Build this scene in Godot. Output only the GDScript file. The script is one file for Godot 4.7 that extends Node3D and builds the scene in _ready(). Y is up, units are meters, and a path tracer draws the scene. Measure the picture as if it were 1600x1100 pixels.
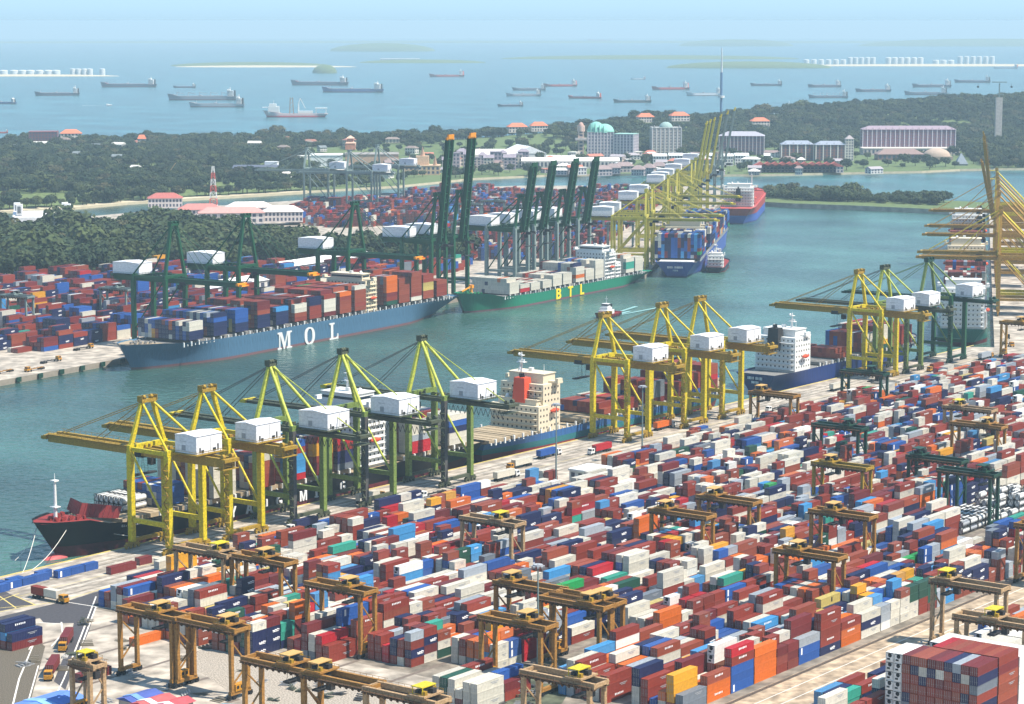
extends Node3D
# A container port seen from a high viewpoint. Metres; x to the right, -z away from the camera, y up, quay level at y = 0.
# The near quay runs along u (turned 53 degrees from x); v points from the water to the yard.

const CU := 0.601815
const SU := 0.798636
const YAW := 0.925025            # 53 degrees
const EARTH := 7.4e6
const WATER := -3.0

# pieces of a few pixels that are joined into one part
const SMALL := ["machinery", "girder_tie", "boom_tie", "pilasters", "emblem", "vent", "railing", "walkway", "ribs", "tyre_fenders", "winches", "panel", "ship_name", "deck_gear", "cable_loops", "stairs", "windows", "bridge_top"]
const ORDINAL := ["first", "second", "third", "fourth", "fifth", "sixth", "seventh", "eighth", "ninth", "tenth", "eleventh", "twelfth"]
var names := {}
var spots := []                  # where buildings stand, so that trees keep off
var M := {}
var rng := RandomNumberGenerator.new()
var eye := Vector3(0, 190, 0)
var tilt := 0.0

# ------------------------------------------------------------------ mesh builder
class MB:
	var p := PackedVector3Array()
	var n := PackedVector3Array()
	var k := PackedColorArray()
	var t := Transform3D()
	var tint := Color.WHITE
	var tinted := false

	func put(a: Vector3, b: Vector3, c: Vector3, na: Vector3, nb: Vector3, nc: Vector3):
		p.append(t * a); p.append(t * c); p.append(t * b)
		n.append(t.basis * na); n.append(t.basis * nc); n.append(t.basis * nb)
		if tinted:
			k.append(tint); k.append(tint); k.append(tint)

	func tri(a: Vector3, b: Vector3, c: Vector3):          # a, b, c counter-clockwise from outside
		var m := (b - a).cross(c - a).normalized()
		put(a, b, c, m, m, m)

	func quad(a: Vector3, b: Vector3, c: Vector3, d: Vector3):
		var m := (c - a).cross(d - b).normalized()
		put(a, b, c, m, m, m); put(a, c, d, m, m, m)

	func box(c: Vector3, s: Vector3):
		obox(Transform3D(Basis(), c), s)

	func obox(x: Transform3D, s: Vector3):
		var h := s * 0.5
		var v := []
		for i in 8:
			v.append(x * Vector3(h.x if i & 1 else -h.x, h.y if i & 2 else -h.y, h.z if i & 4 else -h.z))
		quad(v[4], v[5], v[7], v[6]); quad(v[1], v[0], v[2], v[3])
		quad(v[5], v[1], v[3], v[7]); quad(v[0], v[4], v[6], v[2])
		quad(v[6], v[7], v[3], v[2]); quad(v[0], v[1], v[5], v[4])

	func beam(a: Vector3, b: Vector3, w: float, h := 0.0):
		var f := (b - a).normalized()
		var up := Vector3.UP if absf(f.y) < 0.95 else Vector3.FORWARD
		var s := f.cross(up).normalized()
		up = s.cross(f)
		obox(Transform3D(Basis(s, up, -f), (a + b) * 0.5), Vector3(w, h if h > 0 else w, a.distance_to(b)))

	func tube(a: Vector3, b: Vector3, r: float, r2 := -1.0, seg := 8, caps := true):
		var f := (b - a).normalized()
		var up := Vector3.UP if absf(f.y) < 0.95 else Vector3.FORWARD
		var s := f.cross(up).normalized()
		up = s.cross(f)
		if r2 < 0: r2 = r
		for i in seg:
			var a0 := TAU * i / seg
			var a1 := TAU * (i + 1) / seg
			var d0 := s * cos(a0) + up * sin(a0)
			var d1 := s * cos(a1) + up * sin(a1)
			put(a + d0 * r, b + d0 * r2, b + d1 * r2, d0, d0, d1)
			put(a + d0 * r, b + d1 * r2, a + d1 * r, d0, d1, d1)
			if caps:
				tri(a, a + d0 * r, a + d1 * r); tri(b, b + d1 * r2, b + d0 * r2)

	func grid(rows: Array):                                  # smooth sheet; normals = along-row x between-rows
		var nr := rows.size()
		var nc: int = rows[0].size()
		var ns := []
		for i in nr:
			var line := []
			for j in nc:
				var dj: Vector3 = rows[i][mini(j + 1, nc - 1)] - rows[i][maxi(j - 1, 0)]
				var di: Vector3 = rows[mini(i + 1, nr - 1)][j] - rows[maxi(i - 1, 0)][j]
				var m := dj.cross(di)
				line.append(m.normalized() if m.length() > 1e-6 else Vector3.UP)
			ns.append(line)
		for i in nr - 1:
			for j in nc - 1:
				put(rows[i][j], rows[i][j + 1], rows[i + 1][j + 1], ns[i][j], ns[i][j + 1], ns[i + 1][j + 1])
				put(rows[i][j], rows[i + 1][j + 1], rows[i + 1][j], ns[i][j], ns[i + 1][j + 1], ns[i + 1][j])

	func gable(c: Vector3, w: float, d: float, h: float, hip := 0.0):   # roof over x = w, z = d, ridge along x
		var a := c + Vector3(-w / 2, 0, -d / 2)
		var b := c + Vector3(w / 2, 0, -d / 2)
		var e := c + Vector3(w / 2, 0, d / 2)
		var f := c + Vector3(-w / 2, 0, d / 2)
		var r0 := c + Vector3(-w / 2 + hip, h, 0)
		var r1 := c + Vector3(w / 2 - hip, h, 0)
		quad(f, e, r1, r0); quad(b, a, r0, r1)
		tri(e, b, r1); tri(a, f, r0); quad(a, b, e, f)

	func dome(c: Vector3, rx: float, ry: float, rz: float, seg := 14, rings := 6):
		var rows := []
		for i in rings + 1:
			var e := PI / 2 * i / rings
			var line := PackedVector3Array()
			for j in seg + 1:
				var a := -TAU * j / seg
				line.append(c + Vector3(rx * cos(e) * cos(a), ry * sin(e), rz * cos(e) * sin(a)))
			rows.append(line)
		grid(rows)

	func mesh(m: Material = null, into: ArrayMesh = null) -> ArrayMesh:
		var am := into if into else ArrayMesh.new()
		var a := []
		a.resize(Mesh.ARRAY_MAX)
		a[Mesh.ARRAY_VERTEX] = p
		a[Mesh.ARRAY_NORMAL] = n
		if tinted: a[Mesh.ARRAY_COLOR] = k
		am.add_surface_from_arrays(Mesh.PRIMITIVE_TRIANGLES, a)
		if m: am.surface_set_material(am.get_surface_count() - 1, m)
		return am

# ------------------------------------------------------------------ scene helpers
func P(u: float, v: float, h := 0.0) -> Vector3:              # quay coordinates to world
	return Vector3(u * CU + v * SU, h, -(u * SU - v * CU))

func W(x: float, d: float, h := 0.0) -> Vector3:
	return Vector3(x, h, -d)

func sink(x: float, d: float) -> float:                       # how far the round earth has dropped there
	return -(x * x + d * d) / (2.0 * EARTH)

func numbered(s: String) -> String:
	if not names.has(s):
		names[s] = 0
		return s
	names[s] += 1
	return "%s_%03d" % [s, names[s]]

func tag(o: Node, label: String, category := "", group := "", kind := ""):
	if label: o.set_meta("label", label)
	if category: o.set_meta("category", category)
	if group: o.set_meta("group", group)
	if kind: o.set_meta("kind", kind)

func thing(called: String, label: String, category: String, at: Vector3, turn := 0.0, group := "") -> Node3D:
	var o := Node3D.new()
	o.name = numbered(called)
	add_child(o)
	o.position = at
	o.rotation.y = turn
	tag(o, label, category, group)
	return o

func part(called: String, mesh: Mesh, parent: Node, mat: Material = null) -> MeshInstance3D:
	var o := MeshInstance3D.new()
	o.name = called
	o.mesh = mesh
	if mat: o.material_override = mat
	parent.add_child(o, true)
	if called in SMALL: o.set_meta("kind", "stuff")
	return o

func struct(called: String, mesh: Mesh, label := "") -> MeshInstance3D:
	var o := part(numbered(called), mesh, self)
	tag(o, label, "", "", "structure")
	return o

func copy(o: Node3D, at: Vector3, turn: float, label: String) -> Node3D:
	var c: Node3D = o.duplicate()
	c.name = numbered(String(o.name).rstrip("0123456789").rstrip("_"))
	add_child(c)
	c.position = at
	c.rotation.y = turn
	c.set_meta("label", label)
	return c

func bx(c: Vector3, s: Vector3, m: Material) -> ArrayMesh:
	var b := MB.new()
	b.box(c, s)
	return b.mesh(m)

func many(called: String, mesh: Mesh, xs: Array, cs: Array, label: String, category := "") -> MultiMeshInstance3D:
	if xs.is_empty(): return null
	var mm := MultiMesh.new()
	mm.transform_format = MultiMesh.TRANSFORM_3D
	mm.use_colors = true
	mm.mesh = mesh
	mm.instance_count = xs.size()
	for i in xs.size():
		mm.set_instance_transform(i, xs[i])
		mm.set_instance_color(i, cs[i])
	var o := MultiMeshInstance3D.new()
	o.name = numbered(called)
	o.multimesh = mm
	add_child(o)
	tag(o, label, category, "", "stuff")
	return o

func srgb(r: int, g: int, b: int) -> Color:
	return Color8(r, g, b)

func lin(r: int, g: int, b: int) -> Color:
	return Color8(r, g, b).srgb_to_linear()

# ------------------------------------------------------------------ materials
func noise_tex(size: int, freq: float, lo: float, hi: float, seed_: int, oct := 4, normal := false, bump := 4.0) -> NoiseTexture2D:
	var f := FastNoiseLite.new()
	f.seed = seed_
	f.frequency = freq
	f.fractal_octaves = oct
	var t := NoiseTexture2D.new()
	t.width = size
	t.height = size
	t.seamless = true
	t.noise = f
	if normal:
		t.as_normal_map = true
		t.bump_strength = bump
	else:
		var g := Gradient.new()
		g.set_color(0, Color(lo, lo, lo))
		g.set_color(1, Color(hi, hi, hi))
		t.color_ramp = g
	return t

func mat(c: Color, rough := 0.6, grime: Texture2D = null, scale := 0.1) -> StandardMaterial3D:
	var m := StandardMaterial3D.new()
	m.albedo_color = c
	m.roughness = rough
	m.metallic_specular = 0.4
	if grime:
		m.albedo_texture = grime
		m.uv1_triplanar = true
		m.uv1_world_triplanar = true
		m.uv1_scale = Vector3.ONE * scale
	return m

func vmat(rough: float, grime: Texture2D, scale: float) -> StandardMaterial3D:
	var m := mat(Color.WHITE, rough, grime, scale)
	m.vertex_color_use_as_albedo = true
	return m

func materials():
	var dirt := noise_tex(512, 0.012, 0.84, 1.0, 3)
	var fine := noise_tex(512, 0.03, 0.8, 1.0, 4)
	var rust := noise_tex(512, 0.02, 0.62, 1.0, 5, 5)
	var slab := noise_tex(1024, 0.006, 0.56, 1.0, 6, 6)
	M.box = vmat(0.55, dirt, 0.14)
	M.hardware = mat(srgb(150, 150, 148), 0.5)
	M.rubber = mat(srgb(30, 30, 32), 0.9)
	M.dark = mat(srgb(48, 46, 46), 0.7, fine, 0.2)
	M.black = mat(srgb(24, 24, 28), 0.8)
	M.white_mark = mat(srgb(225, 225, 225), 0.6)
	M.black_mark = mat(srgb(40, 36, 30), 0.6)
	M.yellow = mat(srgb(232, 208, 26), 0.5, rust, 0.09)
	M.ochre = mat(srgb(182, 146, 40), 0.6, rust, 0.12)
	M.leaf_green = mat(srgb(128, 150, 72), 0.5, rust, 0.09)
	M.lime = mat(srgb(200, 208, 78), 0.5, rust, 0.09)
	M.moss = mat(srgb(86, 92, 70), 0.7, rust, 0.15)
	M.lattice = mat(srgb(92, 90, 88), 0.7, rust, 0.2)
	M.deep_green = mat(srgb(26, 82, 52), 0.55, dirt, 0.09)
	M.bottle_green = mat(srgb(24, 64, 48), 0.55, dirt, 0.12)
	M.pale_lime = mat(srgb(194, 182, 70), 0.6, dirt, 0.08)
	M.grey_green = mat(srgb(128, 144, 140), 0.6, dirt, 0.08)
	M.tyre_track = mat(srgb(166, 156, 142), 0.9, slab, 0.05)
	M.streaks = noise_tex(512, 0.02, 0.66, 1.0, 21, 5)
	M.brown_steel = mat(srgb(196, 148, 52), 0.6, rust, 0.09)
	M.tan = mat(srgb(178, 128, 58), 0.6, rust, 0.11)
	M.tan_pale = mat(srgb(194, 160, 118), 0.6, rust, 0.11)
	M.brown_dark = mat(srgb(92, 66, 40), 0.8, rust, 0.2)
	M.platform = mat(srgb(196, 156, 92), 0.7, dirt, 0.2)
	M.engine = mat(srgb(214, 150, 36), 0.6, rust, 0.2)
	M.signal_orange = mat(srgb(222, 140, 26), 0.6)
	M.house_white = mat(srgb(238, 238, 240), 0.5, fine, 0.05)
	M.house_trim = mat(srgb(150, 152, 156), 0.6)
	M.glass = mat(srgb(34, 44, 56), 0.15)
	M.cream = mat(srgb(226, 212, 184), 0.6, fine, 0.1)
	M.ship_white = mat(srgb(232, 232, 228), 0.55, fine, 0.1)
	M.deck_red = mat(srgb(138, 44, 40), 0.7, dirt, 0.1)
	M.deck_green = mat(srgb(40, 130, 84), 0.7, dirt, 0.1)
	M.deck_tan = mat(srgb(168, 150, 122), 0.8, dirt, 0.1)
	M.deck_grey = mat(srgb(128, 126, 122), 0.8, dirt, 0.1)
	M.boot = mat(srgb(112, 44, 50), 0.7, rust, 0.05)
	M.funnel_red = mat(srgb(206, 74, 44), 0.55)
	M.foliage = vmat(0.85, noise_tex(256, 0.05, 0.6, 1.0, 8), 0.12)
	M.foliage.backlight_enabled = true
	M.foliage.backlight = Color(0.12, 0.16, 0.05)
	M.bark = mat(srgb(84, 70, 56), 0.9)
	M.concrete = mat(srgb(196, 184, 168), 0.9, slab, 0.016)
	M.concrete.detail_enabled = false
	M.yard = mat(srgb(150, 140, 126), 0.9, slab, 0.02)
	M.quay_wall = mat(srgb(150, 140, 126), 0.9, dirt, 0.05)
	M.asphalt = mat(srgb(74, 72, 76), 0.9, fine, 0.05)
	M.paint = mat(srgb(226, 222, 212), 0.8, dirt, 0.2)
	M.yellow_paint = mat(srgb(206, 186, 110), 0.8, dirt, 0.2)
	M.stone_chips = mat(srgb(128, 118, 102), 0.95, noise_tex(512, 0.05, 0.45, 1.0, 9), 0.08)
	M.tan_road = mat(srgb(198, 176, 148), 0.9, slab, 0.03)
	M.pale_stone = mat(srgb(196, 184, 168), 0.95, noise_tex(512, 0.05, 0.5, 1.0, 19), 0.06)
	M.mossy = mat(srgb(98, 104, 84), 0.95, slab, 0.03)
	M.rail = mat(srgb(116, 104, 94), 0.7, dirt, 0.1)
	M.grass = mat(srgb(118, 134, 74), 0.95, noise_tex(512, 0.02, 0.55, 1.0, 10), 0.012)
	M.woodfloor = mat(srgb(96, 112, 66), 0.95, dirt, 0.02)
	M.sand = mat(srgb(204, 190, 160), 0.95, dirt, 0.02)
	var w := StandardMaterial3D.new()
	w.vertex_color_use_as_albedo = true
	w.albedo_texture = noise_tex(1024, 0.004, 0.58, 1.0, 11, 5)
	w.uv1_triplanar = true
	w.uv1_world_triplanar = true
	w.uv1_scale = Vector3.ONE * 0.0016
	w.roughness = 0.22
	w.metallic_specular = 0.27
	w.normal_enabled = true
	w.normal_texture = noise_tex(1024, 0.09, 0, 1, 12, 4, true, 4.0)
	w.normal_scale = 0.35
	M.water = w
	M.letter_yellow = mat(srgb(240, 206, 40), 0.5)
	M.foam = mat(srgb(120, 158, 156), 0.7)

func hull_paint(c: Color) -> StandardMaterial3D:             # hull paint with upright streaks of rust and salt
	var key := "hull" + c.to_html()
	if not M.has(key):
		var m := mat(c, 0.5, M.streaks, 0.1)
		m.uv1_scale = Vector3(0.16, 0.012, 0.16)
		M[key] = m
	return M[key]

func paint_of(c: Color) -> StandardMaterial3D:               # a hull or container colour, one material each
	var key := "paint" + c.to_html()
	if not M.has(key):
		var m: StandardMaterial3D = M.box.duplicate()
		m.vertex_color_use_as_albedo = false
		m.albedo_color = c
		M[key] = m
	return M[key]

# ------------------------------------------------------------------ containers
func container_body(l: float, reefer := false, tank := false) -> MB:
	var b := MB.new()
	var h := 2.59
	var x := l / 2
	var z := 1.22
	if tank:                                                   # a tank in an open frame
		b.tube(Vector3(-x + 0.25, 1.3, 0), Vector3(x - 0.25, 1.3, 0), 1.12, -1, 14)
		return b
	for s in [-1.0, 1.0]:                                       # corner posts and rails, proud of the panels
		for e in [-1.0, 1.0]:
			b.box(Vector3(e * (x - 0.08), h / 2, s * (z - 0.06)), Vector3(0.16, h, 0.12))
		b.box(Vector3(0, 0.1, s * (z - 0.05)), Vector3(l - 0.32, 0.2, 0.1))
		b.box(Vector3(0, h - 0.08, s * (z - 0.05)), Vector3(l - 0.32, 0.14, 0.1))
		b.box(Vector3(s * (x - 0.06), h - 0.09, 0), Vector3(0.12, 0.18, 2 * z - 0.24))
		b.box(Vector3(s * (x - 0.06), 0.1, 0), Vector3(0.12, 0.2, 2 * z - 0.24))
	var x0 := -x + 0.16
	var x1 := x - 0.16
	var nrib := 1 if reefer else int(l * 1.5)
	for s in [-1.0, 1.0]:                                       # corrugated sides
		var w: float = (x1 - x0) / nrib
		for i in nrib:
			var a := x0 + w * i
			var zs := [z - 0.02, z - 0.02, z - 0.09, z - 0.09, z - 0.02]
			if reefer: zs = [z - 0.03, z - 0.03, z - 0.03, z - 0.03, z - 0.03]
			var xs := [a, a + w * 0.35, a + w * 0.5, a + w * 0.85, a + w]
			for j in 4:
				var p0 := Vector3(xs[j], 0.2, s * zs[j])
				var p1 := Vector3(xs[j + 1], 0.2, s * zs[j + 1])
				var u := Vector3(0, h - 0.35, 0)
				if s > 0: b.quad(p0, p1, p1 + u, p0 + u)
				else: b.quad(p1, p0, p0 + u, p1 + u)
	var y := h - 0.02                                           # roof with shallow cross ribs
	var nr := 1 if reefer else int(l)
	for i in nr:
		var a := x0 + (x1 - x0) / nr * i
		var w: float = (x1 - x0) / nr
		b.quad(Vector3(a, y, z - 0.1), Vector3(a + w * 0.7, y, z - 0.1), Vector3(a + w * 0.7, y, -z + 0.1), Vector3(a, y, -z + 0.1))
		b.quad(Vector3(a + w * 0.7, y - 0.05, z - 0.1), Vector3(a + w, y - 0.05, z - 0.1), Vector3(a + w, y - 0.05, -z + 0.1), Vector3(a + w * 0.7, y - 0.05, -z + 0.1))
	b.quad(Vector3(x - 0.05, 0.2, z - 0.12), Vector3(x - 0.05, 0.2, -z + 0.12), Vector3(x - 0.05, h - 0.18, -z + 0.12), Vector3(x - 0.05, h - 0.18, z - 0.12))
	b.quad(Vector3(-x, 0.02, z), Vector3(-x, 0.02, -z), Vector3(x, 0.02, -z), Vector3(x, 0.02, z))
	return b

func container_door(b: MB, l: float, s: float):
	b.box(Vector3(-l / 2 + 0.07, 1.3, s * 0.545), Vector3(0.06, 2.2, 1.06))

func container_bars(b: MB, l: float, s: float):
	for z in [0.28, 0.82]:
		b.box(Vector3(-l / 2 + 0.015, 1.3, s * z), Vector3(0.05, 2.2, 0.07))
		b.box(Vector3(-l / 2 + 0.01, 1.0, s * z + s * 0.1), Vector3(0.05, 0.08, 0.3))

func mark_shape(b: MB, l: float, kind: int):                    # painted emblems too small to read
	var z := 1.225
	if kind == 1:                                               # slanted white bars in the middle of the long side
		for i in 3:
			b.obox(Transform3D(Basis(Vector3.FORWARD, 0.25), Vector3(-0.9 + i * 0.95 + 1.2, 1.3 + 0.12 * (i - 1), z)), Vector3(1.15, 0.34, 0.03))
		b.box(Vector3(1.2, 0.85, z), Vector3(2.6, 0.2, 0.03))
	elif kind == 2:                                             # a white upright strip near the end
		b.box(Vector3(-l / 2 + 1.4, 1.3, z), Vector3(0.8, 2.0, 0.03))
	elif kind == 3:                                             # a row of short blocks like lettering
		for i in 6:
			b.box(Vector3(-l * 0.16 + i * l * 0.06, 1.75, z), Vector3(l * 0.035, 0.5 if i % 3 else 0.62, 0.03))
	elif kind == 4:                                             # a small dark upright sign
		b.box(Vector3(0.6, 1.35, z), Vector3(0.75, 1.3, 0.03))
		b.box(Vector3(0.6, 2.1, z), Vector3(0.4, 0.25, 0.03))
	elif kind == 5:                                             # fine lines of text
		for i in 2:
			b.box(Vector3(l * 0.16, 1.8 - i * 0.42, z), Vector3(l * (0.3 - 0.12 * i), 0.18, 0.03))

func reefer_unit(b: MB, l: float):
	b.box(Vector3(-l / 2 - 0.01, 1.2, 0), Vector3(0.06, 2.0, 2.0))

func reefer_fan(b: MB, l: float):
	b.tube(Vector3(-l / 2 - 0.05, 1.75, 0.1), Vector3(-l / 2 - 0.08, 1.75, 0.1), 0.6, -1, 10)
	b.box(Vector3(-l / 2 - 0.06, 0.7, -0.3), Vector3(0.06, 0.5, 0.9))

func tank_frame(b: MB, l: float):
	var x := l / 2
	for e in [-1.0, 1.0]:
		for s in [-1.0, 1.0]:
			b.box(Vector3(e * (x - 0.08), 1.3, s * 1.15), Vector3(0.14, 2.59, 0.14))
			b.beam(Vector3(e * (x - 0.08), 0.15, s * 1.15), Vector3(e * (x - 0.08), 2.4, -s * 0.2), 0.1)
		b.box(Vector3(e * (x - 0.08), 2.52, 0), Vector3(0.14, 0.14, 2.2))
	for s in [-1.0, 1.0]:
		b.box(Vector3(0, 0.1, s * 1.15), Vector3(l - 0.2, 0.2, 0.14))
		b.box(Vector3(0, 2.52, s * 1.15), Vector3(l - 0.2, 0.12, 0.12))

var box_mesh := {}

func make_box_meshes():
	for l in [6.06, 12.19]:
		var key := "40" if l > 9 else "20"
		box_mesh["body" + key] = container_body(l).mesh(M.box)
		box_mesh["rbody" + key] = container_body(l, true).mesh(M.box)
		var fan := MB.new()
		reefer_fan(fan, l)
		box_mesh["fan" + key] = fan.mesh(M.black)
		var unit := MB.new()
		reefer_unit(unit, l)
		box_mesh["unit" + key] = unit.mesh(M.box)
		for s in [-1.0, 1.0]:
			var d := MB.new()
			container_door(d, l, s)
			var bars := MB.new()
			container_bars(bars, l, s)
			box_mesh["door%s%d" % [key, int(s)]] = bars.mesh(M.hardware, d.mesh(M.box))
		for kind in range(1, 6):
			var e := MB.new()
			mark_shape(e, l, kind)
			box_mesh["mark%s%d" % [key, kind]] = e.mesh(M.black_mark if kind == 4 else (M.house_trim if kind == 5 else M.white_mark))
		# the whole container as one shape, for the ones too many to keep apart
		for kind in 7:
			var whole := container_body(l, kind == 6)
			var bars := MB.new()
			for s in [-1.0, 1.0]:
				if kind < 6:
					container_door(whole, l, s)
					container_bars(bars, l, s)
			if kind == 6:
				reefer_unit(whole, l)
			var am := whole.mesh(M.box)
			if kind == 6:
				reefer_fan(bars, l)
				bars.mesh(M.black, am)
			else:
				bars.mesh(M.hardware, am)
			if kind > 0 and kind < 6:
				var e := MB.new()
				mark_shape(e, l, kind)
				e.mesh(M.black_mark if kind == 4 else (M.house_trim if kind == 5 else M.white_mark), am)
			box_mesh["whole%s%d" % [key, kind]] = am
	var f := MB.new()
	tank_frame(f, 6.06)
	box_mesh["tank_frame"] = f.mesh(M.dark)
	box_mesh["tank"] = f.mesh(M.dark, container_body(6.06, false, true).mesh(M.box))

# name, share, red, green, blue, emblem kinds that go with the colour
const PALETTE := [
	["rust red", 25, 148, 60, 44, "0503"], ["maroon", 9, 122, 44, 44, "0005"], ["brick red", 10, 156, 76, 52, "0053"],
	["cream white", 25, 222, 216, 200, "0555"], ["pale grey", 6, 170, 178, 186, "0055"], ["navy", 12, 36, 42, 86, "0111"],
	["mid blue", 6, 46, 92, 168, "0022"], ["sky blue", 4, 72, 150, 206, "0003"], ["orange", 5, 224, 112, 32, "0003"],
	["bright red", 3, 188, 34, 44, "0003"], ["dark green", 1.5, 34, 84, 66, "0003"], ["turquoise", 1.2, 62, 164, 142, "0000"],
	["golden yellow", 1.6, 228, 164, 36, "0000"], ["straw yellow", 0.8, 206, 184, 104, "4444"], ["bright green", 0.5, 44, 160, 84, "0003"],
	["slate grey", 2, 120, 128, 138, "0005"], ["reefer white", 3, 236, 234, 228, "6666"],
]
const BRIGHT := 0.9
var pal_lin := []
var pal_sum := 0.0

func pick_colour(r: RandomNumberGenerator, bias := "") -> int:
	if bias == "ship_red" and r.randf() < 0.62: return [0, 0, 1, 2, 2][r.randi() % 5]
	if bias == "white" and r.randf() < 0.7: return 3
	if bias == "blue" and r.randf() < 0.55: return [5, 6, 6, 5][r.randi() % 4]
	if bias == "far" and r.randf() < 0.75: return [0, 0, 1, 1, 5, 5, 6, 0][r.randi() % 8]
	var x := r.randf() * pal_sum
	for i in PALETTE.size():
		x -= PALETTE[i][1]
		if x <= 0: return i
	return 0

func emblem(r: RandomNumberGenerator, c: int) -> int:
	var s: String = PALETTE[c][5]
	return int(s[r.randi() % 4])

# ------------------------------------------------------------------ quay cranes
# Origin on the ground in the middle of the four legs; -z is the water side, x along the quay.
func quay_crane(c: Dictionary, label: String, at: Vector3, turn: float, group: String) -> Node3D:
	var o := thing("quay_crane", label, "crane", at, turn, group)
	var g: float = c.gauge / 2.0
	var wb: float = c.base / 2.0
	var gh: float = c.girder
	var lw: float = c.leg
	var main: Material = c.main
	var second: Material = c.second
	for sx in [-1.0, 1.0]:
		for sz in [-1.0, 1.0]:
			var b := MB.new()
			b.box(Vector3(sx * wb, (gh + 2.6) / 2, sz * g), Vector3(lw, gh - 2.6, lw * 1.15))
			var dark_leg: bool = c.get("dark_near", false) and sx < 0 and sz > 0
			var lg := part("leg", b.mesh(M.lattice if dark_leg else main), o)
			if sz > 0 and sx < 0:                                  # the stair tower that climbs this leg
				var st := MB.new()
				for i in int((gh - 4) / 3.0):
					var y := 4.0 + i * 3.0
					var q := 1.0 if i % 2 else -1.0
					st.box(Vector3(sx * wb - lw * 0.9, y, g + lw * 0.2), Vector3(1.3, 0.12, 2.6))
					st.beam(Vector3(sx * wb - lw * 0.9, y, g + lw * 0.2 - q * 1.2), Vector3(sx * wb - lw * 0.9, y + 3, g + lw * 0.2 + q * 1.2), 0.5, 0.12)
					for e in [-1.25, 1.25]:
						st.box(Vector3(sx * wb - lw * 0.9 - 0.6, y + 0.6, g + lw * 0.2 + e), Vector3(0.08, 1.1, 0.08))
					st.box(Vector3(sx * wb - lw * 0.9 - 0.62, y + 1.1, g + lw * 0.2), Vector3(0.07, 0.07, 2.6))
				part("stairs", st.mesh(second), lg)
			var bg := MB.new()                                      # wheel sets under the corner
			bg.box(Vector3(sx * wb, 2.1, sz * g), Vector3(5.6, 0.8, 1.25))
			for k in [-2.0, 2.0]:
				bg.box(Vector3(sx * wb + k, 1.35, sz * g), Vector3(3.2, 0.7, 1.0))
				for w in [-1.0, 1.0]:
					bg.tube(Vector3(sx * wb + k + w, 0.55, sz * g - 0.4), Vector3(sx * wb + k + w, 0.55, sz * g + 0.4), 0.5, -1, 8)
			part("bogie", bg.mesh(second), o)
	for sz in [-1.0, 1.0]:
		part("sill_beam", bx(Vector3(0, 2.9, sz * g), Vector3(c.base - lw, 1.2, 1.3), second), o)
		part("top_beam", bx(Vector3(0, gh + 1.0, sz * g), Vector3(c.base + lw, 2.0, 1.5), main), o)
	for sx in [-1.0, 1.0]:
		part("portal_beam", bx(Vector3(sx * wb, 10.6, 0), Vector3(1.2, 1.7, c.gauge - lw), main), o)
		var d := MB.new()
		d.tube(Vector3(sx * wb, gh - 1.0, -g + lw * 0.5), Vector3(sx * wb, 11.5, g - lw * 0.6), 0.45, -1, 6)
		part("diagonal_brace", d.mesh(c.bright), o)
		if c.get("upper_rail", true):
			part("upper_beam", bx(Vector3(sx * wb, gh + 0.6, 0), Vector3(1.0, 1.5, c.gauge - lw), c.bright), o)
	# girder over land, boom over water
	var bw: float = c.boom_w
	var bh: float = c.boom_h
	var back: float = g + c.back
	var hinge := Vector3(0, gh - 0.6, -g - 2.0)
	for sx in [-1.0, 1.0]:
		part("girder", bx(Vector3(sx * bw, gh - 1.2, (back + hinge.z) / 2), Vector3(1.2, bh, back - hinge.z), second), o)
	var gw := MB.new()
	for i in int((back - hinge.z) / 6.0):
		gw.box(Vector3(0, gh - 1.4, hinge.z + 3 + i * 6.0), Vector3(bw * 2 - 1.2, 0.7, 0.6))
	part("girder_tie", gw.mesh(second), o)
	var L: float = c.reach
	var boom := Node3D.new()
	boom.name = "boom"
	o.add_child(boom, true)
	boom.position = hinge
	if c.get("raised", 0.0) > 0: boom.rotation.x = deg_to_rad(c.raised)
	for sx in [-1.0, 1.0]:
		part("boom_beam", bx(Vector3(sx * bw, -0.6, -L / 2), Vector3(1.1, bh, L), second), boom)
		var wk := MB.new()                                        # walkway with posts and rails
		wk.box(Vector3(sx * (bw + 1.1), bh / 2 - 0.8, -L / 2), Vector3(1.0, 0.12, L))
		wk.box(Vector3(sx * (bw + 1.6), bh / 2 + 0.35, -L / 2), Vector3(0.09, 0.09, L))
		for i in int(L / 3.0):
			wk.box(Vector3(sx * (bw + 1.6), bh / 2 - 0.2, -1.5 - i * 3.0), Vector3(0.09, 1.1, 0.09))
		part("walkway", wk.mesh(c.rail), boom)
	var tie := MB.new()
	for i in int(L / 6.0):
		tie.box(Vector3(0, -0.8, -3 - i * 6.0), Vector3(bw * 2 - 1.1, 0.7, 0.6))
		if i % 2 == 0:
			tie.beam(Vector3(-bw, -0.8, -3 - i * 6.0), Vector3(bw, -0.8, -9 - i * 6.0), 0.4)
	part("boom_tie", tie.mesh(second), boom)
	var tip := MB.new()
	tip.box(Vector3(0, -0.4, -L - 0.7), Vector3(bw * 2 + 3.4, 1.4, 1.6))
	tip.box(Vector3(0, -1.3, -L - 2.2), Vector3(bw * 2 + 1.6, 0.3, 3.0))
	for s in [-1.0, 1.0]:
		tip.box(Vector3(s * (bw + 0.7), -0.7, -L - 2.2), Vector3(0.12, 1.0, 3.0))
	part("boom_tip", tip.mesh(c.tip), boom)
	# frame above the waterside legs, its stays
	var ah: float = c.apex
	var aw: float = c.apex_w
	var az: float = -g + c.get("apex_z", 0.5)
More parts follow.
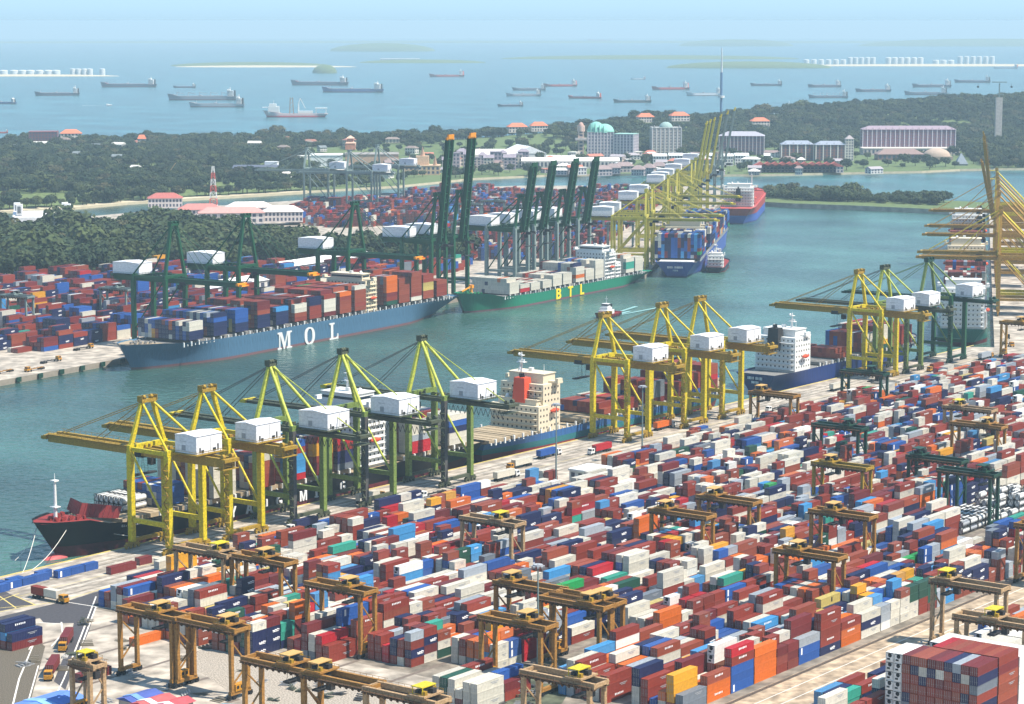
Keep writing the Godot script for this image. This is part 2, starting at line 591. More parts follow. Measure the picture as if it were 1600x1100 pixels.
	for sx in [-1.0, 1.0]:
		var f := MB.new()
		f.beam(Vector3(sx * wb, gh + 1.0, -g), Vector3(sx * aw, ah, az), c.frame_w, c.frame_w * 1.2)
		part("frame_leg", f.mesh(c.bright), o)
		var s := MB.new()
		if c.get("mast", false):
			s.tube(Vector3(sx * wb, gh + 1.0, g), Vector3(sx * aw * 0.8, ah, az), c.frame_w * 0.55, -1, 8)
		else:
			s.tube(Vector3(sx * wb, gh + 1.6, g), Vector3(sx * aw, ah - 0.4, az), 0.5, -1, 6)
		part("back_stay", s.mesh(c.bright), o)
	var ap := MB.new()
	ap.box(Vector3(0, ah + 0.2, az), Vector3(aw * 2 + 2.0, 1.2, 2.0))
	for s in [-1.0, 1.0]:
		ap.tube(Vector3(s * aw * 0.7 - 0.5, ah + 1.4, az), Vector3(s * aw * 0.7 + 0.5, ah + 1.4, az), 0.9, -1, 10)
		ap.box(Vector3(s * (aw + 1.2), ah + 1.0, az), Vector3(0.12, 2.2, 2.6))
	ap.box(Vector3(0, ah + 2.0, az - 1.3), Vector3(aw * 2 + 2.0, 0.12, 0.12))
	ap.box(Vector3(0, ah + 2.0, az + 1.3), Vector3(aw * 2 + 2.0, 0.12, 0.12))
	part("apex", ap.mesh(second), o)
	if c.get("raised", 0.0) <= 0:
		for sx in [-1.0, 1.0]:
			for far in [0.5, 0.92]:
				var s := MB.new()
				s.tube(Vector3(sx * aw, ah, az), Vector3(sx * bw, gh + 0.2, hinge.z - L * far), 0.16, -1, 5)
				part("fore_stay", s.mesh(c.stay), o)
	else:
		var s := MB.new()
		for sx in [-1.0, 1.0]:
			var mid: Vector3 = hinge + Vector3(sx * bw, 0, 0) + Vector3(0, sin(deg_to_rad(c.raised)), -cos(deg_to_rad(c.raised))) * L * 0.5
			s.tube(Vector3(sx * aw, ah, az), mid, 0.2, -1, 5)
		part("fore_stay", s.mesh(c.stay), o)
	if c.get("mast", false):                                     # a long thin stay down to the back of the girder
		var s := MB.new()
		s.tube(Vector3(0, ah, az), Vector3(0, gh + 0.2, back - 2.0), 0.22, -1, 5)
		s.tube(Vector3(0, ah - (ah - gh) * 0.62, az + (back - 2.0 - az) * 0.62), Vector3(0, gh + 0.3, az + (back - 2.0 - az) * 0.5), 0.2, -1, 5)
		part("rear_stay", s.mesh(c.bright), o)
	# machinery house
	var hs: Vector3 = c.house
	var hc := Vector3(c.get("house_x", 0.0), gh + 1.4 + hs.y / 2, g + c.house_z)
	var hb := MB.new()
	hb.box(hc, hs)
	var house := part("machinery_house", hb.mesh(M.house_white), o)
	var hr := MB.new()
	hr.gable(hc + Vector3(0, hs.y / 2, 0), hs.x + 0.5, hs.z + 0.5, 0.7)
	part("roof", hr.mesh(M.house_white), house)
	var ht := MB.new()
	ht.box(hc + Vector3(-hs.x / 2 - 0.02, -hs.y * 0.2, -hs.z * 0.1), Vector3(0.1, hs.y * 0.3, 1.9))
	ht.box(hc + Vector3(-hs.x / 2 - 0.02, hs.y * 0.16, -hs.z * 0.12), Vector3(0.1, 0.16, 3.2))
	ht.box(hc + Vector3(0.6, 0, hs.z / 2 + 0.03), Vector3(0.14, hs.y * 0.8, 0.08))
	for e in [-1.0, 1.0]:
		ht.box(hc + Vector3(0, -hs.y * 0.42, e * (hs.z / 2 + 0.03)), Vector3(hs.x, 0.2, 0.06))
	part("panel", ht.mesh(M.house_trim), house)
	var hv := MB.new()
	for q in [[-0.36, -0.3, 0.05, 0.3], [-0.26, -0.38, 0.1, 0.16], [0.2, -0.36, 0.12, 0.18], [0.34, -0.26, 0.05, 0.36]]:
		hv.box(hc + Vector3(hs.x * q[0], hs.y * q[1], hs.z / 2 + 0.04), Vector3(hs.x * q[2], hs.y * q[3], 0.12))
	part("vent", hv.mesh(M.black), house)
	part("house_deck", bx(hc + Vector3(0, -hs.y / 2 - 0.25, 0), Vector3(hs.x + 2.4, 0.3, hs.z + 2.4), c.rail), o)
	var hrail := MB.new()
	for e in [-1.0, 1.0]:
		hrail.box(hc + Vector3(0, -hs.y / 2 + 0.9, e * (hs.z / 2 + 1.15)), Vector3(hs.x + 2.4, 0.09, 0.09))
		hrail.box(hc + Vector3(e * (hs.x / 2 + 1.15), -hs.y / 2 + 0.9, 0), Vector3(0.09, 0.09, hs.z + 2.4))
		for i in 6:
			hrail.box(hc + Vector3(-hs.x / 2 - 1 + i * (hs.x + 2) / 5, -hs.y / 2 + 0.4, e * (hs.z / 2 + 1.15)), Vector3(0.09, 1.1, 0.09))
	part("railing", hrail.mesh(c.rail), o)
	# machinery at the back end, trolley and cab
	var be := MB.new()
	be.box(Vector3(0, gh - 0.2, back + 0.4), Vector3(bw * 2 + 3.0, 1.2, 2.0))
	be.box(Vector3(0, gh - 3.4, back - 1.4), Vector3(bw * 2 + 3.6, 0.3, 4.4))
	for s in [-1.0, 1.0]:
		be.tube(Vector3(s * bw - 0.6, gh + 1.0, back - 1.0), Vector3(s * bw + 0.6, gh + 1.0, back - 1.0), 0.9, -1, 10)
		be.box(Vector3(s * (bw + 1.7), gh - 2.0, back - 3.4), Vector3(0.12, 2.8, 0.12))
		be.box(Vector3(s * (bw + 1.7), gh - 2.0, back + 0.6), Vector3(0.12, 2.8, 0.12))
		be.box(Vector3(s * (bw + 1.7), gh - 2.3, back - 1.4), Vector3(0.09, 0.09, 4.2))
	part("rear_platform", be.mesh(second), o)
	var tz: float = c.get("trolley", -4.0)
	var tr := MB.new()
	tr.box(Vector3(0, gh - 3.2, tz), Vector3(bw * 2 + 1.0, 0.8, 5.0))
	tr.box(Vector3(-bw - 0.6, gh - 2.6, tz), Vector3(0.5, 1.8, 4.0))
	tr.box(Vector3(bw + 0.6, gh - 2.6, tz), Vector3(0.5, 1.8, 4.0))
	var trolley := part("trolley", tr.mesh(M.dark), o)
	part("cab", bx(Vector3(bw * 0.4, gh - 5.0, tz + 3.6), Vector3(2.2, 2.6, 2.2), M.dark), trolley)
	var sp := MB.new()
	var drop: float = c.get("drop", 8.0)
	for s in [-1.0, 1.0]:
		for e in [-1.0, 1.0]:
			sp.beam(Vector3(s * 1.2, gh - 3.6, tz + e), Vector3(s * 1.8, gh - 3.6 - drop, tz + e * 0.9), 0.09)
	sp.box(Vector3(0, gh - 4.0 - drop, tz), Vector3(12.0, 0.6, 2.2))
	part("spreader", sp.mesh(M.dark), trolley)
	var ld := MB.new()                                           # loose machinery that makes the girder top busy
	var r := RandomNumberGenerator.new()
	r.seed = 77
	for i in 16:
		var z := r.randf_range(hinge.z, g + 1.0)
		ld.box(Vector3(r.randf_range(-1, 1) * (bw + 1.5), gh + r.randf_range(0.4, 1.4), z), Vector3(r.randf_range(0.4, 1.6), r.randf_range(0.5, 1.6), r.randf_range(0.4, 1.6)))
	part("machinery", ld.mesh(c.rail), o)
	if c.get("festoon", false):
		var fs := MB.new()
		for i in 12:
			var z0 := g - 2.0 + i * 2.4
			fs.beam(Vector3(-bw - 1.2, gh - 2.4, z0), Vector3(-bw - 1.2, gh - 5.4, z0 + 1.2), 0.16)
			fs.beam(Vector3(-bw - 1.2, gh - 5.4, z0 + 1.2), Vector3(-bw - 1.2, gh - 2.4, z0 + 2.4), 0.16)
		part("cable_loops", fs.mesh(M.dark), o)
	return o

# ------------------------------------------------------------------ yard cranes: x along the stacks, z across them
func yard_crane(c: Dictionary, label: String, at: Vector3, group: String, turn := YAW) -> Node3D:
	var o := thing("yard_crane", label, "crane", at, turn, group)
	var z: float = c.get("span", 21.2) / 2.0
	var x: float = c.get("base", 6.6) / 2.0
	var h: float = c.get("height", 19.5)
	var main: Material = c.main
	var lw := 1.1
	for s in [-1.0, 1.0]:
		for e in [-1.0, 1.0]:
			part("leg", bx(Vector3(e * x, (h + 1.8) / 2, s * z), Vector3(lw, h - 1.8, lw), main), o)
		var br := MB.new()
		if c.get("ladder", 0) == 1 or s < 0:
			br.beam(Vector3(-x, 4.5, s * z), Vector3(x, 10.5, s * z), 0.38)
			br.beam(Vector3(x, 10.5, s * z), Vector3(-x, 17.0, s * z), 0.38)
		else:
			br.beam(Vector3(-x, 17.0, s * z), Vector3(x, 9.0, s * z), 0.38)
			br.beam(Vector3(x, 9.0, s * z), Vector3(-x, 4.0, s * z), 0.38)
		part("cross_brace", br.mesh(main), o)
		part("sill_beam", bx(Vector3(0, 1.9, s * z), Vector3(x * 2 + 1.6, 1.0, 1.1), main), o)
		part("end_beam", bx(Vector3(0, h - 0.4, s * z), Vector3(x * 2 - lw, 0.9, 0.9), main), o)
		for e in [-1.0, 1.0]:
			var bg := MB.new()
			for w in [-1.0, 1.0]:
				bg.tube(Vector3(e * x + w * 1.0, 0.75, s * z - 0.35), Vector3(e * x + w * 1.0, 0.75, s * z + 0.35), 0.74, -1, 10)
			bg.box(Vector3(e * x, 1.2, s * z), Vector3(3.0, 0.5, 0.9))
			part("wheels", bg.mesh(M.rubber), o)
	var side: float = c.get("engine", -1.0)
	var en := MB.new()
	en.box(Vector3(0, 3.4, side * z), Vector3(5.0, 2.0, 1.7))
	var eng := part("engine_house", en.mesh(c.get("engine_mat", M.engine)), o)
	var ev := MB.new()
	for i in 3:
		ev.box(Vector3(-1.6 + i * 1.6, 3.5, side * z + 0.87), Vector3(0.9, 0.9, 0.06))
	part("vent", ev.mesh(M.black), eng)
	for e in [-1.0, 1.0]:                                         # two girders with the gusset teeth below
		var gd := MB.new()
		gd.box(Vector3(e * (x - 0.4), h + 0.5, 0), Vector3(0.9, 1.5, z * 2 + 3.0))
		var gir := part("girder", gd.mesh(main), o)
		var wk := MB.new()
		wk.box(Vector3(e * (x + 0.7), h + 0.3, 0), Vector3(1.0, 0.1, z * 2 + 2.0))
		for i in 11:
			var zz := -z + i * z / 5.0
			wk.beam(Vector3(e * (x + 0.1), h - 0.9, zz), Vector3(e * (x + 1.15), h + 0.3, zz), 0.5, 0.35)
			wk.box(Vector3(e * (x + 1.18), h + 0.85, zz), Vector3(0.08, 1.1, 0.08))
		wk.box(Vector3(e * (x + 1.18), h + 1.38, 0), Vector3(0.08, 0.08, z * 2 + 2.0))
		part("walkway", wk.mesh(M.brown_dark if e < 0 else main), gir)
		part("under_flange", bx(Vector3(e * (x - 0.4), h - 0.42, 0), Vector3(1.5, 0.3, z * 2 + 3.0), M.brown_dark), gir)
	for s in [-1.0, 1.0]:
		part("end_tie", bx(Vector3(0, h + 0.5, s * (z + 1.2)), Vector3(x * 2 - 1.7, 1.0, 0.6), main), o)
	# trolley with hoist house, cab and spreader
	var tz: float = lerpf(-z + 2.5, z - 2.5, c.get("trolley", 0.8))
	var tr := MB.new()
	tr.box(Vector3(0, h + 1.75, tz), Vector3(x * 2 + 1.2, 0.5, 5.2))
	var trolley := part("trolley", tr.mesh(main), o)
	var tp := MB.new()
	tp.box(Vector3(-0.4, h + 4.0, tz - 0.4), Vector3(x * 2 - 1.0, 0.25, 3.6))
	for e in [-1.0, 1.0]:
		for s in [-1.0, 1.0]:
			tp.box(Vector3(-0.4 + e * (x - 0.8), h + 2.9, tz - 0.4 + s * 1.6), Vector3(0.2, 2.1, 0.2))
	part("hoist_roof", tp.mesh(c.get("roof", M.platform)), trolley)
	var td := MB.new()
	td.tube(Vector3(-1.8, h + 2.8, tz), Vector3(1.6, h + 2.8, tz), 0.8, -1, 10)
	td.box(Vector3(0.8, h + 2.6, tz + 1.6), Vector3(1.6, 1.3, 1.2))
	td.box(Vector3(-1.6, h + 2.5, tz - 1.2), Vector3(1.3, 1.0, 1.0))
	td.box(Vector3(0, h + 0.2, tz), Vector3(2.6, 1.4, 4.0))
	part("hoist", td.mesh(M.dark), trolley)
	var tm := MB.new()
	tm.box(Vector3(1.9, h + 2.7, tz + 0.2), Vector3(1.4, 1.5, 2.2))
	tm.box(Vector3(-2.4, h + 2.5, tz + 1.4), Vector3(1.0, 1.1, 1.2))
	tm.box(Vector3(0.2, h + 0.9, tz - 2.2), Vector3(2.0, 0.9, 1.0))
	for e in [-1.0, 1.0]:
		tm.box(Vector3(e * (x + 0.6), h + 2.5, tz), Vector3(0.08, 0.08, 5.2))
		for i in 4: tm.box(Vector3(e * (x + 0.6), h + 2.1, tz - 2.4 + i * 1.6), Vector3(0.08, 0.9, 0.08))
	part("machinery", tm.mesh(c.get("engine_mat", M.ochre)), trolley)
	part("cab", bx(Vector3(-x * 0.2, h - 1.9, tz + 3.4), Vector3(1.8, 2.3, 1.8), M.dark), trolley)
	var sp := MB.new()
	var drop: float = c.get("drop", 3.0)
	for s in [-1.0, 1.0]:
		for e in [-1.0, 1.0]:
			sp.beam(Vector3(s * 1.0, h, tz + e), Vector3(s * 1.6, h - drop, tz + e * 0.9), 0.09)
	sp.box(Vector3(0, h - drop - 0.4, tz), Vector3(6.1, 0.5, 2.2))
	part("spreader", sp.mesh(M.dark), trolley)
	return o

# ------------------------------------------------------------------ ships: bow at -x, y = 0 on the water
func hull_half(c: Dictionary, t: float, y: float) -> float:
	var b: float = c.beam / 2.0
	var dk := deck_at(c, t)
	var s := clampf((y + 2.0) / (dk + 2.0), 0, 1)
	var full: float = c.get("fullness", 1.0)
	var d := b * pow(clampf(t / (0.13 / full), 0.0, 1.0), 0.5)
	var w := b * pow(smoothstep(-0.08, 0.24 / full, t) * clampf(t / 0.02, 0, 1), 0.9)
	d *= 1.0 - 0.14 * smoothstep(0.9, 1.0, t)
	w *= 1.0 - 0.62 * smoothstep(0.78, 1.0, t)
	return maxf(0.12, lerpf(w, d, pow(s, 1.5) if t > 0.5 else s * s))

func deck_at(c: Dictionary, t: float) -> float:
	return c.deck + c.get("sheer", 2.5) * pow(maxf(0.0, 1.0 - t / 0.35), 2) + c.get("fc_rise", 0.0) * (1.0 - smoothstep(c.get("fc", 0.1), c.get("fc", 0.1) + 0.015, t))

func hull_point(c: Dictionary, t: float, y: float, side: float) -> Vector3:
	var L: float = c.length
	var s := clampf(y / deck_at(c, t), -0.2, 1)
	var x := -L / 2 + L * t
	x += c.get("rake", 8.0) * (1.0 - s) * pow(1.0 - t, 5)
	x -= c.get("counter", 7.0) * (1.0 - s) * pow(t, 10)
	return Vector3(x, y, side * hull_half(c, t, y))

func hull_band(c: Dictionary, y0: float, y1: float, n := 26) -> ArrayMesh:     # y1 < 0 means up to the deck
	var b := MB.new()
	for side in [-1.0, 1.0]:
		var rows := []
		for j in 5:
			var line := PackedVector3Array()
			for i in n + 1:
				var t := pow(float(i) / n, 1.25)
				if side < 0: t = pow(float(n - i) / n, 1.25)
				var top := deck_at(c, t) if y1 < 0 else minf(y1, deck_at(c, t))
				line.append(hull_point(c, t, lerpf(y0, top, j / 4.0), side))
			rows.append(line)
		b.grid(rows)
	var top := deck_at(c, 1.0) if y1 < 0 else y1
	for j in 4:
		var ya := lerpf(y0, top, j / 4.0)
		var yb := lerpf(y0, top, (j + 1) / 4.0)
		b.quad(hull_point(c, 1, ya, 1), hull_point(c, 1, ya, -1), hull_point(c, 1, yb, -1), hull_point(c, 1, yb, 1))
	return b.mesh()

func ship(c: Dictionary, label: String, at: Vector3, turn: float, group := "") -> Node3D:
	var o := thing(c.get("called", "container_ship"), label, c.get("category", "ship"), at, turn, group)
	var L: float = c.length
	var n: int = c.get("stations", 26)
	var boot: float = c.get("boot_h", 2.2)
	part("boot_top", hull_band(c, -2.0, boot, n), o, c.get("boot", M.boot))
	if c.has("band"):
		part("hull_band", hull_band(c, boot, c.band_h, n), o, c.band)
		boot = c.band_h
	part("hull", hull_band(c, boot, -1.0, n), o, c.hull)
	var b := MB.new()
	for i in n:
		var t0 := pow(float(i) / n, 1.25)
		var t1 := pow(float(i + 1) / n, 1.25)
		var y0 := deck_at(c, t0) - 0.9
		var y1 := deck_at(c, t1) - 0.9
		var a := hull_point(c, t0, y0, 1)
		var d := hull_point(c, t0, y0, -1)
		var e := hull_point(c, t1, y1, 1)
		var f := hull_point(c, t1, y1, -1)
		b.quad(a, e, f, d)
	part("deck", b.mesh(), o, c.get("deck_mat", M.deck_grey))
	var dk: float = c.deck
	if c.has("fc_mat"):
		var fb := MB.new()
		for i in 6:
			var t0 = 0.004 + c.fc * i / 6.0
			var t1 = 0.004 + c.fc * (i + 1) / 6.0
			var y0 := deck_at(c, t0) - 0.75
			var y1 := deck_at(c, t1) - 0.75
			fb.quad(hull_point(c, t0, y0, 1), hull_point(c, t1, y1, 1), hull_point(c, t1, y1, -1), hull_point(c, t0, y0, -1))
		var fy := deck_at(c, c.fc)
		part("forecastle_deck", fb.mesh(), o, c.fc_mat)
		var wb := MB.new()
		for i in 4:
			var x: float = -L / 2 + L * c.fc * (0.45 + 0.13 * i)
			for s in [-1.0, 1.0]:
				wb.tube(Vector3(x, fy + 0.4, s * (1.6 + i * 0.9) - 0.6), Vector3(x, fy + 0.4, s * (1.6 + i * 0.9) + 0.6), 0.8, -1, 8)
				wb.box(Vector3(x + 1.6, fy, s * (3.0 + i * 0.9)), Vector3(0.8, 1.2, 0.8))
		part("winches", wb.mesh(), o, c.get("winch", c.fc_mat))
		if c.get("fore_mast", true):
			var fm := MB.new()
			var mx: float = -L / 2 + L * c.fc * 0.5
			fm.tube(Vector3(mx, fy - 1, 0), Vector3(mx, fy + 14, 0), 0.75, 0.5, 10)
			fm.box(Vector3(mx, fy + 4.6, 0), Vector3(2.6, 0.3, 3.0))
			fm.box(Vector3(mx, fy + 14.2, 0), Vector3(2.2, 0.5, 2.2))
			fm.tube(Vector3(mx, fy + 14, 0), Vector3(mx, fy + 17, 0), 0.2, 0.1, 6)
			part("foremast", fm.mesh(M.ship_white), o)
		if c.get("breakwater", false):
			var bk := MB.new()
			var bxx: float = -L / 2 + L * c.fc * 1.02
			bk.quad(Vector3(bxx, fy - 1, 0), Vector3(bxx + 7, fy - 1, c.beam * 0.42), Vector3(bxx + 9, fy + 3.2, c.beam * 0.42), Vector3(bxx + 2, fy + 4.0, 0))
			bk.quad(Vector3(bxx + 7, fy - 1, -c.beam * 0.42), Vector3(bxx, fy - 1, 0), Vector3(bxx + 2, fy + 4.0, 0), Vector3(bxx + 9, fy + 3.2, -c.beam * 0.42))
			for i in 9:
				for s in [-1.0, 1.0]:
					var q := i / 8.0
					bk.beam(Vector3(bxx + 7 * q - 0.1, fy - 1, s * c.beam * 0.42 * q), Vector3(bxx + 2 + 7 * q - 0.1, fy + 3.8 - 0.7 * q, s * c.beam * 0.42 * q), 0.25)
			part("breakwater", bk.mesh(), o, c.fc_mat)
	for h in c.get("hatches", []):                                # [x from, x to, count, material]
		for i in h[2]:
			var w: float = (h[1] - h[0]) / h[2]
			var x: float = h[0] + w * (i + 0.5)
			var hb := MB.new()
			hb.box(Vector3(x, dk + 0.4, 0), Vector3(w - 1.6, 1.6, c.beam * 0.84))
			for k in 3:
				hb.box(Vector3(x - w * 0.3 + k * w * 0.3, dk + 1.3, 0), Vector3(0.4, 0.2, c.beam * 0.82))
			part("hatch_cover", hb.mesh(), o, h[3])
	for h in c.get("posts", []):                                  # lashing posts along the rail
		var pb := MB.new()
		var k := int((h[1] - h[0]) / 6.7)
		for i in k + 1:
			for s in [-1.0, 1.0]:
				pb.box(Vector3(h[0] + i * 6.7, dk + 0.5, s * (c.beam / 2 - 0.6)), Vector3(0.8, 2.6, 0.7))
				pb.box(Vector3(h[0] + i * 6.7 + 3.3, dk - 0.1, s * (c.beam / 2 - 0.6)), Vector3(0.5, 1.0, 0.6))
		part("lashing_posts", pb.mesh(M.ship_white), o).set_meta("kind", "stuff")
	for h in c.get("houses", []):
		deck_house(o, c, h)
	for h in c.get("funnels", []):
		var fb := MB.new()
		var hp: Vector3 = h.at
		var fs: Vector3 = h.size
		fb.quad(hp + Vector3(-fs.x / 2, 0, fs.z / 2), hp + Vector3(fs.x / 2, 0, fs.z / 2), hp + Vector3(fs.x * 0.4, fs.y, fs.z * 0.42), hp + Vector3(-fs.x * 0.4, fs.y, fs.z * 0.42))
		fb.quad(hp + Vector3(fs.x / 2, 0, -fs.z / 2), hp + Vector3(-fs.x / 2, 0, -fs.z / 2), hp + Vector3(-fs.x * 0.4, fs.y, -fs.z * 0.42), hp + Vector3(fs.x * 0.4, fs.y, -fs.z * 0.42))
		fb.quad(hp + Vector3(fs.x / 2, 0, fs.z / 2), hp + Vector3(fs.x / 2, 0, -fs.z / 2), hp + Vector3(fs.x * 0.4, fs.y, -fs.z * 0.42), hp + Vector3(fs.x * 0.4, fs.y, fs.z * 0.42))
		fb.quad(hp + Vector3(-fs.x / 2, 0, -fs.z / 2), hp + Vector3(-fs.x / 2, 0, fs.z / 2), hp + Vector3(-fs.x * 0.4, fs.y, fs.z * 0.42), hp + Vector3(-fs.x * 0.4, fs.y, -fs.z * 0.42))
		fb.box(hp + Vector3(0, fs.y, 0), Vector3(fs.x * 0.8, 0.3, fs.z * 0.84))
		var fn := part("funnel", fb.mesh(), o, h.mat)
		var ex := MB.new()
		for i in 3:
			ex.tube(hp + Vector3(-0.8 + i * 0.9, fs.y, 0.3 * (i - 1)), hp + Vector3(-0.4 + i * 0.9, fs.y + 2.0, 0.3 * (i - 1)), 0.45, -1, 8)
		part("exhaust", ex.mesh(M.black), fn)
	for h in c.get("masts", []):
		var mb := MB.new()
		var hp: Vector3 = h
		mb.tube(hp, hp + Vector3(0, 9, 0), 0.55, 0.3, 8)
		mb.box(hp + Vector3(0, 4.5, 0), Vector3(2.6, 0.25, 4.2))
		mb.box(hp + Vector3(0, 5.3, 0), Vector3(0.5, 0.9, 3.2))
		mb.box(hp + Vector3(0, 7.6, 0), Vector3(1.8, 0.25, 2.4))
		mb.dome(hp + Vector3(0, 7.8, 1.2), 0.8, 0.9, 0.8, 10, 4)
		mb.beam(hp + Vector3(2.2, 0, 0), hp + Vector3(0.2, 6.5, 0), 0.25)
		part("mast", mb.mesh(M.ship_white), o)
	for h in c.get("deck_cranes", []):
		var mb := MB.new()
		mb.tube(Vector3(h[0], dk, h[1]), Vector3(h[0], dk + h[2], h[1]), 1.1, 0.9, 10)
		mb.box(Vector3(h[0], dk + h[2], h[1]), Vector3(2.6, 2.2, 2.6))
		mb.beam(Vector3(h[0], dk + h[2], h[1]), Vector3(h[0] - h[2] * 1.3, dk + h[2] * 0.75, h[1]), 0.8)
		part("deck_crane", mb.mesh(), o, h[3])
	for h in c.get("letters", []):                                # [character, x, y, height, material, font, weight]
		letter(o, h[0], Vector3(h[1], h[2], c.beam / 2 + 0.2), h[3], h[4], h[5], h[6], h[7] if h.size() > 7 else 1.0)
	return o

func letter(o: Node3D, s: String, at: Vector3, high: float, m: Material, font: String, weight := 700, wide := 1.0, turn := 0.0):
	var f := SystemFont.new()
	f.font_names = PackedStringArray([font])
	f.font_weight = weight
	var tm := TextMesh.new()
	tm.text = s
	tm.font = f
	tm.font_size = 64
	tm.pixel_size = high / 46.0
	tm.depth = 0.5
	tm.material = m
	var x := part("letter" if s.length() == 1 else "lettering", tm, o)
	x.position = at
	x.scale.x = wide
	x.rotation.y = turn

func deck_house(o: Node3D, c: Dictionary, h: Dictionary):
	var m: Material = h.get("mat", M.ship_white)
	var y: float = c.deck - 1.0
	var s: Vector3 = h.size
	var x: float = h.x
	var b := MB.new()
	b.box(Vector3(x, y + s.y * 0.42, 0), Vector3(s.x, s.y * 0.84, s.z))
	var main := part("deckhouse", b.mesh(), o, m)
	var nd := int(s.y * 0.84 / 2.8)
	var w := MB.new()
	for k in range(1, nd + 1):                                    # rows of ports and doors on every deck
		var yy := y + k * s.y * 0.84 / (nd + 0.6)
		var cols := int(s.z / 2.6)
		for i in cols:
			for e in [-1.0, 1.0]:
				w.box(Vector3(x + e * (s.x / 2 + 0.02), yy, -s.z / 2 + (i + 0.7) * s.z / (cols + 0.4)), Vector3(0.06, 0.9, 0.8))
		cols = int(s.x / 2.6)
		for i in cols:
			for e in [-1.0, 1.0]:
				w.box(Vector3(x - s.x / 2 + (i + 0.7) * s.x / (cols + 0.4), yy, e * (s.z / 2 + 0.02)), Vector3(0.8, 0.9, 0.06))
	part("portholes", w.mesh(M.dark), main).set_meta("kind", "stuff")
	var g := MB.new()
	for k in range(1, nd + 1):                                    # open galleries behind the house
		var yy := y + k * s.y * 0.84 / (nd + 0.6) - 1.2
		g.box(Vector3(x + s.x / 2 + 0.8, yy, 0), Vector3(1.6, 0.15, s.z * 0.96))
		g.box(Vector3(x + s.x / 2 + 1.55, yy + 1.0, 0), Vector3(0.08, 0.1, s.z * 0.96))
		g.box(Vector3(x, yy, s.z / 2 + 0.6), Vector3(s.x * 0.9, 0.15, 1.2))
		g.box(Vector3(x, yy + 1.0, s.z / 2 + 1.15), Vector3(s.x * 0.9, 0.1, 0.08))
	part("gallery", g.mesh(), main, m)
	var br := MB.new()
	var fx: float = h.get("bridge_x", x - s.x * 0.1)
	var bw: float = h.get("wing", c.beam)
	br.box(Vector3(fx, y + s.y * 0.92, 0), Vector3(s.x * 0.7, s.y * 0.16, s.z * 0.8))
	br.box(Vector3(fx - s.x * 0.1, y + s.y * 0.86, 0), Vector3(s.x * 0.3, 0.9, bw))
	br.box(Vector3(fx, y + s.y + 0.15, 0), Vector3(s.x * 0.74, 0.3, s.z * 0.84))
	for e in [-1.0, 1.0]:
		br.box(Vector3(fx - s.x * 0.1, y + s.y * 0.86 + 1.0, e * bw * 0.47), Vector3(s.x * 0.28, 1.6, bw * 0.05))
	var bridge := part("bridge", br.mesh(), o, m)
	var gl := MB.new()
	gl.box(Vector3(fx - s.x * 0.35 - 0.02, y + s.y * 0.94, 0), Vector3(0.08, 1.1, s.z * 0.76))
	gl.box(Vector3(fx, y + s.y * 0.94, s.z * 0.4 + 0.02), Vector3(s.x * 0.6, 1.1, 0.08))
	part("bridge_windows", gl.mesh(M.glass), bridge)
	var up := MB.new()
	up.dome(Vector3(fx + 1, y + s.y + 0.3, s.z * 0.25), 1.1, 1.6, 1.1, 10, 4)
	up.tube(Vector3(fx, y + s.y, -s.z * 0.28), Vector3(fx, y + s.y + 4, -s.z * 0.28), 0.2, 0.1, 6)
	up.box(Vector3(fx - 1, y + s.y + 1.0, s.z * 0.05), Vector3(1.6, 1.6, 2.0))
	part("bridge_top", up.mesh(M.ship_white), bridge)
	if h.get("boats", true):
		for e in [-1.0, 1.0]:
			var lb := MB.new()
			lb.tube(Vector3(x - 3, y + s.y * 0.38, e * (s.z / 2 + 1.8)), Vector3(x, y + s.y * 0.38, e * (s.z / 2 + 1.8)), 0.5, 1.2, 8)
			lb.tube(Vector3(x, y + s.y * 0.38, e * (s.z / 2 + 1.8)), Vector3(x + 3, y + s.y * 0.38, e * (s.z / 2 + 1.8)), 1.2, 0.5, 8)
			part("lifeboat", lb.mesh(M.funnel_red), o)

func cargo(c: Dictionary, at: Vector3, turn: float, areas: Array, label: String, seed_: int):   # [x from, x to, low, high, bias, base height]
	var r := RandomNumberGenerator.new()
	r.seed = seed_
	var xs := []
	var cs := []
	var frame := Transform3D(Basis(Vector3.UP, turn), at)
	for a in areas:
		var bays := int((a[1] - a[0]) / 13.4)
		var rows := int(c.beam * a[6] / 2.5) if a.size() > 6 else int((c.beam - 1.0) / 2.5)
		for i in bays:
			var x: float = a[0] + (a[1] - a[0]) / bays * (i + 0.5)
			var hh := r.randi_range(a[2], a[3])
			for j in rows:
				var z := (j - (rows - 1) / 2.0) * 2.5
				var y: float = c.deck + a[5]
				var t: float = (x + c.length / 2) / c.length
				if absf(z) + 1.3 > hull_half(c, t, c.deck) + 0.6: continue
				var n := clampi(hh + (r.randi_range(-1, 0) if r.randf() < 0.25 else 0), 0, 9)
				var col := pick_colour(r, a[4])
				for k in n:
					if r.randf() < 0.55: col = pick_colour(r, a[4])
					xs.append(frame * Transform3D(Basis(), Vector3(x, y + k * 2.61, z)))
					cs.append(pal_lin[col] * r.randf_range(0.86, 1.08))
	many("deck_containers", box_mesh["whole400"], xs, cs, label)

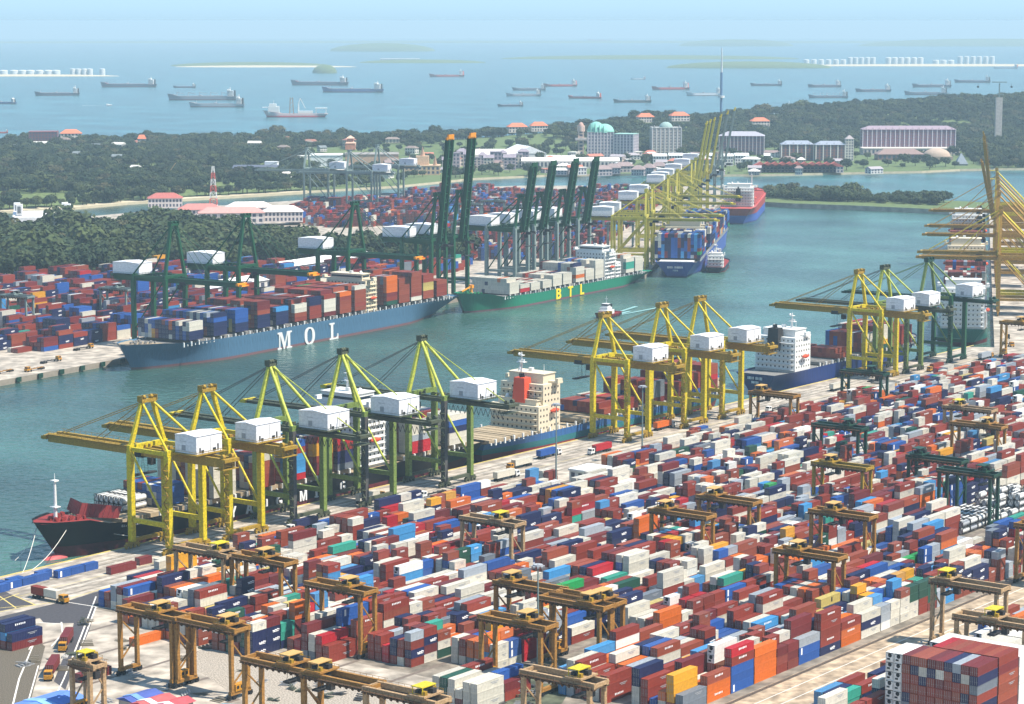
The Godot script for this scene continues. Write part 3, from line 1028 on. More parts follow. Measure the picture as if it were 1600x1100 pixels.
# ------------------------------------------------------------------ small craft and vehicles
func tug(label: String, at: Vector3, turn: float):
	var c := {"called": "tugboat", "category": "tugboat", "length": 27.0, "beam": 10.0, "deck": 2.4, "sheer": 1.6, "rake": 2.0, "counter": 1.5, "hull": hull_paint(srgb(150, 40, 44)), "boot_h": 0.5, "boot": M.black, "deck_mat": M.deck_red, "stations": 14}
	var o := ship(c, label, at, turn)
	var b := MB.new()
	b.box(Vector3(-2.5, 3.4, 0), Vector3(11, 2.8, 6.4))
	b.box(Vector3(-3.0, 5.6, 0), Vector3(7, 2.0, 5.4))
	part("deckhouse", b.mesh(M.ship_white), o)
	var w := MB.new()
	w.box(Vector3(-3.2, 7.8, 0), Vector3(4.2, 2.4, 4.4))
	var wh := part("wheelhouse", w.mesh(M.ship_white), o)
	var g := MB.new()
	g.box(Vector3(-3.2, 8.2, 0), Vector3(4.3, 1.0, 4.5))
	part("window", g.mesh(M.glass), wh)
	var f := MB.new()
	f.tube(Vector3(1.8, 4.5, 1.6), Vector3(1.8, 8.4, 1.6), 0.6, -1, 8)
	f.tube(Vector3(1.8, 4.5, -1.6), Vector3(1.8, 8.4, -1.6), 0.6, -1, 8)
	part("funnel", f.mesh(M.dark), o)
	var m := MB.new()
	m.tube(Vector3(-2.6, 9, 0), Vector3(-2.6, 14, 0), 0.18, 0.1, 6)
	m.box(Vector3(-2.6, 12, 0), Vector3(0.3, 0.3, 2.2))
	part("mast", m.mesh(M.ship_white), o)
	var t := MB.new()
	for i in 9:
		t.tube(Vector3(-11 + i * 2.6, 1.2, 4.7), Vector3(-11 + i * 2.6, 1.2, 5.2), 0.7, -1, 8)
	t.tube(Vector3(8, 3.0, -1), Vector3(8, 3.0, 1), 0.9, -1, 8)
	part("tyre_fenders", t.mesh(M.rubber), o)
	var wk := MB.new()
	for e in [-1.0, 1.0]:
		wk.quad(Vector3(12, 0.12, e * 3.0 + 1.0), Vector3(60, 0.1, e * 8.0 + 1.6), Vector3(60, 0.1, e * 8.0 - 1.6), Vector3(12, 0.12, e * 3.0 - 1.0))
	wk.quad(Vector3(13, 0.14, 2.4), Vector3(34, 0.12, 1.2), Vector3(34, 0.12, -1.2), Vector3(13, 0.14, -2.4))
	part("wake", wk.mesh(M.foam), o)

func truck(label: String, at: Vector3, turn: float, cab: Material, group := "", bed := true) -> Node3D:
	var o := thing("terminal_truck", label, "truck", at, turn, group)   # cab at -x
	var b := MB.new()
	b.box(Vector3(-7.6, 1.9, 0), Vector3(2.3, 2.0, 2.3))
	b.box(Vector3(-8.9, 1.3, 0), Vector3(0.7, 1.2, 2.2))
	var c := part("cab", b.mesh(), o, cab)
	var g := MB.new()
	g.box(Vector3(-8.76, 2.3, 0), Vector3(0.06, 0.8, 2.0))
	for s in [-1.0, 1.0]:
		g.box(Vector3(-7.7, 2.3, s * 1.16), Vector3(1.4, 0.8, 0.06))
	part("window", g.mesh(M.glass), c)
	var f := MB.new()
	f.box(Vector3(-0.3, 1.15, 0), Vector3(13.2, 0.35, 1.1))
	for i in 5:
		f.box(Vector3(-5.8 + i * 2.9, 1.3, 0), Vector3(0.3, 0.2, 2.4))
	part("chassis", f.mesh(M.dark if bed else M.tan), o)
	for x in [-8.3, -5.6, 3.2, 4.6, 5.9]:
		for s in [-1.0, 1.0]:
			var w := MB.new()
			w.tube(Vector3(x, 0.52, s * 0.75), Vector3(x, 0.52, s * 1.2), 0.52, -1, 10)
			part("wheel", w.mesh(M.rubber), o)
	return o

func flat_rack(label: String, at: Vector3, turn: float, m: Material, group: String) -> Node3D:   # hatch covers and trailer beds laid on the quay
	var o := thing("hatch_cover", label, "hatch cover", at, turn, group)
	var b := MB.new()
	b.box(Vector3(0, 0.45, 0), Vector3(12.4, 0.5, 11.0))
	part("plate", b.mesh(), o, m)
	var r := MB.new()
	for i in 5:
		r.box(Vector3(-5 + i * 2.5, 0.1, 0), Vector3(0.3, 0.3, 10.6))
		r.box(Vector3(-5 + i * 2.5, 0.76, 0), Vector3(0.2, 0.12, 10.4))
	part("ribs", r.mesh(M.dark), o)
	return o

func light_mast(label: String, at: Vector3, h: float):
	var o := thing("floodlight_mast", label, "light mast", at)
	var b := MB.new()
	b.tube(Vector3.ZERO, Vector3(0, h, 0), 0.42, 0.2, 8)
	part("pole", b.mesh(M.grey_green), o)
	var c := MB.new()
	c.tube(Vector3(0, h - 0.6, 0), Vector3(0, h - 0.1, 0), 1.4, -1, 12)
	for i in 8:
		var a := TAU * i / 8
		c.box(Vector3(cos(a) * 1.6, h - 0.7, sin(a) * 1.6), Vector3(0.7, 0.5, 0.7))
	part("lamp_ring", c.mesh(M.house_trim), o)
	part("base", bx(Vector3(0, 0.5, 0), Vector3(1.6, 1.0, 1.6), M.concrete), o)

# ------------------------------------------------------------------ trees
func crown(seed_: int, r: float, high: float, leaf: float, count: int, lobes: int) -> MB:
	var g := RandomNumberGenerator.new()
	g.seed = seed_
	var b := MB.new()
	b.tinted = true
	var spots := []
	for i in lobes:
		var a := TAU * i / lobes + g.randf() * 0.8
		var d := r * (0.0 if i == 0 else g.randf_range(0.35, 0.68))
		spots.append([Vector3(cos(a) * d, high * (g.randf_range(0.5, 0.72) if i else 0.74), sin(a) * d), r * g.randf_range(0.36, 0.56)])
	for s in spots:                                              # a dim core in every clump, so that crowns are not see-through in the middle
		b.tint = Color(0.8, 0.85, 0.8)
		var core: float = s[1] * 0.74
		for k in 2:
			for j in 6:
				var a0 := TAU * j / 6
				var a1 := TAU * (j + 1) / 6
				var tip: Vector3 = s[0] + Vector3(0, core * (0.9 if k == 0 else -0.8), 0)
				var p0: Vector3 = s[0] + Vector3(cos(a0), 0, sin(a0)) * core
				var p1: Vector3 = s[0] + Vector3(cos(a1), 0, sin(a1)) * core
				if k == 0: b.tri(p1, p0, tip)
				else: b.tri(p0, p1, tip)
	for i in count:
		var s = spots[g.randi() % spots.size()]
		var d := Vector3(g.randfn(), g.randfn() + 0.35, g.randfn()).normalized()
		var q: Vector3 = s[0] + d * s[1] * g.randf_range(0.72, 1.12)
		var m := (d + Vector3(g.randfn(), g.randfn() + 0.5, g.randfn()) * 0.45).normalized()
		var t := m.cross(Vector3(g.randfn(), g.randfn(), g.randfn())).normalized()
		var u := m.cross(t)
		var sz := leaf * g.randf_range(0.6, 1.3)
		var v := g.randf_range(0.7, 1.25)
		b.tint = Color(v * g.randf_range(0.9, 1.15), v, v * g.randf_range(0.75, 1.0))
		b.quad(q - t * sz - u * sz * 0.6, q + t * sz * 0.7 - u * sz, q + t * sz + u * sz * 0.6, q - t * sz * 0.6 + u * sz)
	return b

func trunk(high: float, r: float) -> MB:
	var b := MB.new()
	b.tube(Vector3.ZERO, Vector3(0, high * 0.55, 0), r, r * 0.6, 7, false)
	for i in 4:
		var a := TAU * i / 4 + 0.4
		b.tube(Vector3(0, high * 0.42, 0), Vector3(cos(a) * high * 0.24, high * 0.72, sin(a) * high * 0.24), r * 0.5, r * 0.2, 5, false)
	return b

var crowns := []
var canopy := []

func make_trees():
	for i in 4:
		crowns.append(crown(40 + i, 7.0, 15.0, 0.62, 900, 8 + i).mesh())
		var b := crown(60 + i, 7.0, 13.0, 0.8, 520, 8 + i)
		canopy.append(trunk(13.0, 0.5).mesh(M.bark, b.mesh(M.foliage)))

func tree(at: Vector3, size: float, kind: int, col: Color, place: String, group: String):
	var label := "%s %s tree %s" % ["towering" if size > 1.6 else ("broad" if size > 1.42 else "smaller"), "dark green" if col.g < 0.08 else ("mid green" if col.g < 0.092 else "pale green"), place]
	var o := thing("tree", label, "tree", at, rng.randf() * TAU, group)
	var m: StandardMaterial3D = M.foliage
	var key := "leaf%d" % int(col.g * 1000)
	if not M.has(key):
		M[key] = m.duplicate()
		M[key].albedo_color = col.linear_to_srgb()
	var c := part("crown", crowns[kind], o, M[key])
	var t := part("trunk", trunk(15.0, 0.55).mesh(), o, M.bark)
	for x in [c, t]: x.scale = Vector3.ONE * size

# ------------------------------------------------------------------ buildings
# w along local x, d along local z, front at +z
func building(c: Dictionary, label: String, at: Vector3, turn := 0.0, group := "") -> Node3D:
	var o := thing(c.get("called", "building"), label, c.get("category", "building"), at, turn, group)
	spots.append([at.x, -at.z, maxf(c.w, c.d) * 0.5 + 5.0, 46.0])
	var w: float = c.w
	var d: float = c.d
	var h: float = c.h
	var wm := mat(c.wall, 0.8, M.box.albedo_texture, 0.03)
	var rm := mat(c.roof, 0.8, M.box.albedo_texture, 0.05)
	part("wall", bx(Vector3(0, h / 2, 0), Vector3(w, h, d), wm), o)
	var b := MB.new()
	match c.get("top", "flat"):
		"flat":
			b.box(Vector3(0, h + 0.4, 0), Vector3(w + 0.8, 0.8, d + 0.8))
		"gable":
			b.gable(Vector3(0, h, 0), w + 1.2, d + 1.6, c.get("rise", 4.0))
		"hip":
			b.gable(Vector3(0, h, 0), w + 2, d + 2, c.get("rise", 4.0), minf(w, d) * 0.45)
		"pyramid":
			b.gable(Vector3(0, h, 0), w + 1, d + 1, c.get("rise", 8.0), w * 0.5)
		"dome":
			b.dome(Vector3(0, h, 0), w * 0.48, c.get("rise", 8.0), d * 0.48)
		"vault":
			var rows := []
			for j in 9:
				var a := PI * j / 8.0
				rows.append(PackedVector3Array([Vector3(-w / 2, h + sin(a) * c.get("rise", 4.0), cos(a) * d / 2), Vector3(w / 2, h + sin(a) * c.get("rise", 4.0), cos(a) * d / 2)]))
			b.grid(rows)
			for e in [-1.0, 1.0]:
				for j in 8:
					var a0 := PI * j / 8.0
					var a1 := PI * (j + 1) / 8.0
					var q0 := Vector3(e * w / 2, h + sin(a0) * c.get("rise", 4.0), cos(a0) * d / 2)
					var q1 := Vector3(e * w / 2, h + sin(a1) * c.get("rise", 4.0), cos(a1) * d / 2)
					if e > 0: b.tri(Vector3(e * w / 2, h, 0), q0, q1)
					else: b.tri(Vector3(e * w / 2, h, 0), q1, q0)
	part("roof", b.mesh(rm), o)
	if c.has("floors"):
		var win := MB.new()
		var n: int = c.bays
		for i in n:
			for k in c.floors:
				var x := -w / 2 + w * (i + 0.5) / n
				var y = h * (k + 0.62) / (c.floors + 0.15)
				for e in [-1.0, 1.0]:
					win.box(Vector3(x, y, e * (d / 2 + 0.03)), Vector3(w / n * 0.52, h / c.floors * 0.56, 0.1))
		var m: int = c.get("side_bays", maxi(2, int(n * d / w)))
		for i in m:
			for k in c.floors:
				for e in [-1.0, 1.0]:
					win.box(Vector3(e * (w / 2 + 0.03), h * (k + 0.62) / (c.floors + 0.15), -d / 2 + d * (i + 0.5) / m), Vector3(0.1, h / c.floors * 0.56, d / m * 0.5))
		part("windows", win.mesh(mat(c.get("glass", srgb(70, 74, 92)), 0.3)), o).set_meta("kind", "stuff")
	if c.has("ribs"):                                             # pale uprights between the bays
		var rb := MB.new()
		for i in c.ribs + 1:
			for e in [-1.0, 1.0]:
				rb.box(Vector3(-w / 2 + w * i / c.ribs, h * 0.5, e * (d / 2 + 0.25)), Vector3(w / c.ribs * 0.13, h, 0.5))
		part("pilasters", rb.mesh(mat(c.get("rib_col", srgb(214, 208, 212)), 0.8)), o)
	if c.has("dormers"):
		for i in c.dormers:
			var db := MB.new()
			var x = -w / 2 + w * (i + 0.5) / c.dormers
			db.gable(Vector3(x, h - 0.5, d / 2 - 1.5), 3.6, 5.0, 3.4, 1.2)
			part("dormer", db.mesh(rm), o)
	for e in c.get("extra", []):                                   # [name, centre, size, colour, top kind]
		var x := MB.new()
		var s: Vector3 = e[2]
		var q: Vector3 = e[1]
		if e[4] == "dome": x.dome(q - Vector3(0, s.y / 2, 0), s.x / 2, s.y, s.z / 2)
		elif e[4] == "cone": x.tube(q - Vector3(0, s.y / 2, 0), q + Vector3(0, s.y / 2, 0), s.x / 2, 0.05, 10)
		elif e[4] == "drum": x.tube(q - Vector3(0, s.y / 2, 0), q + Vector3(0, s.y / 2, 0), s.x / 2, s.x / 2, 14)
		elif e[4] == "gable": x.gable(q - Vector3(0, s.y / 2, 0), s.x, s.z, s.y)
		elif e[4] == "hip": x.gable(q - Vector3(0, s.y / 2, 0), s.x, s.z, s.y, minf(s.x, s.z) * 0.45)
		else: x.box(q, s)
		part(e[0], x.mesh(mat(e[3], 0.75, M.box.albedo_texture, 0.05)), o)
	return o

func lattice_mast(label: String, at: Vector3, h: float, w: float, mats: Array):
	var o := thing("lattice_mast", label, "mast", at)
	var n := 8
	for i in n:
		var b := MB.new()
		var w0 := w * (1.0 - 0.8 * i / n) / 2
		var w1 := w * (1.0 - 0.8 * (i + 1) / n) / 2
		var y0 := h * i / n
		var y1 := h * (i + 1) / n
		for k in 4:
			var a := Vector3(1 if k in [0, 3] else -1, 0, 1 if k < 2 else -1)
			var c := Vector3(1 if (k + 1) % 4 in [0, 3] else -1, 0, 1 if (k + 1) % 4 < 2 else -1)
			b.beam(a * w0 + Vector3(0, y0, 0), a * w1 + Vector3(0, y1, 0), 0.5)
			b.beam(a * w0 + Vector3(0, y0, 0), c * w1 + Vector3(0, y1, 0), 0.3)
			b.beam(c * w0 + Vector3(0, y0, 0), a * w1 + Vector3(0, y1, 0), 0.3)
			b.beam(a * w1 + Vector3(0, y1, 0), c * w1 + Vector3(0, y1, 0), 0.3)
		part("section", b.mesh(mats[i % 2]), o)

func storage_tank(label: String, at: Vector3, r: float, h: float, group: String):
	var o := thing("storage_tank", label, "storage tank", at, 0, group)
	var b := MB.new()
	b.tube(Vector3.ZERO, Vector3(0, h, 0), r, -1, 18)
	part("shell", b.mesh(M.ship_white), o)
	var t := MB.new()
	t.dome(Vector3(0, h, 0), r, r * 0.16, r, 18, 3)
	part("roof", t.mesh(M.ship_white), o)

func slab(called: String, pts: Array, top: float, bottom: float, m: Material, label := "", side: Material = null) -> Node:
	var poly := PackedVector2Array()
	for q in pts: poly.append(Vector2(q[0], q[1]))
	if Geometry2D.is_polygon_clockwise(poly): poly.reverse()
	var b := MB.new()
	var idx := Geometry2D.triangulate_polygon(poly)
	for i in range(0, idx.size(), 3):
		var a := poly[idx[i]]
		var c := poly[idx[i + 1]]
		var e := poly[idx[i + 2]]
		var va := W(a.x, a.y, top)
		var vc := W(c.x, c.y, top)
		var ve := W(e.x, e.y, top)
		if (vc - va).cross(ve - va).y > 0: b.tri(va, vc, ve)
		else: b.tri(va, ve, vc)
	var am := b.mesh(m)
	if bottom < top:
		var s := MB.new()
		for i in poly.size():
			var a := poly[i]
			var c := poly[(i + 1) % poly.size()]
			s.quad(W(a.x, a.y, bottom), W(c.x, c.y, bottom), W(c.x, c.y, top), W(a.x, a.y, top))
		s.mesh(side if side else m, am)
	return struct(called, am, label)

# ------------------------------------------------------------------ the container yard
var cells := []
var stacks := {}
var cranes := []                                                 # [node, nickname, u, v]
var keep := 300
var in_view := {}

func seen_at(p: Vector3) -> Vector3:                             # where the photograph's lens sees a point: x, y in -1..1 and distance
	var q := p - eye
	var f := -q.z * cos(tilt) - q.y * sin(tilt)
	var u := q.y * cos(tilt) - q.z * sin(tilt)
	return Vector3(q.x / f / 0.21333, u / f / 0.146667, f)

func stack_up(u: float, v: float, l: float, n: int, base: int, r: RandomNumberGenerator, key: String, bias := "", same := 0.55):
	var col := base
	for k in n:
		if k > 0 and r.randf() > same: col = pick_colour(r, bias)
		cells.append({"u": u + r.randf_range(-0.12, 0.12), "v": v + r.randf_range(-0.06, 0.06), "y": k * 2.6, "l": l, "c": col, "e": emblem(r, col), "tier": k, "n": n, "key": key})
	stacks[key] = n

func yard():
	var r := RandomNumberGenerator.new()
	r.seed = 2024
	var hf := FastNoiseLite.new()
	hf.seed = 9
	hf.frequency = 0.03
	var hints := [
[532, -547.5, 1, 3], [547, -557.4, 1, 3], [553, -549.0, 3, 3], [560, -559.4, 3, 3], [540, -547.0, 3, 3], [554, -536.5, 3, 2],
[547, -537.7, 8, 3], [558, -528.5, 1, 3], [554, -530.4, 11, 4], [571, -533.6, 0, 3], [567, -524.1, 3, 2], [548, -516.1, 9, 3],
[554, -514.2, 1, 2], [526, -495.6, 8, 3], [518, -485.0, 5, 3], [510, -473.1, 0, 3], [525, -484.8, 9, 3], [531, -486.7, 11, 3],
[543, -491.4, 5, 3], [546, -497.2, 1, 3], [559, -490.8, 3, 3], [562, -487.9, 12, 2], [549, -474.1, 5, 2], [530, -469.3, 3, 3],
[523, -458.7, 3, 3], [525, -456.4, 3, 3], [540, -455.8, 0, 3], [539, -450.6, 0, 3], [544, -448.3, 0, 4], [522, -446.2, 0, 3],
[521, -441.9, 0, 2], [523, -439.6, 0, 2], [541, -451.4, 9, 2], [543, -443.1, 1, 4], [566, -451.2, 15, 3], [575, -454.9, 15, 3],
[554, -436.5, 5, 4], [567, -441.2, 2, 3], [513, -411.5, 3, 3], [515, -417.1, 3, 3], [516, -421.7, 10, 3], [517, -425.6, 3, 3],
[537, -423.3, 6, 2], [556, -433.8, 1, 3], [547, -427.6, 8, 3], [553, -422.3, 8, 4], [549, -424.6, 8, 3], [584, -486.2, 9, 3],
[592, -487.7, 2, 3], [570, -483.1, 5, 3], [567, -483.3, 3, 2], [605, -485.1, 3, 3], [619, -502.0, 3, 4], [623, -496.5, 3, 4],
[623, -487.3, 8, 3], [623, -483.0, 8, 3], [612, -474.7, 3, 3], [634, -483.5, 7, 2], [607, -498.6, 6, 4], [620, -519.8, 9, 3],
[587, -467.0, 5, 3], [598, -460.7, 5, 3], [581, -500.6, 9, 2], [617, -411.1, 13, 3], [598, -392.2, 13, 4], [620, -403.3, 9, 3],
[621, -416.6, 5, 4], [640, -434.6, 5, 3], [664, -444.9, 11, 3], [643, -440.2, 11, 3], [564, -386.5, 8, 3], [566, -383.5, 8, 3],
[570, -381.7, 8, 3], [559, -375.0, 8, 3], [552, -383.6, 6, 2], [545, -375.6, 7, 2], [549, -375.6, 3, 2], [548, -371.3, 2, 2],
[540, -362.5, 6, 2], [557, -361.5, 3, 3], [551, -364.0, 5, 4], [553, -351.4, 10, 4], [559, -361.6, 5, 2], [545, -358.9, 6, 1],
[553, -351.8, 15, 2], [580, -369.3, 1, 3], [585, -367.5, 12, 3], [592, -368.9, 10, 2], [601, -372.1, 2, 2], [605, -369.1, 7, 3],
[565, -346.4, 1, 4], [570, -345.3, 1, 4], [571, -342.2, 5, 3], [608, -360.9, 11, 3], [582, -380.6, 4, 3], [597, -396.2, 4, 2],
[591, -369.2, 1, 3], [649, -365.2, 13, 4], [642, -363.4, 13, 3], [680, -370.5, 6, 4], [689, -365.5, 3, 4], [693, -363.1, 12, 4],
[721, -371.1, 7, 2], [683, -348.3, 12, 4], [681, -351.3, 10, 4], [689, -358.9, 0, 3], [728, -375.4, 14, 3], [740, -374.5, 4, 4],
[731, -365.7, 4, 3], [754, -371.4, 9, 3], [658, -352.1, 4, 3], [640, -338.9, 6, 4], [654, -343.7, 12, 3], [640, -346.5, 3, 2],
[623, -345.6, 7, 2], [615, -338.5, 1, 2], [630, -345.8, 14, 1], [601, -339.7, 6, 4], [596, -346.0, 2, 4], [593, -338.6, 0, 4],
[667, -354.6, 6, 3], [682, -417.7, 8, 4], [667, -412.5, 8, 5], [670, -412.7, 6, 3], [671, -405.6, 4, 3], [644, -395.1, 6, 4],
[648, -388.9, 11, 3], [703, -426.0, 14, 3], [706, -437.0, 3, 4], [658, -410.2, 2, 3], [659, -416.8, 1, 3], [672, -440.9, 3, 4],
[706, -464.3, 8, 2], [767, -466.9, 8, 3], [760, -455.9, 8, 3], [751, -478.6, 5, 2], [812, -480.1, 5, 4], [837, -494.4, 3, 4],
[872, -520.2, 7, 3], [848, -509.1, 7, 3], [975, -540.6, 5, 4], [944, -484.9, 11, 3], [967, -503.0, 12, 3], [980, -494.5, 12, 3],
[902, -468.6, 12, 4], [870, -479.0, 8, 2], [855, -475.8, 8, 2], [892, -532.4, 8, 3], [821, -440.3, 2, 4], [805, -426.6, 2, 3],
[767, -403.2, 3, 4], [789, -405.9, 1, 4], [1063, -556.3, 6, 3], [1060, -546.5, 6, 3], [1102, -540.4, 6, 3], [1090, -530.3, 6, 3],
[1065, -512.6, 8, 3], [790, -477.0, 7, 3], [775, -455.0, 5, 4], [775, -436.8, 9, 3], [822, -446.4, 6, 2], [1113, -554.2, 1, 3],
[751, -429.9, 6, 3], [739, -418.0, 10, 3], [739, -411.3, 8, 2], [966, -458.5, 5, 2], [955, -446.9, 8, 2], [884, -568.3, 8, 2],
[836, -547.3, 8, 3], [841, -536.0, 3, 3], [812, -550.3, 3, 3], [791, -531.4, 1, 3], [811, -516.5, 1, 3], [766, -509.9, 1, 3],
[734, -510.5, 6, 3], [737, -508.0, 14, 2], [729, -497.0, 6, 3], [734, -490.3, 0, 3], [722, -517.1, 6, 2], [724, -524.1, 6, 3],
[731, -545.9, 6, 3], [728, -539.4, 8, 2], [738, -568.6, 6, 2], [751, -572.5, 6, 2], [674, -561.1, 11, 3], [668, -570.3, 6, 2],
[692, -567.1, 3, 2], [694, -563.8, 9, 3], [713, -568.6, 6, 3], [714, -557.8, 6, 3],
	]
	#          lane edge v, u from, u to
	var lanes := [
		[-571.0, 531, 1215], [-548.4, 520, 1200], [-525.8, 514, 1160], [-503.2, 514, 1110], [-480.6, 523, 1060],
		[-458.0, 534, 1010], [-435.4, 546, 950], [-412.8, 586, 900], [-390.2, 538, 850], [-367.6, 542, 800],
	]
	for li in lanes.size():
		var e: float = lanes[li][0]
		var bay := 0
		var u: float = lanes[li][1] + 6.5
		while u < lanes[li][2]:
			var s := seen_at(P(u, e + 11, 4))
			if absf(s.x) > 1.16 or s.y < -1.25:
				u += 12.7
				bay += 1
				continue
			var short := r.randf() < 0.34
			var mean := 3.35 + 1.7 * hf.get_noise_2d(u, e * 1.7) + r.randf_range(-0.5, 0.5)
			if li == 7 and u > 728 and u < 770: mean = 0.6
			if li == 7 and u > 796 and u < 832: mean = 0
			if li == 0 and u > 772 and u < 816: mean = 0
			if li == 0 and u > 816: mean *= 0.8
			if li == 8 and u > 768 and u < 850: mean = 0.2
			if li == 7 and u > 832 and u < 900: mean = 0
			if r.randf() < 0.012: mean = 0.4
			var prev := pick_colour(r)
			for j in 6:
				var v := e + 2.2 + j * 2.9
				if li == 0 and j < 2 and u > 745 and u < 850: continue
				var base := prev if r.randf() < 0.38 else pick_colour(r)
				prev = base
				for h in (2 if short else 1):
					var uu := u + ((h - 0.5) * 6.2 if short else 0.0)
					if short and h == 1 and r.randf() < 0.5: base = pick_colour(r)
					var n := clampi(int(round(mean + r.randf_range(-1.3, 1.3))), 0, 5)
					var same := 0.55
					var forced := -1
					for q in hints:
						if absf(q[0] - uu) < (5.0 if short else 7.0) and absf(q[1] - v) < 1.45:
							forced = q[2]
							n = maxi(n, q[3]) if n < q[3] else q[3]
							same = 0.75
					if n == 0: continue
					var top := cells.size()
					stack_up(uu, v, 6.06 if short else 12.19, n, base, r, "%d_%d_%d_%d" % [li, bay, j, h], "", same)
					if forced >= 0:
						for k in range(maxi(top, cells.size() - 2), cells.size()):
							cells[k].c = forced
							cells[k].e = emblem(r, forced)
			u += 12.7
			bay += 1
	# rows that stand on the edge of the apron
	for a in [[668, 742, -577.0, 2, 1, 2], [856, 1180, -575.5, 1, 1, 2]]:
		var u: float = a[0]
		var bay := 0
		while u < a[1]:
			for j in a[3]:
				if r.randf() < 0.8: stack_up(u, a[2] + j * 2.8, 12.19, r.randi_range(a[4], a[5]), pick_colour(r), r, "edge%d_%d_%d_0" % [int(a[0]), bay, j])
			u += 12.7
			bay += 1
	# cream stack and its neighbours at the lower edge
	for j in 6:
		stack_up(516, -411.0 + j * 2.7, 12.19, [3, 3, 3, 2, 3, 3][j], [3, 10, 3, 1, 3, 3][j], r, "cream_0_%d_0" % j, "", 0.95)
		stack_up(528.7, -411.0 + j * 2.7, 12.19, [3, 2, 2, 2, 3, 2][j], [0, 3, 1, 0, 6, 0][j], r, "cream_1_%d_0" % j)
	# the tall stack at the lower right: seven high, ten across, ends to the left
	for bay in 3:
		for j in 11:
			var v := -303.0 + j * 2.52
			var u := 580.5 + bay * 13.0
			if bay == 0:
				stack_up(u, v, 12.19, 7, [16, 16, 1, 0, 2, 1, 0, 0, 1, 1, 1][j] if j < 10 else 0, r, "tall_0_%d_0" % j, "ship_red", 0.5)
				if j < 2:
					for k in 7: cells[cells.size() - 1 - k].merge({"c": 16, "e": 6}, true)
				else:
					var tops := [0, 0, 1, 2, 2, 1, 1, 5, 4, 1, 1]
					cells[cells.size() - 1].merge({"c": tops[j], "e": 0}, true)
					for k in range(1, 7):
						cells[cells.size() - 1 - k].merge({"c": [0, 2, 0, 1, 0, 5, 0, 2, 15][r.randi() % 9] if k > 1 else [0, 5, 3, 5, 0, 1, 0, 2][r.randi() % 8], "e": 0}, true)
			elif bay == 1 and j > 2:
				stack_up(u, v, 12.19, 7, [0, 2, 0, 9, 0][j % 5], r, "tall_1_%d_0" % j, "ship_red", 0.35)
				cells[cells.size() - 1].merge({"c": 9 if j == 3 else [0, 2][j % 2], "e": 0}, true)
			elif bay == 2:
				stack_up(u, v, 12.19, 6, 16, r, "tall_2_%d_0" % j, "white", 1.0)
	for bay in 5:
		for j in 9:
			if bay == 0 and j > 6: continue
			stack_up(622.5 + bay * 13.0, -296.0 + j * 2.6, 12.19, 5 if bay < 2 else 4, 3 if r.randf() < 0.8 else 16, r, "white_%d_%d_0" % [bay, j], "white", 0.9)
	# low mixed rows between the pale road and the tall stack
	for bay in 14:
		for j in 6:
			if r.randf() < 0.72:
				stack_up(562.0 + bay * 12.7, -322.0 + j * 2.8, 12.19, r.randi_range(1, 2 if j < 3 else 3), pick_colour(r, "blue" if r.randf() < 0.3 else ""), r, "low_%d_%d_0" % [bay, j])
	# singles at the lower left
	for q in [[482, -556, 1, 3], [482, -553, 0, 3], [482, -550, 1, 2]]:
		stack_up(q[0], q[1], 12.19, q[3], q[2], r, "left_0_%d_0" % int(-q[1]))
		cells[cells.size() - 1].c = 5
	for q in [[519, -611, 6], [525.4, -611, 6], [531.8, -612, 6], [538.2, -612, 6], [544.6, -612.5, 6], [553, -611, 6], [559.4, -611, 6], [565.8, -611, 6], [520, -614, 6], [527, -614.6, 6], [535, -615, 6], [548, -615, 6]]:
		stack_up(q[0], q[1], 6.06, 1, q[2], r, "quay_0_%d_0" % q[0])
	for q in [[571, -600.5, 1], [584, -603, 1], [590, -596.5, 3], [470, -507, 1], [508, -524, 8]]:
		stack_up(q[0], q[1], 12.19 if q[0] != 584 else 6.06, 1, q[2], r, "odd_0_%d_0" % q[0])

func faded(c: Color, a: float, b: float) -> Color:             # sun-bleached and dusty to a varying degree
	var g := c.get_luminance()
	return (c * (0.84 + 0.30 * a)).lerp(Color(g, g, g) * 1.1 + Color(0.03, 0.026, 0.022), 0.16 * b * b)

func wordy(s: String) -> int:
	return s.replace("-", " ").replace(",", "").split(" ", false).size()

func tier_words(c: Dictionary) -> String:
	if c.n == 1: return "alone on the ground"
	var t := ["at the bottom", "second", "third", "fourth", "fifth", "sixth", "seventh"]
	if c.tier == c.n - 1: return "topmost of %s" % ["one", "two", "three", "four", "five", "six", "seven"][c.n - 1]
	if c.tier == 0: return "bottom of %s" % ["one", "two", "three", "four", "five", "six", "seven"][c.n - 1]
	return "%s of %s from below" % [t[c.tier], ["one", "two", "three", "four", "five", "six", "seven"][c.n - 1]]

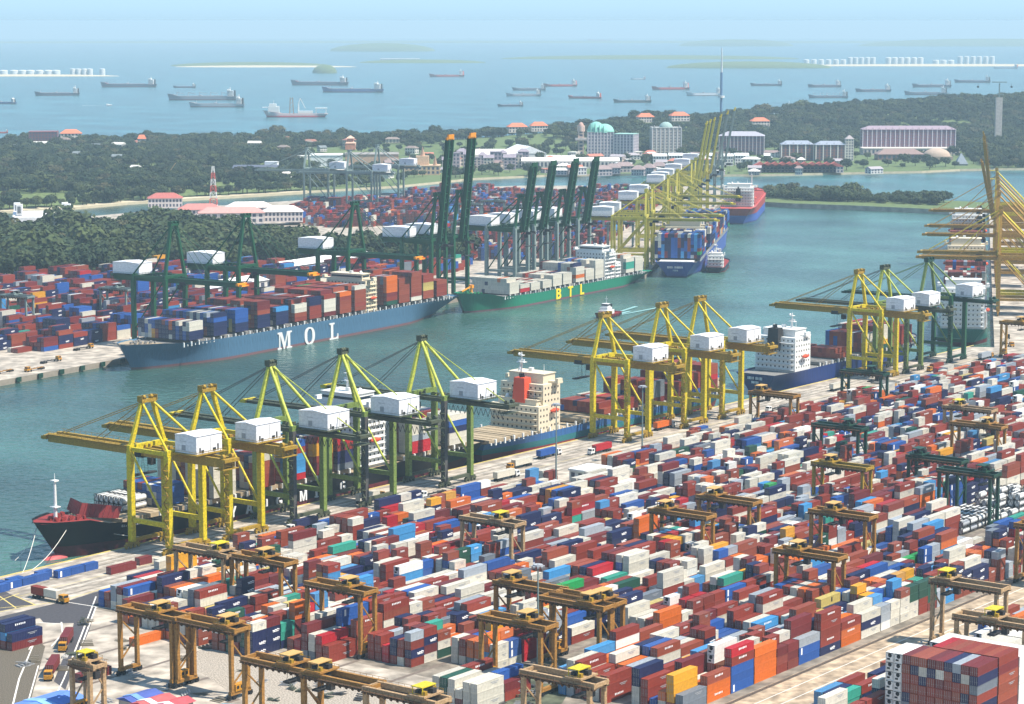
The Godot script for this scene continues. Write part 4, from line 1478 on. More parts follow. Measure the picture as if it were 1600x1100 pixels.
func place_containers():
	# which ones show, and how large: the top, the long side towards the road and the end towards the camera's left
	var at_key := {}
	for c in cells: at_key["%s/%d" % [c.key, c.tier]] = c
	for c in cells:
		var p := P(c.u, c.v, c.y + 1.3)
		var s := seen_at(p)
		var k: PackedStringArray = c.key.split("_")
		var near_row := "%s_%s_%d_%s/%d" % [k[0], k[1], int(k[2]) + 1, k[3], c.tier]
		var before := "%s_%d_%s_%s/%d" % [k[0], int(k[1]) - 1, k[2], k[3], c.tier]
		var open := 0.0
		if c.tier == c.n - 1: open += 0.5 * c.l * 2.4 * 0.25
		if not at_key.has(near_row): open += c.l * 0.6 * 2.6
		if not at_key.has(before): open += 2.4 * 0.8 * 2.6
		c.pos = p
		c.sx = s.x
		c.size = open / (s.z * s.z) if absf(s.x) < 1.0 and s.y > -0.98 and s.y < 1.0 else 0.0
		c.below = at_key.get("%s/%d" % [c.key, c.tier - 1])
		c.above = at_key.get("%s/%d" % [c.key, c.tier + 1])
		c.beside = at_key.get(near_row)
		c.behind = at_key.get("%s_%d_%s_%s/%d" % [k[0], int(k[1]) + 1, k[2], k[3], c.tier])
		c.other = at_key.get("%s_%s_%d_%s/%d" % [k[0], k[1], int(k[2]) - 1, k[3], c.tier])
	var order := cells.duplicate()
	order.sort_custom(func(a, b): return a.size > b.size if a.size != b.size else a.key + str(a.tier) < b.key + str(b.tier))
	var named := order.slice(0, keep)
	# words, more of them until no two are alike
	for c in named:
		var nick := ""
		var best := 1e9
		for q in cranes:
			var d := Vector2(q[2] - c.u, q[3] - c.v).length()
			if d < best:
				best = d
				nick = q[1]
		var kind := "long container" if c.l > 9 else "short container"
		var col: String = PALETTE[c.c][0]
		if col == "reefer white": col = "white refrigerated"
		c.words = ["%s %s" % [col, kind], tier_words(c)]
		if c.below and c.below.c != c.c: c.words.append("on a %s one" % PALETTE[c.below.c][0])
		elif c.above and c.above.c != c.c: c.words.append("under a %s one" % PALETTE[c.above.c][0])
		c.near_words = "near " + nick
		if c.key.begins_with("tall"): c.near_words = "in the tall red stack"
		elif c.key.begins_with("white"): c.near_words = "in the white stack"
		elif c.key.begins_with("quay"): c.near_words = "in the blue row by the bow"
		elif c.key.begins_with("cream"): c.near_words = "in the lower edge cream stack"
		elif c.key.begins_with("low"): c.near_words = "beside the pale road"
		c.more = []
		if c.other: c.more.append("left of it %s" % PALETTE[c.other.c][0])
		if c.beside: c.more.append("right of it %s" % PALETTE[c.beside.c][0])
		if c.behind: c.more.append("behind it %s" % PALETTE[c.behind.c][0])
		c.label = c.words[0] + ", " + c.words[1] + ", " + c.near_words
	for step in 4:
		var count := {}
		for c in named: count[c.label] = count.get(c.label, 0) + 1
		for c in named:
			if count[c.label] < 2: continue
			if step == 0 and c.words.size() > 2 and wordy(c.words[0] + c.words[1] + c.words[2] + c.near_words) < 15: c.label = c.words[0] + ", " + c.words[1] + " " + c.words[2] + ", " + c.near_words
			elif step > 0 and c.more.size() >= step:
				var longer: String = c.label + ", " + c.more[step - 1]
				if wordy(longer) <= 16: c.label = longer
	var same := {}
	for c in named:
		if not same.has(c.label): same[c.label] = []
		same[c.label].append(c)
	var used := {}
	for l in same:
		var a: Array = same[l]
		if a.size() == 1: continue
		a.sort_custom(func(x, y): return x.sx < y.sx)
		var short: String = a[0].words[0] + ", " + a[0].words[1] + ", " + a[0].near_words
		var how: Array = ["left one", "right one"] if a.size() == 2 else (["leftmost one", "middle one", "rightmost one"] if a.size() == 3 else ORDINAL.slice(0, 9).map(func(w): return w + " from left"))
		for i in a.size():
			if i < how.size(): a[i].label = (l if wordy(l) <= 11 else short) + ", " + how[i]
	for c in named:
		if wordy(c.label) > 16: c.label = c.label.replace("long container", "container").replace("short container", "container")
		var big := "40" if c.l > 9 else "20"
		var o := thing("shipping_container", c.label, "shipping container", P(c.u, c.v, c.y + 0.012 * c.tier + 0.02), YAW, "shipping containers stacked in the yard")
		var m := paint_of((pal_lin[c.c] * (0.93 + 0.07 * int(fmod(absf(c.u * 7.3 + c.v * 3.1) + c.tier, 3.0)))).linear_to_srgb().clamp())
		if c.e == 6:
			part("body", box_mesh["rbody" + big], o, m)
			part("refrigeration_unit", box_mesh["unit" + big], o, m)
			part("fan", box_mesh["fan" + big], o)
		else:
			part("body", box_mesh["body" + big], o, m)
			for s in [-1, 1]:
				var d := part("door", box_mesh["door%s%d" % [big, s]], o)
				d.set_surface_override_material(0, m)
			if c.e > 0: part("emblem", box_mesh["mark%s%d" % [big, c.e]], o)
	var lists := {}
	for c in order.slice(keep):
		var key := "whole%s%d" % ["40" if c.l > 9 else "20", c.e]
		if not lists.has(key): lists[key] = [[], []]
		lists[key][0].append(Transform3D(Basis(Vector3.UP, YAW), P(c.u, c.v, c.y + 0.012 * c.tier + 0.02)))
		lists[key][1].append(faded(pal_lin[c.c], fmod(absf(c.u * 7.3 + c.v * 3.1) + c.tier * 0.37, 1.0), fmod(absf(c.u * 3.7 + c.v * 5.9) + c.tier * 0.61, 1.0)))
	for key in lists:
		many("yard_containers", box_mesh[key], lists[key][0], lists[key][1], "mass of stacked shipping containers in the rows farther back", "shipping containers")
	print("containers ", cells.size())

func far_rows(poly: Array, origin: Vector2, along: Vector2, across: Vector2, lanes: int, pitch: float, from: float, to: float, bias: String, label: String, seed_: int, low := 2, high := 5, gaps := 0.06):
	var r := RandomNumberGenerator.new()
	r.seed = seed_
	var pp := PackedVector2Array()
	for q in poly: pp.append(Vector2(q[0], q[1]))
	var xs := [[], []]
	var cs := [[], []]
	var turn := atan2(along.y, along.x)
	for i in lanes:
		var t := from
		while t < to:
			t += 12.9
			if r.randf() < gaps: continue
			var mean := r.randi_range(low, high)
			var col := pick_colour(r, bias)
			for j in 6:
				var q := origin + along * t + across * (i * pitch + j * 2.8)
				if not Geometry2D.is_point_in_polygon(q, pp): continue
				if r.randf() < 0.5: col = pick_colour(r, bias)
				for k in clampi(mean + r.randi_range(-1, 0), 0, 6):
					if r.randf() < 0.35: col = pick_colour(r, bias)
					var e := 1 if emblem(r, col) == 1 else 0
					xs[e].append(Transform3D(Basis(Vector3.UP, turn), W(q.x, q.y, k * 2.61 + 0.05)))
					cs[e].append(pal_lin[col] * r.randf_range(0.85, 1.1))
	for e in 2:
		many("terminal_containers", box_mesh["whole40%d" % e], xs[e], cs[e], label, "shipping containers")

# ------------------------------------------------------------------ far shore
var sentosa := PackedVector2Array()
const HILLS := [
	[790, 4330, 330, 260, 36], [1080, 4200, 260, 300, 26], [480, 4250, 200, 200, 12], [250, 3960, 130, 160, 26], [60, 3800, 110, 150, 12],
	[-700, 3660, 70, 60, 9], [-250, 3500, 60, 60, 8], [-420, 3300, 260, 160, 3], [980, 3600, 200, 200, 14], [-100, 3700, 200, 100, 5],
]

func ground(x: float, d: float) -> float:
	var h := 0.6
	for q in HILLS:
		h += q[4] * exp(-pow((x - q[0]) / q[2], 2) - pow((d - q[1]) / q[3], 2))
	return h + sink(x, d)

func poly2(a: Array) -> PackedVector2Array:
	var p := PackedVector2Array()
	for q in a: p.append(Vector2(q[0], q[1]))
	return p

func forest(called: String, area: PackedVector2Array, holes: Array, step: float, size: Vector2, label: String, seed_: int, thin := 0.0, tone := 0):
	var r := RandomNumberGenerator.new()
	r.seed = seed_
	var lo := Vector2(1e9, 1e9)
	var hi := -lo
	for q in area:
		lo = lo.min(q)
		hi = hi.max(q)
	var patch := FastNoiseLite.new()
	patch.seed = seed_
	patch.frequency = 0.006
	var xs := [[], [], [], []]
	var cs := [[], [], [], []]
	var x := lo.x
	while x < hi.x:
		var d := lo.y
		while d < hi.y:
			var q := Vector2(x + r.randf_range(-0.5, 0.5) * step, d + r.randf_range(-0.5, 0.5) * step)
			d += step
			if not Geometry2D.is_point_in_polygon(q, area): continue
			if r.randf() < thin: continue
			if tone == 0 and patch.get_noise_2d(q.x * 1.3 + 400.0, q.y * 0.8) > 0.30 and r.randf() < 0.85: continue
			var skip := false
			for h in holes:
				if Geometry2D.is_point_in_polygon(q, h[0]) and r.randf() > h[1]: skip = true
			if skip: continue
			if absf(q.x / q.y) > 0.25: continue
			for h in spots:
				if absf(q.x - h[0]) < h[2] and q.y > h[1] - h[3] and q.y < h[1] + h[2]: skip = true
			if skip: continue
			var s := r.randf_range(size.x, size.y) * (1.0 + 0.45 * patch.get_noise_2d(q.x * 2.0, q.y * 2.0)) * (1.35 if r.randf() < 0.08 else 1.0)
			var k := r.randi() % 4
			xs[k].append(Transform3D(Basis(Vector3.UP, r.randf() * TAU).scaled(Vector3(s * r.randf_range(0.9, 1.2), s, s * r.randf_range(0.9, 1.2))), W(q.x, q.y, ground(q.x, q.y) - 0.5 if tone == 0 else -0.3)))
			var n := clampf(0.5 + 0.6 * patch.get_noise_2d(q.x * 1.7, q.y * 1.7) + r.randf_range(-0.4, 0.4), 0, 1)
			var c := Color(0.022, 0.052, 0.022).lerp(Color(0.11, 0.14, 0.045), n * n)
			if r.randf() < 0.07: c = Color(0.12, 0.115, 0.05)
			if r.randf() < 0.12: c = c * 0.6
			if tone == 1: c = c.lerp(Color(0.10, 0.145, 0.045), r.randf() * 0.5)
			cs[k].append(c)
		x += step
	for k in 4:
		many(called, canopy[k], xs[k], cs[k], label, "trees")

# ------------------------------------------------------------------ everything
func _ready():
	rng.seed = 5
	tilt = atan2(518.0, 3750.0)
	var cam := Camera3D.new()
	cam.name = "camera"
	add_child(cam)
	cam.position = eye
	cam.rotation.x = -tilt
	cam.fov = rad_to_deg(2.0 * atan2(550.0, 3750.0))
	cam.near = 1.0
	cam.far = 120000.0
	cam.current = true
	var sky := ProceduralSkyMaterial.new()
	sky.sky_top_color = srgb(104, 142, 182)
	sky.sky_horizon_color = srgb(151, 181, 200)
	sky.sky_curve = 0.16
	sky.ground_horizon_color = srgb(140, 166, 182)
	sky.ground_bottom_color = srgb(70, 110, 124)
	sky.sun_angle_max = 20.0
	sky.energy_multiplier = 1.0
	var env := Environment.new()
	env.background_mode = Environment.BG_SKY
	env.sky = Sky.new()
	env.sky.sky_material = sky
	env.tonemap_mode = Environment.TONE_MAPPER_LINEAR
	env.tonemap_exposure = 1.9
	env.sdfgi_enabled = true
	env.ssao_enabled = true
	env.ssil_enabled = true
	env.fog_enabled = true
	env.fog_density = 0.00007
	env.fog_light_color = srgb(206, 236, 250)
	var we := WorldEnvironment.new()
	we.name = "world_environment"
	we.environment = env
	add_child(we)
	var sun := DirectionalLight3D.new()
	sun.name = "sun"
	sun.light_energy = 1.5
	sun.light_color = srgb(255, 246, 232)
	sun.light_angular_distance = 0.5
	sun.shadow_enabled = true
	add_child(sun)
	sun.look_at_from_position(Vector3(0.60, 1.0, 0.20) * 100.0, Vector3.ZERO)

	for q in PALETTE:
		pal_lin.append(lin(q[2], q[3], q[4]) * BRIGHT)
		pal_sum += q[1]
	materials()
	make_box_meshes()
	make_trees()
	setting()
	near_quay()
	yard_cranes()
	yard()
	place_containers()
	far_terminal()
	right_quay()
	far_shore()
	roadstead()

func setting():
	# water: one round sheet that follows the curve of the earth to the horizon
	var rows := []
	var w := MB.new()
	w.tinted = true
	var radii := [0.0]
	var rr := 200.0
	while rr < 60000.0:
		radii.append(rr)
		rr *= 1.07
	var line_pts := []
	for i in radii.size():
		var line := []
		for j in 97:
			var a := -PI * 0.5 + PI * 1.5 * (j / 96.0 - 0.5) * 0.9
			var x: float = cos(a) * radii[i]
			var z: float = sin(a) * radii[i]
			line.append(Vector3(x, WATER + sink(x, z), z))
		line_pts.append(line)
	for i in radii.size() - 1:
		for j in 96:
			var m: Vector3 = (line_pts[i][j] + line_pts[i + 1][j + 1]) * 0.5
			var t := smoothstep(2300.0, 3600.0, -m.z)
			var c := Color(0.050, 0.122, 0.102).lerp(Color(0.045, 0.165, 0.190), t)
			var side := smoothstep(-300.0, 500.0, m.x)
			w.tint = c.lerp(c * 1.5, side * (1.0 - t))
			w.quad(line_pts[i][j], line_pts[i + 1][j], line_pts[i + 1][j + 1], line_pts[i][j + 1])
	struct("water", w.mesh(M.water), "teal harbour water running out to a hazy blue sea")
	# land
	slab("quay_ground", [[-410.9, 497.4], [268.2, 1398.6], [283.0, 1395.0], [501.5, 2524.3], [1100.0, 2400.0], [900.0, 1300.0], [500.0, 600.0], [120.0, 250.0], [-260.0, 330.0]], 0.0, -8.0, M.concrete, "pale concrete apron and yard ground of the near terminal", M.quay_wall)
	slab("terminal_ground", [[-400, 1055], [-229, 1337], [62, 1815], [100, 1800], [240, 2649], [287, 2799], [223, 2788], [119, 2788], [15, 2788], [-44, 2766], [-128, 2663], [-219, 2567], [-311, 2478], [-367, 2410], [-414, 2347], [-489, 2286], [-551, 2243], [-900, 1700]], 0.0, -8.0, M.concrete, "pale concrete ground of the terminal across the channel", M.quay_wall)
	# rails, lane lines and roads, each a few millimetres up
	for v in [-624.5, -605.5]:
		for k in [-0.5, 0.5]:
			struct("crane_rail", stripe(500, 1280, v + k, 0.35, 0.012, M.rail))
	for v in [-620.0, -616.0, -612.0, -601.0, -597.0]:
		struct("lane_line", stripe(470, 1270, v, 0.25, 0.008, M.yellow_paint if v == -601.0 else M.paint))
	for v in [-345.4, -339.0, -333.0]:
		struct("road_line", stripe(480, 1000, v, 0.3, 0.012, M.paint if v != -345.4 else M.rail))
	struct("yard_road", stripe(480, 1000, -336.5, 19.0, 0.004, M.tan_road))
	for v in [-617.5, -613.0, -609.0, -599.0, -594.5, -590.0]:
		struct("tyre_track", stripe(480, 1260, v, 1.7, 0.005, M.tyre_track))
	slab("yard_ground", [[P(528, -574).x, -P(528, -574).z], [P(1240, -574).x, -P(1240, -574).z], [P(820, -346).x, -P(820, -346).z], [P(530, -346).x, -P(530, -346).z]], 0.0025, 0.0025, M.yard, "darker worn ground between the container rows")
	for i in 10:
		var v := -345.0 - 22.6 * i
		struct("gantry_runway", stripe(430, 1150, v, 1.5, 0.004, M.rail))
	slab("asphalt_road", [[-171, 746], [-160, 759], [-146, 776], [-132, 800], [-130, 790], [-140, 766], [-152, 751], [-168, 732]], 0.006, 0.006, M.asphalt)
	slab("asphalt_junction", [[-153, 755], [-141, 768], [-131, 782], [-136, 766], [-139, 745], [-149, 745]], 0.010, 0.010, M.asphalt)
	slab("asphalt_road", [[-142, 765], [-136, 766], [-133, 736], [-131, 707], [-128, 668], [-133, 677], [-136, 715], [-139, 741]], 0.014, 0.014, M.asphalt)
	slab("hatched_area", [[-179, 782], [-172, 790], [-157, 769], [-165, 762], [-173, 755]], 0.010, 0.010, M.asphalt)
	slab("painted_line", [[-138.3, 780.5], [-134.3, 731.7], [-134.8, 731.7], [-138.7, 780.5]], 0.018, 0.018, M.paint)
	slab("painted_line", [[-134.3, 731.7], [-130.4, 680.1], [-130.8, 680.1], [-134.8, 731.7]], 0.018, 0.018, M.paint)
	slab("painted_line", [[-130.4, 680.1], [-129.5, 663.3], [-129.9, 663.3], [-130.8, 680.1]], 0.018, 0.018, M.paint)
	slab("painted_line", [[-128.1, 762.8], [-136.2, 766.2], [-136.0, 766.6], [-127.9, 763.2]], 0.019, 0.019, M.paint)
	slab("painted_line", [[-135.9, 766.5], [-134.0, 743.8], [-134.5, 743.7], [-136.3, 766.4]], 0.019, 0.019, M.paint)
	slab("painted_line", [[-134.0, 743.8], [-131.7, 714.7], [-132.1, 714.7], [-134.5, 743.7]], 0.019, 0.019, M.paint)
	slab("painted_line", [[-131.7, 714.7], [-126.7, 667.9], [-127.1, 667.9], [-132.1, 714.6]], 0.019, 0.019, M.paint)
	slab("painted_line", [[-126.7, 667.9], [-126.7, 641.1], [-127.2, 641.1], [-127.1, 667.9]], 0.019, 0.019, M.paint)
	slab("painted_line", [[-147.8, 773.6], [-136.0, 766.6], [-136.2, 766.2], [-148.0, 773.2]], 0.020, 0.020, M.paint)
	slab("painted_line", [[-136.0, 766.6], [-127.9, 763.2], [-128.1, 762.8], [-136.2, 766.2]], 0.020, 0.020, M.paint)
	slab("painted_line", [[-171.3, 754.7], [-159.3, 766.6], [-159.0, 766.3], [-171.0, 754.3]], 0.021, 0.021, M.yellow_paint)
	slab("painted_line", [[-159.3, 766.6], [-148.3, 775.4], [-148.1, 775.0], [-159.0, 766.3]], 0.021, 0.021, M.yellow_paint)
	slab("painted_line", [[-148.4, 775.3], [-133.3, 799.9], [-132.9, 799.7], [-148.0, 775.1]], 0.021, 0.021, M.yellow_paint)
	slab("painted_line", [[-166.4, 782.5], [-156.3, 769.2], [-156.7, 768.9], [-166.8, 782.2]], 0.022, 0.022, M.yellow_paint)
	slab("painted_line", [[-156.4, 768.8], [-167.1, 764.5], [-167.2, 764.9], [-156.6, 769.2]], 0.022, 0.022, M.yellow_paint)
	slab("painted_line", [[-172.5, 769.1], [-165.2, 785.1], [-164.8, 784.9], [-172.1, 768.9]], 0.023, 0.023, M.yellow_paint)
	slab("painted_line", [[-173.8, 787.0], [-161.7, 764.8], [-162.1, 764.6], [-174.2, 786.7]], 0.024, 0.024, M.yellow_paint)
	slab("painted_line", [[-143.5, 743.5], [-152.1, 746.0], [-152.0, 746.4], [-143.3, 744.0]], 0.025, 0.025, M.paint)
	slab("painted_line", [[-151.9, 746.0], [-158.0, 741.1], [-158.3, 741.5], [-152.2, 746.4]], 0.025, 0.025, M.paint)
	slab("painted_line", [[-143.4, 746.2], [-140.3, 731.7], [-140.8, 731.6], [-143.9, 746.1]], 0.026, 0.026, M.paint)
	slab("painted_line", [[-140.3, 731.7], [-141.0, 716.2], [-141.4, 716.2], [-140.8, 731.7]], 0.026, 0.026, M.paint)
	slab("painted_line", [[-147.5, 712.4], [-147.8, 723.8], [-147.4, 723.9], [-147.1, 712.4]], 0.027, 0.027, M.paint)
	slab("painted_line", [[-147.4, 723.9], [-143.4, 680.1], [-143.9, 680.1], [-147.8, 723.8]], 0.027, 0.027, M.paint)
	slab("painted_line", [[-143.4, 680.1], [-138.9, 647.3], [-139.4, 647.3], [-143.9, 680.0]], 0.027, 0.027, M.paint)
	slab("painted_line", [[-140.6, 694.1], [-135.0, 647.3], [-135.4, 647.3], [-141.0, 694.1]], 0.028, 0.028, M.paint)
	slab("pale_stone_yard", [[-95, 712], [-78, 715], [-57, 691], [-45, 681], [-18, 663], [-14, 635], [-65, 635], [-88, 680], [-98, 698]], 0.006, 0.006, M.pale_stone)
	slab("dark_ground", [[-12, 672], [0, 691], [15, 701], [19, 680], [14, 654], [0, 635], [-14, 641]], 0.008, 0.008, M.mossy)
	slab("rough_ground", [[-150, 635], [-166, 724], [-153, 736], [-143, 716], [-133, 635]], 0.005, 0.005, M.stone_chips)
	# the low quay edge: kerb and bollards
	var kb := MB.new()
	kb.obox(Transform3D(Basis(Vector3.UP, YAW), P(890, -627.2, 0.12)), Vector3(790, 0.24, 0.5))
	struct("quay_kerb", kb.mesh(M.yellow_paint))

func stripe(u0: float, u1: float, v: float, w: float, y: float, m: Material) -> ArrayMesh:
	var b := MB.new()
	b.quad(P(u0, v + w / 2, y), P(u1, v + w / 2, y), P(u1, v - w / 2, y), P(u0, v - w / 2, y))
	return b.mesh(m)

func near_quay():
	var yellow := {"gauge": 19.0, "base": 17.2, "girder": 36.0, "leg": 1.9, "apex": 53.2, "apex_w": 2.6, "reach": 48.0, "back": 22.0, "boom_w": 2.2, "boom_h": 3.3, "frame_w": 1.25,
		"house": Vector3(13, 6.4, 10.5), "house_z": 6.5, "house_x": 0.5, "main": M.yellow, "second": M.ochre, "bright": M.yellow, "rail": M.ochre, "tip": M.ochre, "stay": M.ochre, "trolley": -12.0, "drop": 6.0}
	var green := yellow.duplicate()
	green.merge({"apex": 58.6, "apex_w": 0.9, "mast": true, "frame_w": 1.2, "boom_h": 1.5, "boom_w": 1.9, "back": 28.0, "house": Vector3(12.5, 6.4, 14.5), "house_z": 8.0, "main": M.leaf_green, "second": M.moss, "bright": M.lime, "rail": M.moss,
		"tip": M.yellow, "stay": M.lattice, "dark_near": true, "festoon": true, "trolley": -16.0, "upper_rail": false}, true)
	var dark := yellow.duplicate()
	dark.merge({"main": M.deep_green, "second": M.bottle_green, "bright": M.leaf_green, "rail": M.bottle_green, "tip": M.bottle_green, "stay": M.leaf_green, "boom_h": 1.6, "apex": 55.5}, true)
	var mixed := yellow.duplicate()
	mixed.merge({"main": M.leaf_green, "second": M.moss, "bright": M.lime, "rail": M.moss, "tip": M.moss, "stay": M.lattice, "boom_h": 1.7, "apex": 55.5}, true)
	var later := yellow.duplicate()
	later.merge({"apex": 55.5, "main": M.yellow, "trolley": -22.0}, true)
	var grp := "cranes along the near quay"
	for q in [
		[608, yellow, "bright yellow quay crane over the black ship's bow, leftmost of all quay cranes"],
		[639, yellow, "bright yellow quay crane second from the left, by the letter Y on the black hull"],
		[674, green, "green-legged quay crane with a slim mast, left of three, above the white letters"],
		[716, green, "green-legged quay crane with a slim mast, middle of three, before the ship's white bridge"],
		[766, green, "green-legged quay crane with a slim mast, right of three, by the black ship's stern"],
		[899, later, "yellow quay crane with its boom above the cream bridge, left of a row of three"],
		[946.5, later, "yellow quay crane in the middle of the row of three over the blue ship"],
		[980, later, "yellow quay crane at the right of the row of three, near the navy ship's stern"],
		[1138.5, later, "yellow quay crane with its boom low over the navy ship's red containers"],
		[1167.5, mixed, "yellow-green quay crane just behind the yellow one over the navy ship"],
		[1219.5, dark, "dark green quay crane over the navy ship's bow, farthest on the near quay"],
	]:
		quay_crane(q[1], q[2], P(q[0], -615.0), YAW, grp)

	# the black ship
	var white_letter = M.white_mark
	var c1 := {"length": 248.0, "beam": 32.0, "deck": 11.0, "sheer": 1.5, "fc": 0.085, "fc_rise": 2.2, "hull": hull_paint(srgb(14, 14, 19)), "boot_h": 4.4, "boot": M.boot, "deck_mat": M.deck_tan, "fc_mat": M.deck_red, "breakwater": true, "rake": 11.0,
		"hatches": [[-94.0, 34.0, 9, M.deck_tan], [66.0, 112.0, 3, M.deck_tan]], "posts": [[-76.0, 38.0], [66.0, 112.0]],
		"houses": [{"x": 50.0, "size": Vector3(17, 31, 23), "wing": 30.0}], "funnels": [{"at": Vector3(63, 10, 0), "size": Vector3(7, 22, 9), "mat": M.ship_white}], "masts": [Vector3(48, 41, 0)], "letters": []}
	var cx := 695.0
	for q in [["Y", 657], ["A", 666], ["N", 674.5], ["G", 683], ["M", 697], ["I", 705], ["N", 712.5], ["G", 721]]:
		c1.letters.append([q[0], q[1] - cx, 6.2, 4.0, white_letter, "Droid Sans", 700])
	var s1 := ship(c1, "long black container ship with a red foredeck and white mast, moored at the near quay", P(cx, -645.2, WATER), YAW)
	bulb(s1, c1)
	name_strokes(s1, hull_point(c1, 0.115, 10.2, 1.0), hull_point(c1, 0.175, 10.0, 1.0), 0.9, [3, 6, 5], M.house_trim)
	cargo(c1, P(cx, -645.2, WATER), YAW, [[-54, -28, 4, 6, "white", 1.8], [-28, 8, 4, 6, "", 1.8], [8, 38, 5, 7, "", 1.8], [66, 90, 5, 7, "white", 1.8], [90, 116, 4, 6, "white", 1.8], [-72, -56, 2, 3, "blue", 1.8, 0.7]], "rows of white, red and blue containers on the black ship's deck", 31)
	tanks(P(cx, -645.2, WATER), -82.0, 12.6)
	# the blue ship with the cream bridge
	var c2 := {"length": 214.0, "beam": 30.0, "deck": 9.5, "sheer": 2.0, "hull": hull_paint(srgb(58, 108, 168)), "band": paint_of(srgb(44, 110, 116)), "band_h": 6.4, "boot_h": 3.6, "boot": paint_of(srgb(140, 44, 50)), "deck_mat": M.deck_tan, "fc": 0.09, "fc_rise": 2.0, "fc_mat": M.deck_tan,
		"hatches": [[-88.0, 34.0, 8, M.deck_tan], [70.0, 104.0, 2, M.deck_tan]], "posts": [[-80.0, 104.0]],
		"houses": [{"x": 56.0, "size": Vector3(13, 26, 24), "mat": M.cream, "wing": 30.0, "boats": true}, {"x": 64.0, "size": Vector3(8, 15, 27), "mat": M.cream, "wing": 20.0, "boats": false}], "funnels": [{"at": Vector3(63.5, 22, -1), "size": Vector3(6, 11, 7), "mat": M.funnel_red}], "masts": [Vector3(60, 35, 2)]}
	ship(c2, "blue container ship seen from its stern, with a cream bridge and an orange-red funnel", P(924, -643.6, WATER), YAW + PI)
	cargo(c2, P(924, -643.6, WATER), YAW + PI, [[-84, -20, 3, 5, "ship_red", 1.6], [-14, 20, 1, 2, "ship_red", 1.6]], "red and purple containers on the blue ship's forward deck", 32)
	# the navy ship
	var c3 := {"length": 172.0, "beam": 27.0, "deck": 11.0, "sheer": 2.0, "hull": hull_paint(srgb(34, 58, 122)), "boot_h": 1.2, "boot": paint_of(srgb(40, 50, 90)), "deck_mat": M.deck_grey, "fc": 0.09, "fc_rise": 2.0, "fc_mat": M.deck_grey, "counter": 4.0,
		"hatches": [[-70.0, 36.0, 6, M.deck_grey]], "posts": [[-66.0, 46.0]],
		"houses": [{"x": 58.0, "size": Vector3(16, 22, 24), "wing": 27.0}], "funnels": [{"at": Vector3(66, 22, 0), "size": Vector3(6, 11, 7), "mat": M.dark}], "masts": [Vector3(54, 31, -3)]}
	var s3 := ship(c3, "navy blue container ship with a tall white bridge at its stern and red containers", P(1148, -642.0, WATER), YAW + PI)
	name_strokes(s3, Vector3(85.5, 8.6, 5.0), Vector3(85.5, 8.6, -5.0), 1.4, [5, 5], M.white_mark)
	name_strokes(s3, Vector3(85.2, 6.4, 2.6), Vector3(85.2, 6.4, -2.6), 1.2, [5], M.white_mark)
	cargo(c3, P(1148, -642.0, WATER), YAW + PI, [[-64, -6, 4, 5, "ship_red", 1.6], [34, 47, 3, 5, "ship_red", 1.6], [8, 22, 1, 2, "ship_red", 1.6]], "red and blue containers on the navy ship's deck", 33)
	for q in [[hull_point(c1, 0.01, 11.5, -1.0), Vector3(-150, 2.4, 22), "long pale mooring rope running left from the black ship's bow"], [hull_point(c1, 0.012, 11.5, -1.0), Vector3(-127, 0.3, -7), "pale anchor rope hanging steeply from the black ship's bow"], [hull_point(c1, 0.03, 11.2, 1.0), Vector3(-142, 3.2, 19), "mooring rope from the black ship's bow to the quay edge"], [hull_point(c1, 0.08, 9.0, 1.0), Vector3(-70, 3.3, 18.4), "mooring rope lying back along the black hull to the quay"]]:
		var ro := thing("mooring_rope", q[2], "rope", P(cx, -645.2, WATER), YAW)
		var rb := MB.new()
		for i in 8:
			var a: Vector3 = q[0].lerp(q[1], i / 8.0) - Vector3(0, sin(PI * i / 8.0) * 1.5, 0)
			var b2: Vector3 = q[0].lerp(q[1], (i + 1) / 8.0) - Vector3(0, sin(PI * (i + 1) / 8.0) * 1.5, 0)
			rb.tube(a, b2, 0.13, -1, 5)
		part("rope", rb.mesh(M.paint), ro)
	# apron furniture
	var b := building({"called": "office_building", "w": 14.0, "d": 11.0, "h": 6.5, "wall": srgb(232, 230, 224), "roof": srgb(240, 240, 238), "floors": 2, "bays": 5, "extra": [["door", Vector3(-7.05, 1.9, 1.0), Vector3(0.3, 3.4, 6.0), srgb(30, 30, 34), "box"], ["awning", Vector3(-9.5, 3.8, 3.0), Vector3(4.6, 0.3, 5.0), srgb(176, 184, 138), "box"]]},
		"small white flat-roofed office on the apron edge with a wide dark doorway", P(798, -561.0), YAW)
	light_mast("tall thin grey floodlight mast left of the small white office", P(770, -558), 38.0)
	light_mast("tall pale floodlight mast rising through the crane cluster", P(548, -403.5), 34.0)
	light_mast("thin floodlight mast in mid yard behind the navy and cream stacks", P(852, -571.4), 34.0)
	light_mast("thin floodlight mast far right above the white tanks", P(868, -367.6), 32.0)
	var cabs := [M.engine, M.engine, M.ship_white, M.engine]
	var tg := "terminal trucks on the near terminal"
	var yellow_cab: Material = M.engine
	truck("yellow-cabbed truck carrying a red and a white container at the junction", P(527, -589.5), YAW + PI / 2, yellow_cab, tg)
	loaded(P(527, -589.5), YAW + PI / 2, [[-2.6, 3, 6.06], [3.6, 0, 6.06]], ["cream white twenty-foot container behind a yellow truck cab at the junction", "rust red twenty-foot container at the rear of the truck at the junction"])
	truck("yellow-cabbed truck with a maroon container driving down the lower left road", W(-135.0, 685.6), 1.603, M.engine, tg)
	loaded(W(-135.0, 685.6), 1.603, [[0.4, 1, 12.19]], ["maroon forty-foot container on the truck nearest the lower left corner"])
	truck("truck with a maroon container following another on the lower left road", W(-136.8, 717.7), 1.603, M.engine, tg)
	loaded(W(-136.8, 717.7), 1.603, [[0.4, 1, 12.19]], ["maroon forty-foot container on the second truck on the lower left road"])
